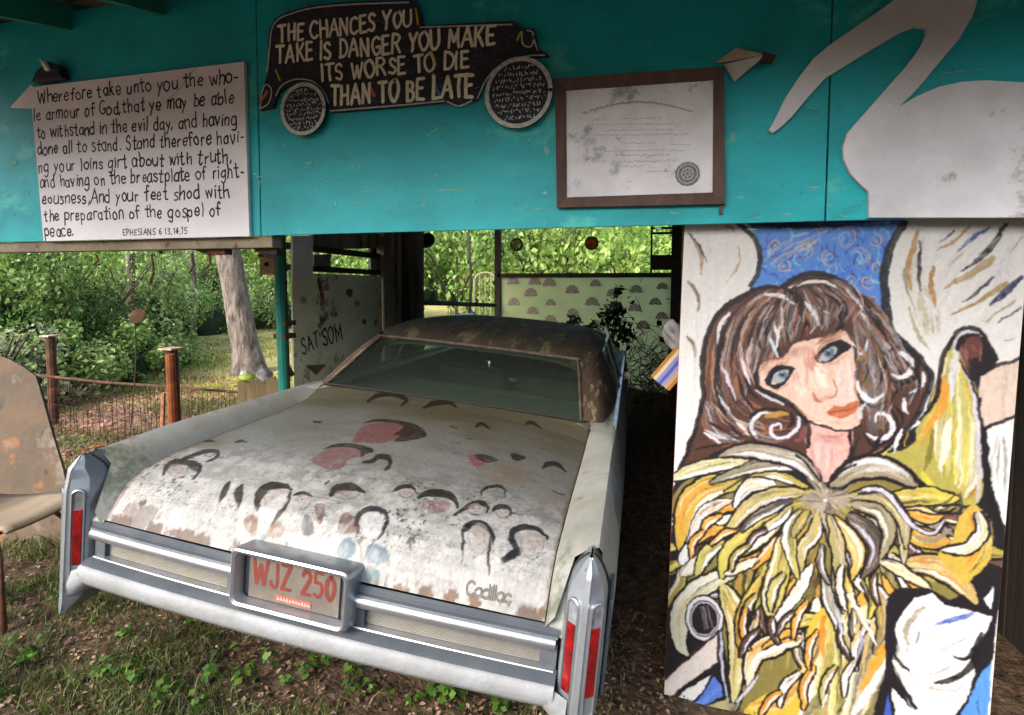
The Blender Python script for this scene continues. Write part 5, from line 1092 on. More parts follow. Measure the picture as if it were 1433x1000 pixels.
# curls
for s, w_, c_ in (('1100,574 1084,572 1060,576 1049,588 1049,604 1060,616', 6, INKC), ('1060,612 1051,600 1053,588 1064,580 1080,578', 6, 'cfcdd2'), ('1070,584 1090,578 1104,580', 9, 'a9843c'), ('1064,592 1070,604 1084,600', 8, '94603e'), ('1117,582 1115,598 1102,611 1088,612 1078,604 1080,595 1090,592 1094,600', 5.5, 'd4cddf'), ('1108,576 1108,592 1100,600', 7, INKC), ('1126,596 1122,612 1112,618', 10, '7d4c48'),
                  ('1238,500 1252,486 1270,488 1284,506 1282,526 1262,536 1244,530', 7, INKC), ('1253,496 1263,495 1275,506 1273,522 1259,529 1248,524', 7, 'd8d8e4'), ('1256,508 1264,514', 8, '7a4440'), ('1199,532 1205,552 1221,560 1239,548', 7, 'd4dae4'), ('1208,524 1214,542 1222,546', 8, '80663e'), ('1222,520 1232,540', 6, INKC), ('1216,518 1230,536', 4, 'b8b4be'), ('1196,520 1196,540 1204,560 1222,568 1240,560', 4, INKC),
                  ('1203,586 1202,574 1211,564', 6, 'c0d0da'), ('1206,604 1220,622 1246,614 1256,594 1246,574 1226,570', 5, INKC), ('1212,606 1225,614 1243,608 1248,592 1239,580 1227,580 1224,590', 7, 'd8d6e0'), ('1228,594 1236,600', 8, '7a6a38'), ('1212,576 1220,582', 8, '6e5a3a'), ('1213,492 1206,502 1198,500', 7, '94783e')): ac.stroke(A_(pp(s)), w_*K_, c_, 1, (.5, .35), .15)
O('1058,404 1036,416 1010,434 997,452 988,475 984,500 983,530 984,556 978,580 972,602 962,632 948,660', 9); O('1048,406 1076,400 1094,402', 7); O('1094,402 1112,388 1140,382 1166,387 1186,400 1206,420 1228,446 1250,466 1272,486 1292,508 1303,526 1297,552 1284,580 1264,606 1240,626 1210,642', 9)
O('1094,402 1110,412 1122,440 1128,456', 6)
# raised sleeve on the right
Fi('1331,480 1321,524 1313,554 1303,572 1285,596 1278,622 1240,634 1207,642 1262,647 1290,672 1312,692 1340,704 1366,706 1374,690 1378,640 1371,584 1353,528 1340,498', 'a8a04a')
B('1330,490 1318,560 1270,640', 26, 16, ['c9941e', 'd29a18', 'b0903a', 'c4b85a'], (4, 9)); B('1336,490 1335,560 1330,640 1330,690', 44, 50, ['d6d4b4', 'c4b83c', 'e2dfc8', '9c9440', 'b9b47c', 'c9bb2e', '8f8838'], (4, 9)); B('1350,520 1362,580 1360,660 1345,700', 30, 26, ['c8c8cc', 'b3ac60', 'c9be44', 'd8d4c0'], (3, 8))
for s, w_, c_ in (('1321,524 1321,550 1312,578 1290,606', 13, 'd0921a'), ('1337,488 1333,530 1333,560', 9, 'c8c8d0'), ('1345,506 1364,556 1369,604 1373,660', 6, 'c4c4d8'), ('1347,520 1358,556 1362,590', 5, 'b8a03a'), ('1329,584 1324,620 1316,660', 11, 'dedcc4'), ('1334,640 1338,672', 11, 'd2c41c'), ('1290,660 1300,676 1316,690', 9, 'c8c02c'), ('1262,600 1256,616 1250,634', 6, 'd8d8e0'), ('1272,604 1266,624', 6, 'c0961e'), ('1226,640 1250,622', 5, 'd8d49c'), ('1222,642 1240,632', 7, 'd8cc20'), ('1305,600 1300,640 1292,660', 9, '7c7630'), ('1372,668 1364,690 1352,700', 5, 'a8703a'), ('1366,600 1372,650 1368,690', 7, 'b9b4c4'), ('1328,580 1318,600', 6, 'a88c98'), ('1275,604 1280,620', 4, INKC), ('1234,626 1210,640', 4, 'a49a60')): S(s, w_, c_, 1, (.3, .2), .25)
Fi('1337,476 1347,465 1365,465 1379,478 1393,504 1374,524 1362,532 1350,508', '2a2024'); B('1352,480 1352,500 1362,520', 18, 10, ['5f3a36', '74463e', '8a5c54'], (3, 6)); Fi('1353,474 1366,470 1376,482 1372,498 1360,500 1353,488', '6a3e38'); S('1360,484 1366,492', 7, '85564a'); S('1334,492 1338,474 1350,465 1366,464', 5, 'c4c8d4'); S('1372,486 1372,506', 4, '9a7470')
O('1286,590 1309,556 1318,504 1334,472 1350,459 1371,463 1386,484 1394,506', 7); O('1342,502 1356,528 1368,556 1376,590 1378,640 1381,680 1392,720', 4)
Fi('1372,525 1394,512 1432,500 1450,496 1440,580 1417,585 1376,599 1369,560', 'cdb9ac', 1, False); B('1405,520 1400,590', 50, 22, ['d8c6ba', 'c2aea2', 'd2c0b6', 'b8a498'], (5, 10), .5)
O('1372,524 1396,511 1440,497', 6); O('1372,602 1392,594 1425,582', 6); O('1370,556 1374,600', 7)
Fi('1386,600 1422,586 1420,640 1408,726 1396,712 1386,670 1384,630', 'd2d6d8', 1, False); B('1400,610 1398,660 1402,710', 22, 16, ['a8a294', 'b9bec2', 'e2e4e6', '8d8676'], (3, 6), .7)
O('1376,600 1380,650 1384,690 1396,722 1403,740', 11)
# radiating feathers of the bodice, outer ones first
GRY = ['8d8678', 'a89c8c', '6d655a', 'c8c4c0', '9c9468', 'b5ab90']; YEL = ['b8a83c', 'd0c46a', '98904a', 'd8d4a8', 'c09a34', '7f7838', '6b5a38', 'a89c60']; ORG = ['d8981c', 'c9862a', 'e0b44a', 'd8c080', 'b87a28']; CRM = ['dcd8c8', 'e6e4da', 'c8c090', 'b8a884', 'ccb460']
W1 = [(-.7, 'd8d8e0', 4)]; W2 = [(.7, 'd8d8e0', 4)]; W3 = [(.75, 'e4e4ea', 6)]; W4 = [(-.75, 'e4e4ea', 6)]
leaf('1030,800 1000,812 970,830 950,860 952,900 964,918', 40, 'c9c9b4', CRM, 12, 4)
leaf('1048,644 1000,650 962,660 932,674', 26, 'c4c094', ['c8c488', 'd8d8d4', 'a8a468', 'b8b89c'], 12, 3, hi=W4)
leaf('1030,674 988,684 962,712 950,770', 52, 'c8a838', YEL+ORG, 26, 4, (3, 7), hi=[(-.8, 'dcdce0', 7), (.3, 'd8941c', 9)])
leaf('1024,700 985,716 962,760', 22, 'd0c8c0', ['d8d4cc', 'b09888', 'c8a03a'], 8, 2.4); leaf('1015,740 990,744 966,768', 18, 'd0982a', ORG, 8, 2.4)
leaf('1130,682 1088,664 1060,668 1012,690', 20, 'b4a84c', YEL, 12, 3, hi=W4); leaf('1086,678 1048,680 1026,712', 24, 'd4d4d6', ['e2e2e6', 'c8b478', 'd8a23a'], 7, 3.4)
leaf('1144,678 1120,652 1076,650 1038,658 992,676', 26, '8f8872', GRY+['b8b080'], 16, 3, hi=W1); leaf('1150,682 1124,650 1080,634 1036,630 1006,638', 30, '978c80', GRY, 20, 4, hi=[(-.6, 'd2d2da', 7)])
leaf('1128,688 1080,694 1044,712 1008,756', 30, 'bcae6c', GRY+YEL, 20, 3.4, hi=[(-.6, 'c9c4cc', 6)])
leaf('1012,756 988,776 974,806', 26, 'bdb760', YEL, 10, 3.6, hi=W4); leaf('952,790 962,770 974,760', 22, 'dcdce0', ['c8c8c8', 'e6e6ea'], 6, 3)
leaf('1100,716 1062,746 1024,772 1008,812', 46, 'c0b850', YEL, 26, 3.4, (3, 6), hi=W4); leaf('1062,782 1040,792 1012,806', 14, 'd8d0c4', CRM, 5, 3)
leaf('1110,700 1078,712 1050,730 1036,746', 18, '5c554c', ['4a444a', '7d766c', '9c9484', '2e292c'], 12, 3, hi=W1); leaf('1108,708 1088,728 1056,752', 16, 'a8a07c', GRY+YEL, 8, 3, hi=W4)
leaf('1070,790 1060,830 1044,860', 34, 'b4ac48', YEL, 12, 3); leaf('1010,818 1030,860 1034,910 1026,985', 46, 'c4bc80', YEL+CRM, 34, 4, (3, 8), hi=[(-.75, 'e0e0dc', 7), (.3, 'c8a43c', 4)])
leaf('1064,806 1046,846 1036,880 1038,920', 26, 'c0a038', YEL+ORG, 12, 3.4); leaf('1060,860 1048,900 1040,930', 16, 'bda890', CRM, 6, 3)
leaf('1100,740 1092,790 1080,840 1084,870', 44, 'bdb460', YEL, 24, 3.4, hi=W2); leaf('1136,790 1114,830 1078,876', 22, 'dcd8d0', CRM, 10, 3.4, hi=W4)
leaf('1120,714 1106,740 1106,770 1118,812', 26, 'bcb468', YEL+GRY, 12, 3, hi=[(.7, 'dcdae6', 7)]); leaf('1132,714 1120,732 1108,752', 18, '9c9460', YEL, 7, 2.6)
leaf('1144,716 1140,746 1124,766 1122,800', 26, 'b5a56c', YEL+GRY, 12, 3, hi=W1)
leaf('1154,866 1122,868 1086,884', 24, 'd0b83c', YEL, 10, 4); leaf('1124,892 1090,900 1056,916 1046,960', 40, 'd8cdb0', CRM+ORG, 22, 4.4, (3, 7), hi=[(-.5, 'e8e4e4', 8), (.6, 'd09a28', 5)]); leaf('1118,884 1096,888 1066,908', 14, 'c9a238', ORG, 6, 3)
Fi('1050,985 1100,960 1124,930 1130,880 1150,850 1166,880 1172,960 1160,1050 1030,1050', 'ceb02e'); B('1156,860 1148,920 1110,985', 30, 30, YEL+ORG, (4, 9)); B('1165,880 1160,960 1120,1040', 50, 40, CRM+YEL, (5, 11)); B('1050,990 1090,982 1130,940', 16, 14, ORG, (4, 8)); S('1160,964 1140,984 1120,1010', 14, '7a7a58'); S('1162,970 1146,992', 5, INKC)
leaf('1162,722 1186,748 1200,776 1192,812', 30, 'c8a848', ORG+CRM, 14, 3.4, hi=[(-.5, 'e0dcd4', 6)]); leaf('1150,716 1166,746 1174,780 1166,830', 28, 'a69a80', GRY+CRM, 14, 3.4, hi=W1)
leaf('1160,720 1172,760 1178,810 1186,880', 26, 'b8a874', GRY+YEL, 14, 3.4); leaf('1150,800 1160,840 1176,880 1178,950', 22, 'a8a090', GRY, 10, 3.4, hi=W2)
Fi('1168,900 1190,860 1240,840 1246,880 1234,930 1200,1000 1190,1050 1160,1050', 'cfc8a0'); B('1185,860 1188,920 1170,1030', 34, 30, CRM+YEL, (4, 9)); B('1225,860 1225,920 1190,1030', 36, 36, CRM+GRY, (4, 9))
leaf('1185,806 1192,850 1200,900 1198,940', 18, 'c8b050', YEL, 8, 3, hi=W1); leaf('1205,812 1232,838 1238,880 1222,916', 32, '8d8258', GRY+ORG, 16, 4, hi=[(-.8, 'ccc8d0', 6)]); leaf('1214,808 1222,840 1216,866', 16, 'c9c04a', YEL, 6, 3); leaf('1208,818 1214,836', 14, 'dcd4a8', CRM, 3, 2)
for (x, y, b, L, w_, ci) in ((1060, 830, 1.9, 60, 14, 0), (1080, 860, 1.3, 46, 12, 5), (1044, 850, 1.5, 60, 12, 1), (1098, 800, 1.9, 60, 16, 4), (1064, 880, 2.2, 50, 12, 5), (1130, 840, 1.9, 60, 13, 1), (1112, 856, 2.2, 44, 10, 5), (1140, 930, 1.8, 66, 16, 1), (1120, 940, 2.1, 60, 14, 2), (1096, 968, 2.3, 50, 14, 1), (1150, 760, 1.4, 60, 12, 3), (1180, 790, 1.5, 66, 12, 2), (1196, 850, 1.4, 60, 12, 3), (1214, 870, 1.8, 70, 13, 2), (1170, 930, 1.9, 60, 12, 4), (1200, 920, 1.9, 60, 13, 2), (1226, 800, 1.5, 50, 11, 5), (1076, 740, 2.4, 46, 10, 5), (1050, 760, 2.2, 50, 12, 0), (1030, 742, 2.6, 44, 10, 1), (1290, 700, .2, 50, 10, 0), (1300, 740, .3, 50, 12, 1), (1284, 770, .6, 56, 12, 2), (1330, 790, .9, 40, 12, 1), (1010, 720, 2.4, 44, 12, 1), (985, 740, 2.0, 46, 12, 1), (1176, 870, 1.3, 56, 10, 5), (1145, 880, 1.8, 60, 12, 1)):
    c3 = COLS[ci]; leaf('%f,%f %f,%f %f,%f' % (x, y, x+L*.5*math.cos(b+.25), y+L*.5*math.sin(b+.25), x+L*math.cos(b), y+L*math.sin(b)), w_, c3[0], c3, 6, 3.6, (1.5, 3.5), hi=[(-.55, ra.choice(['e6e6ea', 'dcd8ec']), 3)])
for s, w_, c_ in (('1184,832 1200,852 1216,884 1226,904', 5, 'e0dce4'), ('1198,856 1210,880', 6, 'd09c24'), ('1240,900 1222,936 1204,966', 15, 'd09a14'), ('1238,930 1214,970 1190,1005', 12, 'dad6dc'), ('1194,872 1206,896 1200,924', 5, 'a8a4b4'), ('1200,872 1196,902', 9, 'd4b020'), ('1170,850 1178,880 1182,888', 5, 'b4c0d0'), ('1152,862 1150,900 1152,920', 10, 'cc8a14'), ('1176,900 1178,940', 4, INKC), ('1230,970 1214,1010', 5, '8d8468'), ('1158,972 1150,990', 9, 'e0dcc4'), ('1182,980 1170,1000', 5, INKC)): S(s, w_, c_)
leaf('1186,720 1214,742 1226,772 1206,812', 34, '6d5f56', ['5c5048', '8d8074', '463c3a', 'a89a90'], 16, 4, hi=[(.5, 'c4c6d4', 5), (-.7, '2c2628', 4)]); leaf('1190,706 1228,712 1244,742 1232,784', 30, '9c9274', GRY, 14, 4, hi=[(.5, 'd4d0c8', 5)])
leaf('1262,788 1310,792 1346,816 1368,846', 42, 'bca464', ORG+CRM, 24, 4.4, (3, 7), hi=W2); leaf('1232,784 1264,800 1304,824', 22, 'd4c8a4', CRM, 10, 3.4)
leaf('1240,700 1290,694 1344,698', 36, 'c4b840', YEL, 18, 3.4, (3, 6)); leaf('1270,716 1300,726 1322,722', 18, 'cc9a28', ORG, 8, 3); leaf('1262,740 1300,754 1330,758', 40, 'c4963a', ORG+YEL, 18, 3.4)
Fi('1364,706 1382,736 1388,776 1370,800 1352,814 1326,796 1312,776 1330,760 1340,730', 'c4a83c'); B('1360,716 1376,760 1350,806', 20, 22, ORG+YEL, (3, 7)); leaf('1368,716 1374,746 1352,768 1318,770', 24, 'd6d2c0', CRM, 12, 4.4, hi=W2)
leaf('1258,730 1264,760 1264,790', 18, 'b8ae90', CRM+YEL, 6, 2.6)
leaf('1186,694 1228,692 1262,722 1268,770', 28, 'aca078', GRY+YEL, 14, 3.6, hi=[(-.4, 'cfc8b8', 4)])
leaf('1162,680 1200,656 1244,656 1284,680', 40, '968c70', GRY+['a8a078'], 22, 6, (3, 6), hi=[(-.62, 'ced2de', 8)])
S('1200,690 1236,688 1262,714 1282,738 1308,746 1324,730', 11, INKC, 1, (.5, .3), .1); S('1208,684 1236,688 1258,710 1278,736 1304,746 1322,730', 6, 'ccc8dc'); S('1280,750 1306,756 1330,740', 8, '8d8672')
for s in ('1300,712 1320,704 1338,692', '1312,716 1330,708 1344,700', '1344,690 1346,710 1340,730'): S(s, 4.5, '34323c')
S('1366,640 1370,690 1366,706', 5, 'b8b0a4')
Fi(' '.join('%f,%f' % (1154+34*math.cos(t), 700+15*math.sin(t)) for t in np.linspace(0, 5.9, 12)), '9a8c7c', .9)
for a in np.linspace(0, 2*math.pi, 46): 
    l = ra.uniform(18, 58); S('%f,%f %f,%f' % (1156+6*math.cos(a), 699+5*math.sin(a), 1156+l*math.cos(a), 699+l*.7*math.sin(a)), ra.uniform(4, 7), ra.choice(['8d7f70', 'a59888', '7b7068', 'b5a898', '5c544e']), .8, (1, .1))
for k in range(60): x, y = ra.gauss(1154, 14), ra.gauss(700, 8); S('%f,%f %f,%f' % (x, y, x+2, y+1), 3, ra.choice(['a59c90', '7d7468', 'c4bcb0']), .8)
S('1153,699 1157,700', 7, 'f0eeea')
O('1148,674 1128,648 1112,636', 5); O('1160,676 1180,656 1200,648', 5)
# gathered cuff, arm and the corner of sky at lower left
for rr, c_ in ((34, INKC), (31, 'd4d2d8'), (26, '38343c'), (24, 'b8b4c4'), (22, '2a2628')): Fi(' '.join('%f,%f' % (985+rr*.82*math.cos(t), 865+rr*math.sin(t)) for t in np.linspace(0, 5.9, 16)), c_)
B('985,848 990,880', 26, 14, ['4c464c', '6b6468', '8a8488', '3a3034'], (3, 6), .8)
Fi('1006,880 1005,926 926,986 922,954 960,922', 'dcc9c2', 1, False); B('990,910 940,960', 26, 14, ['e2d4cc', 'd0b8b0', 'e6dcd8'], (4, 8), .6)
Fi('926,990 960,965 996,945 984,968 950,992 920,1004', 'dcdce0', 1, False); Fi('962,994 1000,946 1016,974', '4c74c8', 1, False); B('975,988 1008,962', 14, 14, ['3a5cb8', '7c9ce0', '5a82d8'], (2, 4), .8)
O('922,956 964,920 1006,882', 6); O('924,986 966,956 1004,928', 6); O('1004,882 1006,930 1014,976 1022,1006', 5); S('1008,884 1010,930 1018,984', 4, 'b8bccc'); O('930,994 962,994 996,984 1016,974', 5); O('996,946 982,970 958,990', 4); S('1030,982 1048,964 1060,944', 5, 'c0bccc')
Fi('920,1000 966,994 1018,978 1030,1050 918,1050', 'a8a070', 1, False)
# dark mass and lower right wing
Fi('1240,838 1256,824 1300,822 1340,846 1384,850 1402,800 1410,760 1396,870 1384,960 1376,1050 1236,1050', '27232a', 1, False)
Fi('1252,880 1262,860 1280,838 1304,829 1322,846 1350,853 1388,862 1382,884 1364,906 1357,922 1363,940 1354,972 1336,1006 1330,1050 1256,1050 1249,962 1268,985 1284,996 1270,970 1250,924 1262,926 1272,940 1262,912 1255,900', 'e2e2e2', 1, False)
B('1300,850 1290,930 1310,1030', 70, 30, ['ecebea', 'd4d2ce', 'c8c4bc', 'e6e6ea'], (6, 12), .5)
for s, w_, c_ in (('1296,848 1276,864 1266,886 1272,904', 9, 'a09684'), ('1286,884 1282,902', 9, '8a7f70'), ('1362,857 1336,867 1310,874', 9, '4a6ab0'), ('1298,844 1286,846', 5, '9fb0cc'), ('1352,893 1316,911', 5, 'a8a094'), ('1330,935 1302,946', 6, '9c9080'), ('1270,914 1264,896', 4, '8fa8d0'), ('1262,926 1284,960', 6, 'a89c8c'), ('1300,962 1340,968', 8, 'b4aca0'), ('1330,976 1350,955', 8, 'b4b4bc')): S(s, w_, c_)
for s, w_ in (('1330,918 1356,919 1376,884', 7), ('1306,956 1344,946 1372,910', 9), ('1250,912 1262,930 1271,938', 5), ('1250,936 1264,966 1284,992', 7)): S(s, w_, INKC, 1, (.2, .9), .1)
Fi('1368,950 1388,925 1380,1050 1352,1050 1346,1000', '4f8fd4', 1, False); S('1366,980 1372,1000', 4, '26386a'); Fi('1377,838 1390,822 1388,852', 'cfe4ea', 1, False); Fi('1238,990 1244,970 1250,1050 1238,1050', '3a5cb8', 1, False)
for q in ('1060,420 1040,450 1030,490 1034,520', '1090,412 1074,450 1070,500', '1100,410 1098,450 1106,486', '1118,408 1126,440 1120,476', '1138,400 1150,430 1146,462', '1160,402 1184,428 1178,456 1160,472', '1186,412 1214,446 1222,480', '1206,430 1240,470 1262,510', '1020,450 1006,500 1010,540', '1040,520 1050,548 1070,566', '1224,490 1236,520 1224,550', '1262,500 1286,530 1278,566', '1240,560 1262,580 1258,604', '996,520 1004,560 1020,590', '1010,580 1030,604 1056,612', '1070,440 1060,470 1068,496', '1130,392 1110,400 1104,420', '1146,396 1172,408 1190,430', '1208,500 1214,520 1206,540', '1236,604 1220,630 1204,644', '970,630 1000,622 1030,620'): S(q, ra.uniform(3, 6), '231c20', 1, (.15, .1), .15)
for q in ('1190,470 1212,500 1206,520', '1230,620 1250,600', '985,600 1010,612 1036,616', '1000,480 996,520 1000,560', '1052,470 1046,510 1056,540', '1140,440 1150,460', '1196,420 1220,450', '1250,510 1268,540', '1226,520 1232,560', '1168,640 1190,620'): S(q, ra.uniform(3, 5), ra.choice(['d8d2dc', 'b8bcc8', 'c8a898', 'a8765c']), 1, (.15, .1), .2)
for q, w_, c_ in (('1062,520 1078,504 1100,498', 4, '6a4438'), ('1140,484 1158,470 1182,462', 4, '5c3c34'), ('1084,546 1100,540 1112,528', 3, 'b4806c'), ('1150,511 1170,508 1186,496', 3, 'b88874'), ('1124,500 1128,520 1126,544', 6, 'c49484'), ('1176,520 1184,548 1180,560', 7, 'dcb4ac'), ('1112,566 1130,582 1150,590', 4, 'b98474'), ('1140,606 1164,610 1186,606', 6, 'b47c74'), ('1136,620 1140,650 1150,666', 4, 'b8807c'), ('1190,500 1196,540 1198,560', 4, 'c89484'), ('1100,545 1120,560', 8, 'e0c4b8'), ('1170,592 1190,588', 5, 'e8d0c4'), ('1082,512 1070,524', 2, INKC), ('1142,497 1152,485 1166,477', 2.5, INKC), ('1086,541 1074,538', 2.5, INKC)): S(q, w_, c_, .75, (.2, .15), .45)
# dry-brush hatching in the hair and feathers, then a slight hand-made waver of every edge
HC2 = ['3a2a28', '8f6a58', 'b8a49a', '2a2226', '70483a', '9aa0ac', 'c9b8b0']
for s0 in ('1080,410 1040,450 1010,560', '1100,410 1070,450 1050,520', '1120,405 1110,440 1100,480', '1130,400 1150,430 1140,470', '1160,395 1190,420 1175,455', '1190,410 1240,480 1280,550', '1225,480 1240,540 1230,600', '990,560 1030,600 1080,606', '1200,440 1216,500 1208,540'): B(s0, 36, 22, HC2, (1.2, 2.8), .75, (.2, .5))
jj2, ii2 = np.mgrid[0:AH, 0:AW]
def soft(x, y, rx, ry, ang, col, a):
    c0 = np.array(apx(x, y))*PPM; k = K_; u = (ii2-c0[0])/k; v = -(jj2-c0[1])/k; ca, sa = math.cos(R_(ang)), math.sin(R_(ang)); p = (u*ca+v*sa)/rx; q = (-u*sa+v*ca)/ry
    m_ = np.clip(1-(p*p+q*q), 0, 1)**1.2*a*(.75+.5*ac.grain); ac.c += (np.array(lin(col), np.float32)-ac.c)*np.clip(m_, 0, 1)[..., None]
for a_ in ((1112, 492, 22, 9, -30, '8a5a48', .5), (1165, 470, 26, 7, -20, '8a5a48', .5), (1070, 516, 10, 12, 0, '9a6a58', .4), (1128, 508, 7, 26, -22, 'b98874', .5), (1130, 490, 10, 8, 0, 'b4685c', .35), (1142, 498, 9, 8, 0, 'b86a5c', .4), (1108, 552, 16, 10, 30, 'c98f86', .4), (1190, 535, 8, 20, 0, 'e2c4c0', .5), (1160, 556, 18, 5, -10, 'a87868', .45), (1146, 560, 6, 5, 0, '9c4c46', .5),
          (1170, 592, 22, 5, -8, 'a87a6c', .45), (1160, 616, 28, 10, 0, 'a06c64', .55), (1178, 546, 10, 9, 0, 'e6ccc0', .5), (1094, 508, 16, 5, -22, '6a4438', .5), (1160, 477, 20, 5, -22, '6a4438', .5), (1200, 580, 8, 16, 0, 'b98a7c', .4), (1152, 528, 7, 20, -25, 'e6d4c4', .5)): soft(*a_)
jj2, ii2 = np.mgrid[0:AH, 0:AW]; dy_ = (fbm(AH, AW, 14, rg, 3)-.5)*5; dx_ = (fbm(AH, AW, 14, rg, 3)-.5)*5
ac.c = ac.c[np.clip(jj2+dy_, 0, AH-1).astype(int), np.clip(ii2+dx_, 0, AW-1).astype(int)]
ac.c *= (.98+.26*fbm(AH, AW, 2.2, rg, 2, 1, 3))[..., None]
for _ in range(1):      # wet edges bleed a little
    p_ = np.pad(ac.c, ((1, 1), (1, 1), (0, 0)), 'edge'); ac.c = .36*ac.c+.16*(p_[:-2, 1:-1]+p_[2:, 1:-1]+p_[1:-1, :-2]+p_[1:-1, 2:])
ac.c *= (.93+.12*fbm(AH, AW, 3, rg, 2))[..., None]; lum = ac.c.mean(2, keepdims=True); ac.c = np.clip(lum+(ac.c-lum)*.88, 0, 1); ac.c = .60*np.where(ac.c > .66, .66+(ac.c-.66)*.4, ac.c)**1.12
# the board itself
board = empty('angel_painting', 'tall painted board of a brown-haired angel in yellow feathers', 'painting', (BX0, YA, BZ0))
board.rotation_euler = (0, LEAN, 0)
MB().box((BW/2, .002, BH/2), (BW, .014, BH)).build('board', mat('board_edge_red', '7d2c24', '4f3a30', 8, .8), board)
ax_ = np.linspace(0.001, BW-.001, AW); az_ = np.linspace(.001, BH-.001, AH); U_, V_ = np.meshgrid(ax_, az_)
I = np.arange(AW*AH).reshape(AH, AW); fa = np.stack([I[:-1, :-1], I[:-1, 1:], I[1:, 1:], I[1:, :-1]], -1).reshape(-1, 4)
npmesh('painted_face', np.stack([U_, np.full_like(U_, -.0062), V_], -1).reshape(-1, 3), fa, paintmat('angel_paint', .42, .35, .05, 70), board, True, ac.c.reshape(-1, 3))
# ------------------------------------------------------------------ yard: fence, trees, thickets
fence = empty('wire_fence', 'rusty wire fence with pipe posts between the shed and the lawn', 'fence', (0, 0, 0))
def grd(x, y): return float(gz(x, y))
a1 = at(70, 471, Z=1.10); a2 = at(240, 489, Z=1.10)
for i, (q, r_, m_) in enumerate(((a1, .045, RUST), (a2, .050, RUST))):
    MB().tube([(q[0], q[1], grd(q[0], q[1])-.05), (q[0]+.008, q[1], .6), (q[0], q[1], 1.10)], r_, 10).build('fence_post', m_, fence)
    MB().box((q[0], q[1], 1.11), (r_*2.8, r_*2.8, .015)).build('post_cap', mat('pale_rust_cap', 'b9a894', '8a6a50', 20, .8), fence)
b3 = a2+np.array([.075, -.075, 0]); MB().tube([(b3[0]+.02, b3[1], 0), (b3[0], b3[1], .5), (b3[0]-.01, b3[1], 1.07)], .036, 10).build('fence_post', ORUST, fence)
b4 = a2+np.array([-.14, -.02, 0]); MB().tube([(b4[0], b4[1], 0), (b4[0]+.06, b4[1], .72)], .018, 6).build('brace', mat('pinkish_rust_rod', 'b07a60', '7a4a3a', 20, .8), fence)
e0 = at(-20, 521, Z=.71); r1 = at(72, 527, Z=.71); r2 = at(240, 541, Z=.71); r3 = at(336, 549, Z=.69)
MB().tube([e0, r1, (r1+r2)/2-np.array([0, 0, .012]), r2, r3], .013, 7).build('top_rail', RUST, fence)
MB().tube([at(95, 631, Z=.12), at(150, 622, Z=.16)], .012, 6).build('bottom_rail', ORUST, fence)
m = MB(); r = random.Random(6)
for (p, q) in ((e0, r1), (r1, r2), (r2, r3)):
    n = int(np.linalg.norm(q-p)/.055)
    for k in range(n):
        t = (k+r.uniform(-.1, .1))/n; x = p+(q-p)*t; j = r.uniform(-.02, .02)
        m.tube([x, x+np.array([j, j, -.35]), (x[0]+j, x[1], grd(x[0], x[1])+.02)], .0028, 3, cap=False)
    for z in (.58, .42, .26, .12): m.tube([(p[0], p[1], z), ((p[0]+q[0])/2, (p[1]+q[1])/2, z-.015), (q[0], q[1], z)], .0015, 3, cap=False)
m.build('wire_mesh', RUST, fence)['kind'] = 'stuff'

BARK = mat('furrowed_bark', '8d827a', '3d342e', 13, .95, bump=1, bscale=30, stretch=(1, 1, .25), spots=[('9a8f86', 5, .6), ('b07a68', 14, .72)])
BARK2 = mat('dark_bark', '3d342b', '241d18', 8, .95, bump=.8, bscale=20, stretch=(1, 1, .3))
def foliage(seed, n, clumps, size, spread=.32, ratio=.6):
    rg = np.random.default_rng(seed); P, N_ = blob_points(n, (0, 0, 0), (1, 1, 1), clumps, rg, spread); return leaves(P, N_, size, ratio, .25, rg)
LM = {'mid': leafmat('leaf_mid_green', '50732f', '759447', 'a9bd74', .35, .9), 'dark': leafmat('leaf_dark_green', '30501f', '4a6c2c', '6b8c42', .3, .9), 'bright': leafmat('leaf_bright_green', '688a38', '8aa84e', 'b9c878', .5, .5), 'kudzu': leafmat('leaf_vine_green', '56743a', '7d9850', 'b4c286', .35, 1.5), 'grey': leafmat('leaf_greyish', '6b7a55', '8a9470', 'b0ae90', .3, 1.5)}
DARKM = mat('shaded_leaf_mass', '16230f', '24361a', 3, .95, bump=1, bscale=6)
PROT = {}
def bush_proto(kind, size, n, seed, spread):
    key = (kind, size, n, seed)
    if key not in PROT:
        V, F = foliage(seed, n, 26, size, spread); me = bpy.data.meshes.new('foliage_'+kind); 
        o = npmesh('foliage', V, F, LM[kind]); PROT[key] = o.data; bpy.data.objects.remove(o)
    return PROT[key]
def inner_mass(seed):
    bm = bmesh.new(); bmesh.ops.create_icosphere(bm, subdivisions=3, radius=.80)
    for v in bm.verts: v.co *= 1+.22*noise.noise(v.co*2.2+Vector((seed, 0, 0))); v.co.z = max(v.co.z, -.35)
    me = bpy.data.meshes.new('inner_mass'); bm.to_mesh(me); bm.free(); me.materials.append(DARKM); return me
IM = [inner_mass(s) for s in range(3)]
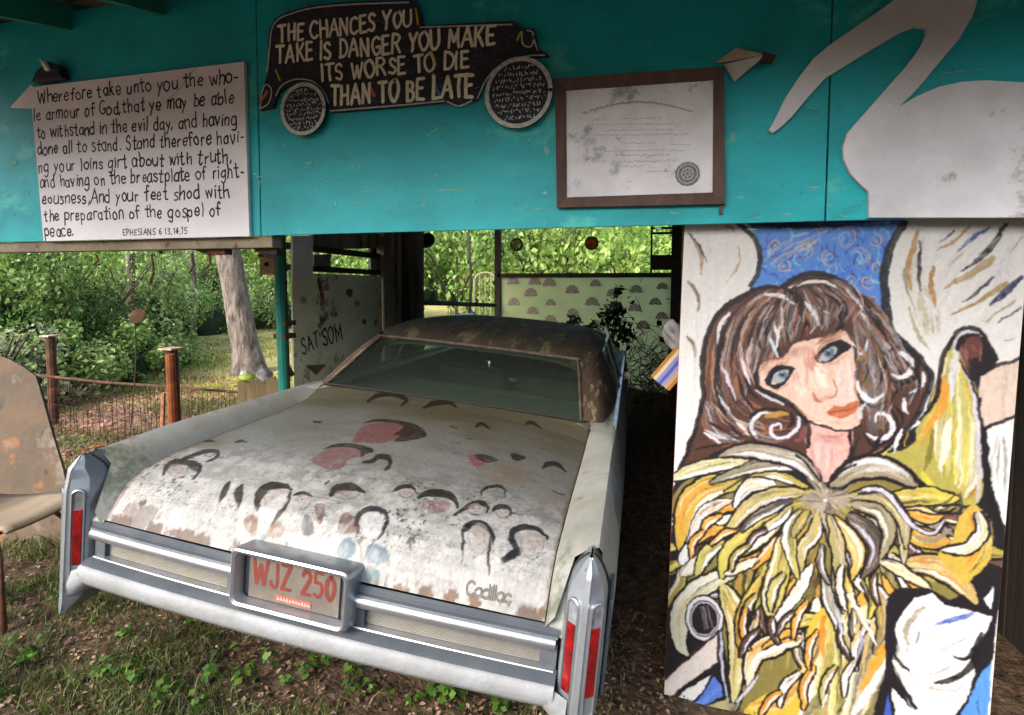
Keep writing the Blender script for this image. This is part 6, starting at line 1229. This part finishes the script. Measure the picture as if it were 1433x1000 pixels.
def bush(x, y, rx, ry, rz, kind, seed, label, group, leaf_=.06, n=9000, trunk=0, cat='bush', spread=.34):
    leaf_ = round((.075 if cat == 'bush' else .19)*(1+.02*max(0, math.hypot(x, y)-10))/((rx+ry+rz)/3), 2); n = int(min(27000, 1.5*4*9/leaf_**2/3.2))
    z0 = grd(x, y); t = empty('leafy_bush' if cat == 'bush' else 'leafy_tree', label, cat, (x, y, z0), group)
    o = bpy.data.objects.new('foliage', bush_proto(kind, leaf_, n, seed % 4, spread)); link(o, t); o.location = (0, 0, trunk+rz*.15); o.scale = (rx, ry, rz); o.rotation_euler = (0, 0, seed*1.3)
    if cat == 'bush':
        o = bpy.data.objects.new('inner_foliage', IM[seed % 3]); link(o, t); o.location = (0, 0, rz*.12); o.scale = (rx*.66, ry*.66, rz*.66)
    r = random.Random(seed)
    if trunk:
        MB().tube([(0, 0, -.2), (.08*r.uniform(-1, 1), 0, trunk*.5), (.2*r.uniform(-1, 1), 0, trunk+rz*.7)], [.03*trunk**.6+.06, .03*trunk**.6+.04, .03], 8).build('trunk', BARK2, t, smooth=True)
        for k in range(4):
            a = r.uniform(0, 6.3); MB().tube([(0, 0, trunk*(.6+.1*k)), (rx*.35*math.cos(a), ry*.35*math.sin(a), trunk+rz*(.1+.15*k)), (rx*.75*math.cos(a), ry*.75*math.sin(a), trunk+rz*(.3+.15*k))], [.05, .035, .012], 6).build('limb', BARK2, t, smooth=True)
    else:
        for k in range(5):
            a = r.uniform(0, 6.3); MB().tube([(0, 0, -.1), (rx*.3*math.cos(a), ry*.3*math.sin(a), rz*.5), (rx*.7*math.cos(a), ry*.7*math.sin(a), rz*.95)], [.03, .02, .006], 5).build('stem', BARK2, t)
    return t
def xy(px, dist):      # a ground spot at a bearing of the survey sheet and a distance from the tripod
    d = rayd(px, 403); d = d/np.linalg.norm(d[:2]); return CAMP[0]+d[0]*dist, CAMP[1]+d[1]*dist
gname = 'thicket of leafy bushes beyond the lawn'
data = [(-60, 11.0, 1.9, 1.5, 2.3, 'mid', 1, 'wide mid green bush at the far left beyond the fence'), (30, 11.5, 1.6, 1.3, 2.0, 'dark', 2, 'dark green bush beyond the first fence post'), (60, 9.6, .9, .8, .95, 'kudzu', 3, 'low vine-covered mound beyond the first fence post'),
        (120, 13.0, 1.7, 1.4, 2.1, 'kudzu', 4, 'tall vine-covered mound left of the hanging disc'), (150, 10.6, 1.0, .9, .95, 'mid', 5, 'rounded low bush under the hanging disc'), (185, 14.5, 1.8, 1.5, 2.0, 'kudzu', 6, 'vine-covered bush in front of the small white shed'), (215, 12.2, 1.1, .9, .85, 'kudzu', 7, 'low spreading bush right of the hanging disc'),
        (0, 15.5, 2.4, 2.0, 4.2, 'bright', 8, 'tall bright green bush at the back left'), (100, 18, 2.6, 2.0, 4.4, 'kudzu', 9, 'tall pale green vine mound behind the disc'), (270, 19, 1.8, 1.6, 1.7, 'mid', 10, 'bush at the lawn edge left of the leaning trunk'), (300, 24, 2.6, 2.0, 3.6, 'kudzu', 11, 'high bush just left of the leaning trunk'),
        (380, 20, 1.5, 1.3, 1.9, 'kudzu', 13, 'bush between the leaning trunk and the teal post'), (60, 10.4, 1.2, .9, 1.35, 'dark', 14, 'shadowy bush behind the low vine mound'), (-20, 9.2, .9, .8, 1.0, 'grey', 15, 'greyish twiggy bush at the far left edge'), (350, 28, 3, 2.4, 4.0, 'bright', 12, 'bright bush behind the leaning trunk')]
for (px, d, rx, ry, rz, kd, sd_, lab) in data: x, y = xy(px, d); bush(x, y, rx, ry, rz, kd, sd_, lab, gname, .055 if d < 13 else .05, 11000)
tg = 'trees behind the back opening'
for (px, d, rx, ry, rz, tr_, kd, sd_, lab) in ((440, 24, 4, 3, 3.4, 1.0, 'bright', 1, 'bright yellow-green tree behind the cream board'), (560, 22, 3.4, 3, 3.6, 1.2, 'mid', 2, 'green tree behind the rough posts'), (640, 20, 3.2, 2.8, 4.0, .9, 'mid', 3, 'green tree filling the left back opening'), (680, 27, 3.8, 3, 4.8, 1.4, 'dark', 4, 'darker green tree behind the corner post'),
         (740, 20, 3.0, 2.6, 3.6, .8, 'bright', 5, 'bright green tree behind the green glass disc'), (810, 23, 3.4, 2.8, 4.2, 1.0, 'bright', 6, 'yellow-green tree behind the amber glass disc'), (880, 19, 2.8, 2.4, 3.4, .7, 'bright', 7, 'bright leafy tree at the right of the back opening'), (950, 24, 3.6, 3, 4.2, 1.0, 'mid', 8, 'green tree behind the right corner post'), (760, 31, 5, 4, 6.6, 1.5, 'bright', 9, 'tall pale green tree at the very back')):
    x, y = xy(px, d); bush(x, y, rx, ry, rz, kd, sd_, lab, tg, .045, 13000, tr_, 'tree')
# far wood closing the horizon
rgw = np.random.default_rng(9); Vs = []; Fs = []; b0 = 0
BR = [math.atan2(*xy(px, 1.0)) for px in np.linspace(-500, 1500, 26)]+list(np.linspace(1.05, 5.1, 20))  # second run of bearings: unseen wood behind the camera, added for chrome reflections
for k, ba in enumerate(BR):
    dd = (42 if k < 26 else 34)+4*math.sin(k*2.1); x, y = dd*math.sin(ba), dd*math.cos(ba); P, N_ = blob_points(3200, (x, y, 3.4+.8*math.sin(k*1.7)), (4.2, 3, 6.0), 22, rgw, .36); V, F = leaves(P, N_, .26, .7, .3, rgw); Vs.append(V); Fs.append(F+b0); b0 += len(V)
tag(npmesh('far_wood', np.concatenate(Vs), np.concatenate(Fs), LM['mid']), kind='stuff')
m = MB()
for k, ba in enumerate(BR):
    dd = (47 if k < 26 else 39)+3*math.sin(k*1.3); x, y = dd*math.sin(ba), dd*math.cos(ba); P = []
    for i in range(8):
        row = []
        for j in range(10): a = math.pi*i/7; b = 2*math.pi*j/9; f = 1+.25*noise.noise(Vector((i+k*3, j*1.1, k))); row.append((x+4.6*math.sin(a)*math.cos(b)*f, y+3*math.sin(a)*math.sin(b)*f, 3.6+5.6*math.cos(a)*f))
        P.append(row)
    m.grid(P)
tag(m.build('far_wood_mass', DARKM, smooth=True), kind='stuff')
# leaning trunk
bx, by = xy(347, 10.6); tp = at(318, 345, Y=by-.1); tz = grd(bx, by)
tr = empty('leaning_tree', 'grey leaning tree trunk on the lawn seen through the shed', 'tree', (bx, by, tz))
mt = MB(); ph = []
top = ar(tp[0]-bx, tp[1]-by, tp[2]-tz); n = 22
P = []
for i in range(n+1):
    t = i/n*1.9; c = top*t; rr_ = .225-.022*t+.13*math.exp(-t*11); row = []
    for j in range(25):
        a = 2*math.pi*j/24; f = 1+.07*noise.noise(Vector((math.cos(a)*2, math.sin(a)*2, t*6)))+.03*math.sin(a*9+t*3); row.append((c[0]+rr_*f*math.cos(a), c[1]+rr_*f*math.sin(a), c[2]-.1*(i == 0)))
    P.append(row)
mt.grid(P).build('trunk', BARK, tr, smooth=True)
o = bpy.data.objects.new('crown', bush_proto('mid', .06, 9000, 2, .34)); link(o, tr); o.location = tuple(top*1.95); o.scale = (3.2, 3, 2.0)
for k in range(3): a = k*2.1+.4; MB().tube([tuple(top*1.6), tuple(top*1.8+ar(.9*math.cos(a), .9*math.sin(a), .4)), tuple(top*1.95+ar(2*math.cos(a), 2*math.sin(a), .9))], [.12, .08, .02], 7).build('limb', BARK, tr)
# slim trunks beyond the back window
for k, (px, top_, d, rr_, c_, lab) in enumerate(((655, 340, 16, .045, BARK2, 'slim dark tree stem in the left back opening'), (668, 315, 21, .04, BARK2, 'second thin dark stem right of the slim one'), (178, 345, 13.5, .07, BARK, 'thin pale trunk rising from the thicket left of the disc'), (268, 350, 17, .06, BARK, 'thin grey trunk near the small white shed'), (392, 390, 15, .10, BARK, 'short grey trunk close to the teal post'))):
    x, y = xy(px, d); t = empty('slim_tree', lab, 'tree', (x, y, grd(x, y)))
    MB().tube([(0, 0, -.1), (.1, 0, 1.6), (-.05, 0, 4.2)], [rr_*1.3, rr_, rr_*.5], 8).build('trunk', c_, t, smooth=True)
    for j in range(4): a = j*1.9+k; MB().tube([(.03, 0, 2+.5*j), (.6*math.cos(a), .6*math.sin(a), 2.5+.5*j)], [rr_*.4, .008], 5).build('branch', c_, t)
# small white shed far off
x, y = xy(208, 22); sw = empty('small_white_shed', 'small white shed half buried in the thicket', 'shed', (x, y, 0.2), rz=.5)
W_ = mat('far_white_paint', 'c9ccce', 'a8acac', 3, .7); MB().box((0, 0, .9), (1.15, 1.0, 1.6)).build('wall', W_, sw)
MB().prism([(-.7, 1.68), (.7, 1.68), (0, 2.3)], lambda p: (p[0], -.62, p[1]), lambda p: (p[0], .62, p[1])).build('roof', mat('far_grey_roof', '6b6a66', '54534e', 4, .8), sw); MB().box((.1, -.505, .75), (.4, .02, 1.0)).build('door', mat('far_grey_door', '8f9496'), sw)
# pale garden chair and rubble beyond the back opening
x, y = xy(679, 14); gc = empty('garden_chair', 'pale garden chair with arched back beyond the back opening', 'chair', (x, y, .3), rz=.3)
GC = mat('pale_chair_frame', 'b5a98a', '8f8468', 9, .8)
for s in (-.3, .3): MB().tube([(s, 0, 0), (s, .02, .5), (s*.95, .1, 1.5)], .03, 7).build('leg', GC, gc); MB().tube([(s, -.45, 0), (s, -.45, .55)], .03, 7).build('leg', GC, gc)
MB().tube([(.29*math.cos(a), .1, 1.5+.25*math.sin(a)) for a in np.linspace(0, math.pi, 9)], .03, 7).build('back_arch', GC, gc)
for x_ in (-.15, 0, .15): MB().tube([(x_, .03, .5), (x_, .1, 1.68)], .018, 6).build('back_slat', GC, gc)
MB().box((0, -.22, .52), (.66, .5, .04)).build('seat', GC, gc)
for k, (px, d, s) in enumerate(((612, 15, .32), (602, 15.6, .24), (655, 14.5, .28), (732, 13, .2))):
    x, y = xy(px, d); bm = bmesh.new(); bmesh.ops.create_icosphere(bm, subdivisions=3, radius=s)
    for v in bm.verts: v.co *= 1+.35*noise.noise(v.co*4/s*.3+Vector((k, 0, 0)))
    me = bpy.data.meshes.new('boulder'); bm.to_mesh(me); bm.free(); me.materials.append(mat('pale_stone', 'a8a69c', '7f7c72', 8, .9, bump=.5)); o = bpy.data.objects.new('pale_rock', me); link(o); o.location = (x, y, .3+.95 if False else grd(x, y)+s*.5)
    tag(o, ('largest pale rock behind the shed, left in the back opening', 'small pale rock beside the largest one behind the shed', 'pale rock behind the shed under the slim tree stem', 'pale rock behind the shed right of the corner post')[k], 'rock', 'pale rocks behind the shed')
# ------------------------------------------------------------------ loose things
# leaning board at the left
pts = [(-60, 470), (-20, 492), (12, 502), (34, 514), (50, 526), (60, 560), (74, 610), (88, 656), (97, 700), (94, 760), (90, 806), (60, 815), (0, 815), (-60, 810)]
lb_ = []
def lp(px, py):
    d = rayd(px, py)   # plane leaning back: through (-3.0,2.0,.15) with slope
    n_ = ar(.30, -.86, .30); n_ /= np.linalg.norm(n_); p0 = ar(-3.05, 2.33, .16); t = ((p0-CAMP)@n_)/(d@n_); return CAMP+d*t, n_
q = [lp(*p) for p in pts]; V = [tuple(a) for a, n_ in q]; V2 = [tuple(a-n_*.022) for a, n_ in q]; n = len(V)
o = fixn(MB().add(V+V2, [tuple(range(n)), tuple(range(2*n-1, n-1, -1))]+[(i, i+n, (i+1) % n+n, (i+1) % n) for i in range(n)]).build('leaning_board', PLYB, None)); tag(o, 'large worn brown board leaning behind the plywood chair at the left edge', 'board')
# plywood chair, its back to the left
gzc = .17; cs_ = at(80, 716, Z=gzc+.44)
ch = empty('plywood_chair', 'bent plywood chair with rusty brown metal legs beside the left tail fin', 'chair', (cs_[0]-.02, cs_[1]-.02, gzc), rz=R_(14))
prof = [(-.60, .80), (-.575, .66), (-.54, .52), (-.50, .455), (-.44, .425), (-.3, .42), (-.12, .435), (-.03, .44), (.0, .425)]
sp = smooth_path(prof, 4); P = []
for (x, z) in sp:
    wdt = .20 if z > .46 else .205; P.append([(x, y_*wdt, z+.012*(y_**2)) for y_ in np.linspace(-1, 1, 11)])
o = MB().grid(P).build('seat_shell', PLYC, ch, smooth=True); md = o.modifiers.new('thick', 'SOLIDIFY'); md.thickness = .014
CH = mat('rusty_brown_tube', '4a2c22', '6b4030', 12, .6, bump=.3)
for y_ in (-.17, .17):
    MB().tube([(-.02, y_*1.25, 0), (-.07, y_, .33), (-.12, y_*.8, .405), (-.30, y_*.8, .405), (-.42, y_, .33), (-.50, y_*1.3, 0)], .011, 8).build('leg', CH, ch, smooth=True)
MB().tube([(-.12, -.14, .40), (-.12, .14, .40)], .010, 8).build('cross_bar', CH, ch); MB().tube([(-.32, -.14, .40), (-.32, .14, .40)], .010, 8).build('cross_bar', CH, ch); MB().tube([(-.06, -.19, .24), (-.44, -.19, .24)], .007, 7).build('stretcher', CH, ch)
# hanging disc on a chain with a long wire
yd = 2.42; c = at(193, 442, Y=yd)
hd = empty('hanging_iron_disc', 'dark oval iron disc hanging on a chain in front of the thicket', 'hanging ornament', tuple(c))
MB().lathe([(0, .008), (.055, .006), (.062, 0), (.055, -.006), (0, -.008)], 22, Matrix.Rotation(R_(70), 3, 'X') @ Matrix.Scale(.78, 3, (0, 1, 0))).build('disc', RUST, hd, smooth=True)
zt_ = 1.84-c[2]; k = 0; z = .05
while z < zt_:
    MB().tube([(-.025*(1-z/zt_)-.012+.007*math.cos(a)*(k % 2), .007*math.cos(a)*((k+1) % 2), z+.011*math.sin(a)) for a in np.linspace(0, 2*math.pi, 9)], .0022, 5, cap=False).build('chain_link', RUST, hd); z += .019; k += 1
e = at(183, 600, Y=yd); MB().tube([(-.02, 0, -.04), (-.03, 0, -.3), (e[0]-c[0], 0, e[2]-c[2])], .0035, 6).build('wire', RUST, hd)
# other bits on the header beam
for k, (px, L, lab) in enumerate(((212, .16, 'bent rusty wire hook hanging right of the chain'), (268, .10, 'short rusty strap hanging from the beam'), (135, .05, 'little rusty bolt under the beam left of the chain'), (292, .08, 'rusty hook near the leaning trunk'))):
    q = at(px, 350, Y=2.235); t = MB(); t.tube([(q[0], 2.235, 1.82), (q[0]+.01, 2.235, 1.82-L*.6), (q[0]-.02, 2.235, 1.82-L), (q[0]+.015, 2.235, 1.82-L*1.05)], .006, 6); tag(t.build('rusty_hook', RUST), lab, 'hook')
for k, (xa, xb, za, lab, m_) in enumerate(((270, 320, 345, 'long rusty bracket bolted under the beam above the leaning trunk', RUST), (345, 372, 336, 'brown metal bracket left of the birdhouse', RUST), (362, 392, 348, 'dark clamp above the birdhouse', BLACKW))):
    p = at(xa, za, Y=2.26); q = at(xb, za+6, Y=2.26); t = MB(); t.box(((p[0]+q[0])/2, 2.26, (p[2]+q[2])/2), (q[0]-p[0], .05, .03), Matrix.Rotation(.15, 3, 'Y')); t.tube([(p[0], 2.26, p[2]), ((p[0]+q[0])/2, 2.25, p[2]-.04), (q[0], 2.26, q[2]-.01)], .010, 6); tag(t.build('iron_bracket', m_), lab, 'bracket')
# birdhouse
q = at(375, 372, Y=2.95); bh = empty('birdhouse', 'small cream wooden box house hung beside the teal post', 'birdhouse', tuple(q), rz=.5)
MB().box((0, 0, 0), (.085, .085, .115)).build('box', mat('birdhouse_cream', 'c9b48c', 'a48a60', 8, .7, bump=.2), bh, bevel=.003)
MB().prism([(-.06, .06), (.06, .06), (0, .10)], lambda p: (p[0], -.055, p[1]), lambda p: (p[0], .055, p[1])).build('roof', WOODD, bh); MB().lathe([(0, .001), (.014, .001), (.014, -.001)], 14, Matrix.Rotation(R_(90), 3, 'X')).build('entrance_hole', BLACKR, bh, loc=(0, -.044, .01)); MB().tube([(0, 0, .09), (0, 0, .26)], .003, 5).build('wire', BLACKW, bh)
# low picket edging with figures on it
a = at(336, 533, Y=3.55); b = at(390, 528, Y=3.30); pk = empty('picket_planter', 'low weathered picket box behind the car beside the teal post', 'planter', (0, 0, 0)); n = 9
PK = mat('picket_wood', '76684a', '54452f', 7, .9, bump=.5, stretch=(1, 1, .2))
for i in range(n):
    t = i/(n-1); p = a+(b-a)*t; h = p[2]+.012*math.sin(i*2.1); MB().box((p[0], p[1], h/2), (.040, .018, h), Matrix.Rotation(.3, 3, 'Z')).build('picket', PK, pk, bevel=.004)
MB().tube([(a[0], a[1]+.03, a[2]-.12), (b[0], b[1]+.03, b[2]-.12)], .02, 5).build('rail', PK, pk)
p = a+(b-a)*.2; fg = empty('green_frog_figure', 'small green and white ceramic frog sitting on the picket planter', 'figurine', (p[0], p[1], p[2]+.0))
FGR = mat('frog_green_glaze', '7a9a2a', 'a8b84a', 20, .3); FWH = mat('frog_white_glaze', 'c8ccb8', 'a8ae98', 20, .35)
MB().lathe([(0, 0), (.055, .004), (.068, .02), (.055, .045), (.02, .06), (0, .062)], 18).build('body', FGR, fg, smooth=True); MB().lathe([(0, 0), (.035, .008), (.038, .025), (.02, .042), (0, .046)], 16).build('head', FWH, fg, smooth=True, loc=(-.01, -.01, .035))
for s in (-1, 1): MB().lathe([(0, -.01), (.009, -.004), (.009, .004), (0, .01)], 10).build('eye', FWH, fg, smooth=True, loc=(-.01+s*.02, -.02, .08))
p = a+(b-a)*.66; gs = MB(); bm = bmesh.new(); bmesh.ops.create_icosphere(bm, subdivisions=3, radius=.05)
for v in bm.verts: v.co *= 1+.6*noise.noise(v.co*22)
me = bpy.data.meshes.new('shell_lump'); bm.to_mesh(me); bm.free(); me.materials.append(mat('grey_shell', '8f8d90', '5c5a5c', 30, .7)); o = bpy.data.objects.new('grey_shell_lump', me); link(o); o.location = (p[0], p[1], p[2]+.025); tag(o, 'grey knobbly shell lump right of the green frog on the pickets', 'ornament')
# striped ribbon and crumpled cloth behind the painting's left edge
q = at(941, 516, Y=2.40); st = empty('striped_banner', 'orange and blue striped strip hanging behind the painting edge', 'banner', tuple(q))
cols = ['b07a30', 'd8c9a0', '8c8cc8', '4c5cb0', '9a94c0', 'c8a070', 'b07838']; dx, dz = math.cos(R_(52)), math.sin(R_(52))
for i, c_ in enumerate(cols):
    o1 = (i-3.5)*.0145; o2 = o1+.0145; f = lambda o_, l: (o_*dz+l*dx, .003*math.sin(l*60), -o_*dx+l*dz)
    rows = [[f(o1, l), f(o2, l)] for l in np.linspace(-.085, .11, 8)]; MB().grid(rows).build('stripe', mat('stripe_%s' % c_, tuple(v*.55 for v in lin(c_)), rough=.8), st)
bm = bmesh.new(); bmesh.ops.create_icosphere(bm, subdivisions=4, radius=.045)
for v in bm.verts: v.co *= 1+.7*noise.noise(v.co*26); v.co.z *= 1.3
me = bpy.data.meshes.new('crumpled_cloth'); bm.to_mesh(me); bm.free(); me.materials.append(mat('pink_grey_cloth', '7d7f86', '66605f', 14, .9)); o = bpy.data.objects.new('crumpled_cloth', me); link(o); o.location = tuple(at(944, 468, Y=2.44)); tag(o, 'crumpled grey and pink cloth tucked behind the painting above the striped strip', 'cloth')
# shade plant and twiggy brush inside the shed
x, y = at(852, 500, Y=7.9)[:2]; pl = empty('potted_shrub', 'dark leafy shrub standing before the patterned sheet', 'shrub', (x, y, 0))
rgp = np.random.default_rng(4); Vs = []; Fs = []; b0 = 0
for (px, py, s, n_) in ((800, 452, .10, 50), (825, 465, .12, 60), (848, 445, .14, 90), (862, 432, .12, 80), (870, 460, .13, 90), (845, 475, .14, 80), (880, 470, .08, 40), (865, 408, .06, 25), (790, 460, .06, 20), (860, 490, .12, 50), (922, 452, .03, 8), (928, 474, .03, 8)):
    c = at(px, py, Y=7.9+.15*math.sin(px)); P = c+rgp.normal(size=(n_, 3))*s*.62; N_ = rgp.normal(size=(n_, 3)); V, F = leaves(P, N_, .10, .55, .2, rgp); Vs.append(V-ar(x, y, 0)); Fs.append(F+b0); b0 += len(V)
npmesh('leaves', np.concatenate(Vs), np.concatenate(Fs), leafmat('shade_leaf', '10200c', '1c3012', '2c451a', .2), pl)
for (px, py) in ((800, 455), (848, 445), (870, 460), (864, 412), (845, 480)): c = at(px, py, Y=7.9)-ar(x, y, 0); MB().tube([(0, 0, 0), (c[0]*.3, 0, c[2]*.6), tuple(c)], [.02, .012, .004], 5).build('stem', BARK2, pl)
m = MB(); r = random.Random(12)
for k in range(900):
    x = r.uniform(-.35, 1.2); y = r.uniform(6.6, 8.7); z = abs(r.gauss(0, .45)); a = r.uniform(0, 6.3); L = r.uniform(.15, .5); e = r.uniform(-.6, 1.2)
    m.tube([(x, y, z), (x+L*math.cos(a)*.5, y+L*math.sin(a)*.5, z+L*e*.5+.03), (x+L*math.cos(a), y+L*math.sin(a), z+L*e)], [.006, .004, .002], 3, cap=False)
tag(m.build('brush_pile', mat('dry_brown_twigs', '3a2c24', '5c4438', 9, .9)), kind='stuff')
for k, (x, y, sx, sy, sz, lab) in enumerate(((.5, 7.2, .5, .5, .55, 'dark wooden crate in the shade beyond the car'), (.62, 5.6, .4, .6, .4, 'low dark wooden crate beside the car in the shade'))):
    t = empty('wooden_crate', lab, 'crate', (x, y, -.05), rz=.2*k)
    for i in range(4):
        for s in (-1, 1): MB().box((0, s*sy/2, sz*(i+.5)/4), (sx, .015, sz/4-.02)).build('slat', WOODD, t); MB().box((s*sx/2, 0, sz*(i+.5)/4), (.015, sy, sz/4-.02)).build('slat', WOODD, t)
    for s in (-1, 1):
        for s2 in (-1, 1): MB().box((s*(sx/2-.03), s2*(sy/2-.03), sz/2), (.035, .035, sz)).build('corner_block', WOODD, t)
# ------------------------------------------------------------------ grass, weeds, litter
def ground_z(xs, ys): return np.array([gzn(a, b) if (-6 < a < 3 and 0 < b < 7) else float(gz(a, b)) for a, b in zip(xs, ys)])
def blades(name, xs, ys, h, wd, m_, rg):
    n = len(xs); z = ground_z(xs, ys)-.005; hh = h*(.4+.9*rg.random(n)); a = rg.random(n)*6.283; ln = rg.normal(size=(n, 2))*hh[:, None]*.55; d = np.stack([np.cos(a), np.sin(a)], 1)*wd*(.5+rg.random(n))[:, None]
    B0 = np.stack([xs-d[:, 0], ys-d[:, 1], z], 1); B1 = np.stack([xs+d[:, 0], ys+d[:, 1], z], 1); M0 = np.stack([xs+ln[:, 0]*.35-d[:, 0]*.7, ys+ln[:, 1]*.35-d[:, 1]*.7, z+hh*.6], 1); M1 = np.stack([xs+ln[:, 0]*.35+d[:, 0]*.7, ys+ln[:, 1]*.35+d[:, 1]*.7, z+hh*.6], 1); T = np.stack([xs+ln[:, 0], ys+ln[:, 1], z+hh*.95], 1)
    V = np.stack([B0, B1, M1, M0, T], 1).reshape(-1, 3); k = np.arange(n)*5; F = np.concatenate([np.stack([k, k+1, k+2], 1), np.stack([k, k+2, k+3], 1), np.stack([k+3, k+2, k+4], 1)])
    return tag(npmesh(name, V, F, m_), kind='stuff')
rgG = np.random.default_rng(7)
GM = leafmat('grass_blades', '33431f', '4b5e2a', '757a44', .3, 3); GD = leafmat('dry_grass', '8d7d52', '7a7a40', 'a39a62', .3, 2)
def patchy(n, x0, x1, y0, y1, thr, sc, seed):
    xs = rgG.uniform(x0, x1, n*3); ys = rgG.uniform(y0, y1, n*3); k = np.array([noise.noise(Vector((a*sc, b*sc, seed))) for a, b in zip(xs, ys)]); m_ = k+rgG.normal(size=len(k))*.12 > thr; return xs[m_][:n], ys[m_][:n]
xs, ys = patchy(6500, -3.6, .0, .95, 2.6, .14, 1.9, 1); blades('foreground_grass', xs, ys, .045, .0016, GM, rgG)
xs, ys = patchy(6500, -2.9, -1.0, 1.3, 2.1, -.02, 2.4, 5); blades('fin_shade_grass', xs, ys, .06, .0018, GM, rgG)
xs, ys = patchy(16000, -7.2, -2.9, 2.0, 6.2, .05, 1.2, 9); blades('fence_grass', xs, ys, .08, .003, GM, rgG)
xs, ys = patchy(22000, -16, -3.2, 6.0, 16, -.3, .5, 3); blades('lawn_grass', xs, ys, .07, .007, GD, rgG)
xs, ys = patchy(9000, -12, -3.4, 6.0, 13, .05, .5, 13); blades('lawn_green_grass', xs, ys, .08, .007, leafmat('lawn_green', '7f9a38', '9cb048', 'b8bf62', .4, 1), rgG)
xs, ys = patchy(1500, -.9, 1.9, 1.0, 4.5, .15, 2.0, 2); blades('side_grass', xs, ys, .04, .0016, GM, rgG)
# fallen leaves
def litter_(name, n, x0, x1, y0, y1, size, m_, lift=.006, rg=rgG):
    xs = rg.uniform(x0, x1, n); ys = rg.uniform(y0, y1, n); P = np.stack([xs, ys, ground_z(xs, ys)+lift+.012*rg.random(n)], 1); N_ = np.tile([0, 0, 2.2], (n, 1)); V, F = leaves(P, N_, size, .6, .3, rg); return tag(npmesh(name, V, F, m_), kind='stuff')
litter_('leaf_litter', 8000, -3.8, .2, .9, 2.8, .022, leafmat('dead_leaves', '4c3a2c', '6f5645', '8f7a68', .1, 4))
litter_('shed_litter', 3500, -.6, 1.7, 1.0, 6.0, .03, leafmat('dark_dead_leaves', '2c211a', '443228', '5c4438', .05, 4))
litter_('fence_litter', 15000, -7.5, -2.9, 2.6, 7.2, .045, leafmat('pinkish_dead_leaves', '6b4a3a', '96705c', 'bd9a84', .2, 2), .01)
# weeds: rosettes of rounded leaves
WM = leafmat('weed_leaf', '284715', '3c5e1f', '5c7f2e', .35, 4)
rgW = np.random.default_rng(31); protos = []
for k in range(5):
    n_ = [7, 10, 14, 8, 12][k]; P = []; N_ = []
    for i in range(n_):
        a = rgW.uniform(0, 6.28); rr_ = rgW.uniform(.008, .034); P.append((rr_*math.cos(a), rr_*math.sin(a), rgW.uniform(.012, .05))); N_.append((.4*math.cos(a), .4*math.sin(a), 1))
    V, F = leaves(np.array(P), np.array(N_)*2, .026, .75, .12, rgW); o = npmesh('weed_leaves', V, F, WM); protos.append(o.data); bpy.data.objects.remove(o)
spots_ = []
for (px, py) in ((30, 960), (45, 950), (160, 955), (180, 950), (190, 962), (250, 960), (235, 975), (300, 965), (140, 965), (110, 968), (20, 930), (60, 925), (340, 970), (400, 968), (275, 985), (225, 990), (500, 955), (497, 972), (545, 980), (600, 978), (640, 985), (700, 990), (620, 972), (130, 900), (175, 905), (330, 930), (300, 945), (430, 955), (460, 940), (520, 970), (75, 870), (35, 870), (12, 880), (50, 890), (95, 880), (380, 945), (575, 990)):
    p = at(px, py, Z=.09 if px < 300 else .02); spots_.append((p[0], p[1]))
rgs = np.random.default_rng(77)
for i in range(34): spots_.append((rgs.uniform(-3.4, -.1), rgs.uniform(.98, 1.9)))
for i, (x, y) in enumerate(spots_[:150]):
    o = bpy.data.objects.new('weed', protos[i % 5]); link(o); o.location = (x, y, gzn(x, y)); o.rotation_euler = (0, 0, i*1.7); s = .7+.8*rgs.random(); o.scale = (s, s, s)
    tag(o, 'small green weed rosette in the bare soil behind the car', 'weed', 'small weeds in the soil behind the car')
for (px, py, z, r_, lab) in ((506, 972, -.02, .020, 'single round bright green leaf plant under the bumper'),):
    p = at(px, py, Z=z+.06); t = empty('round_leaf_plant', lab, 'plant', (p[0], p[1], gzn(p[0], p[1])))
    hz = p[2]-gzn(p[0], p[1]); MB().lathe([(0, .0), (r_*.6, .001), (r_, .004)], 16, Matrix.Rotation(-.9, 3, 'X')).build('leaf', WM, t, loc=(0, 0, hz)); MB().tube([(0, .01, 0), (0, 0, hz)], .0015, 5).build('stem', WM, t)
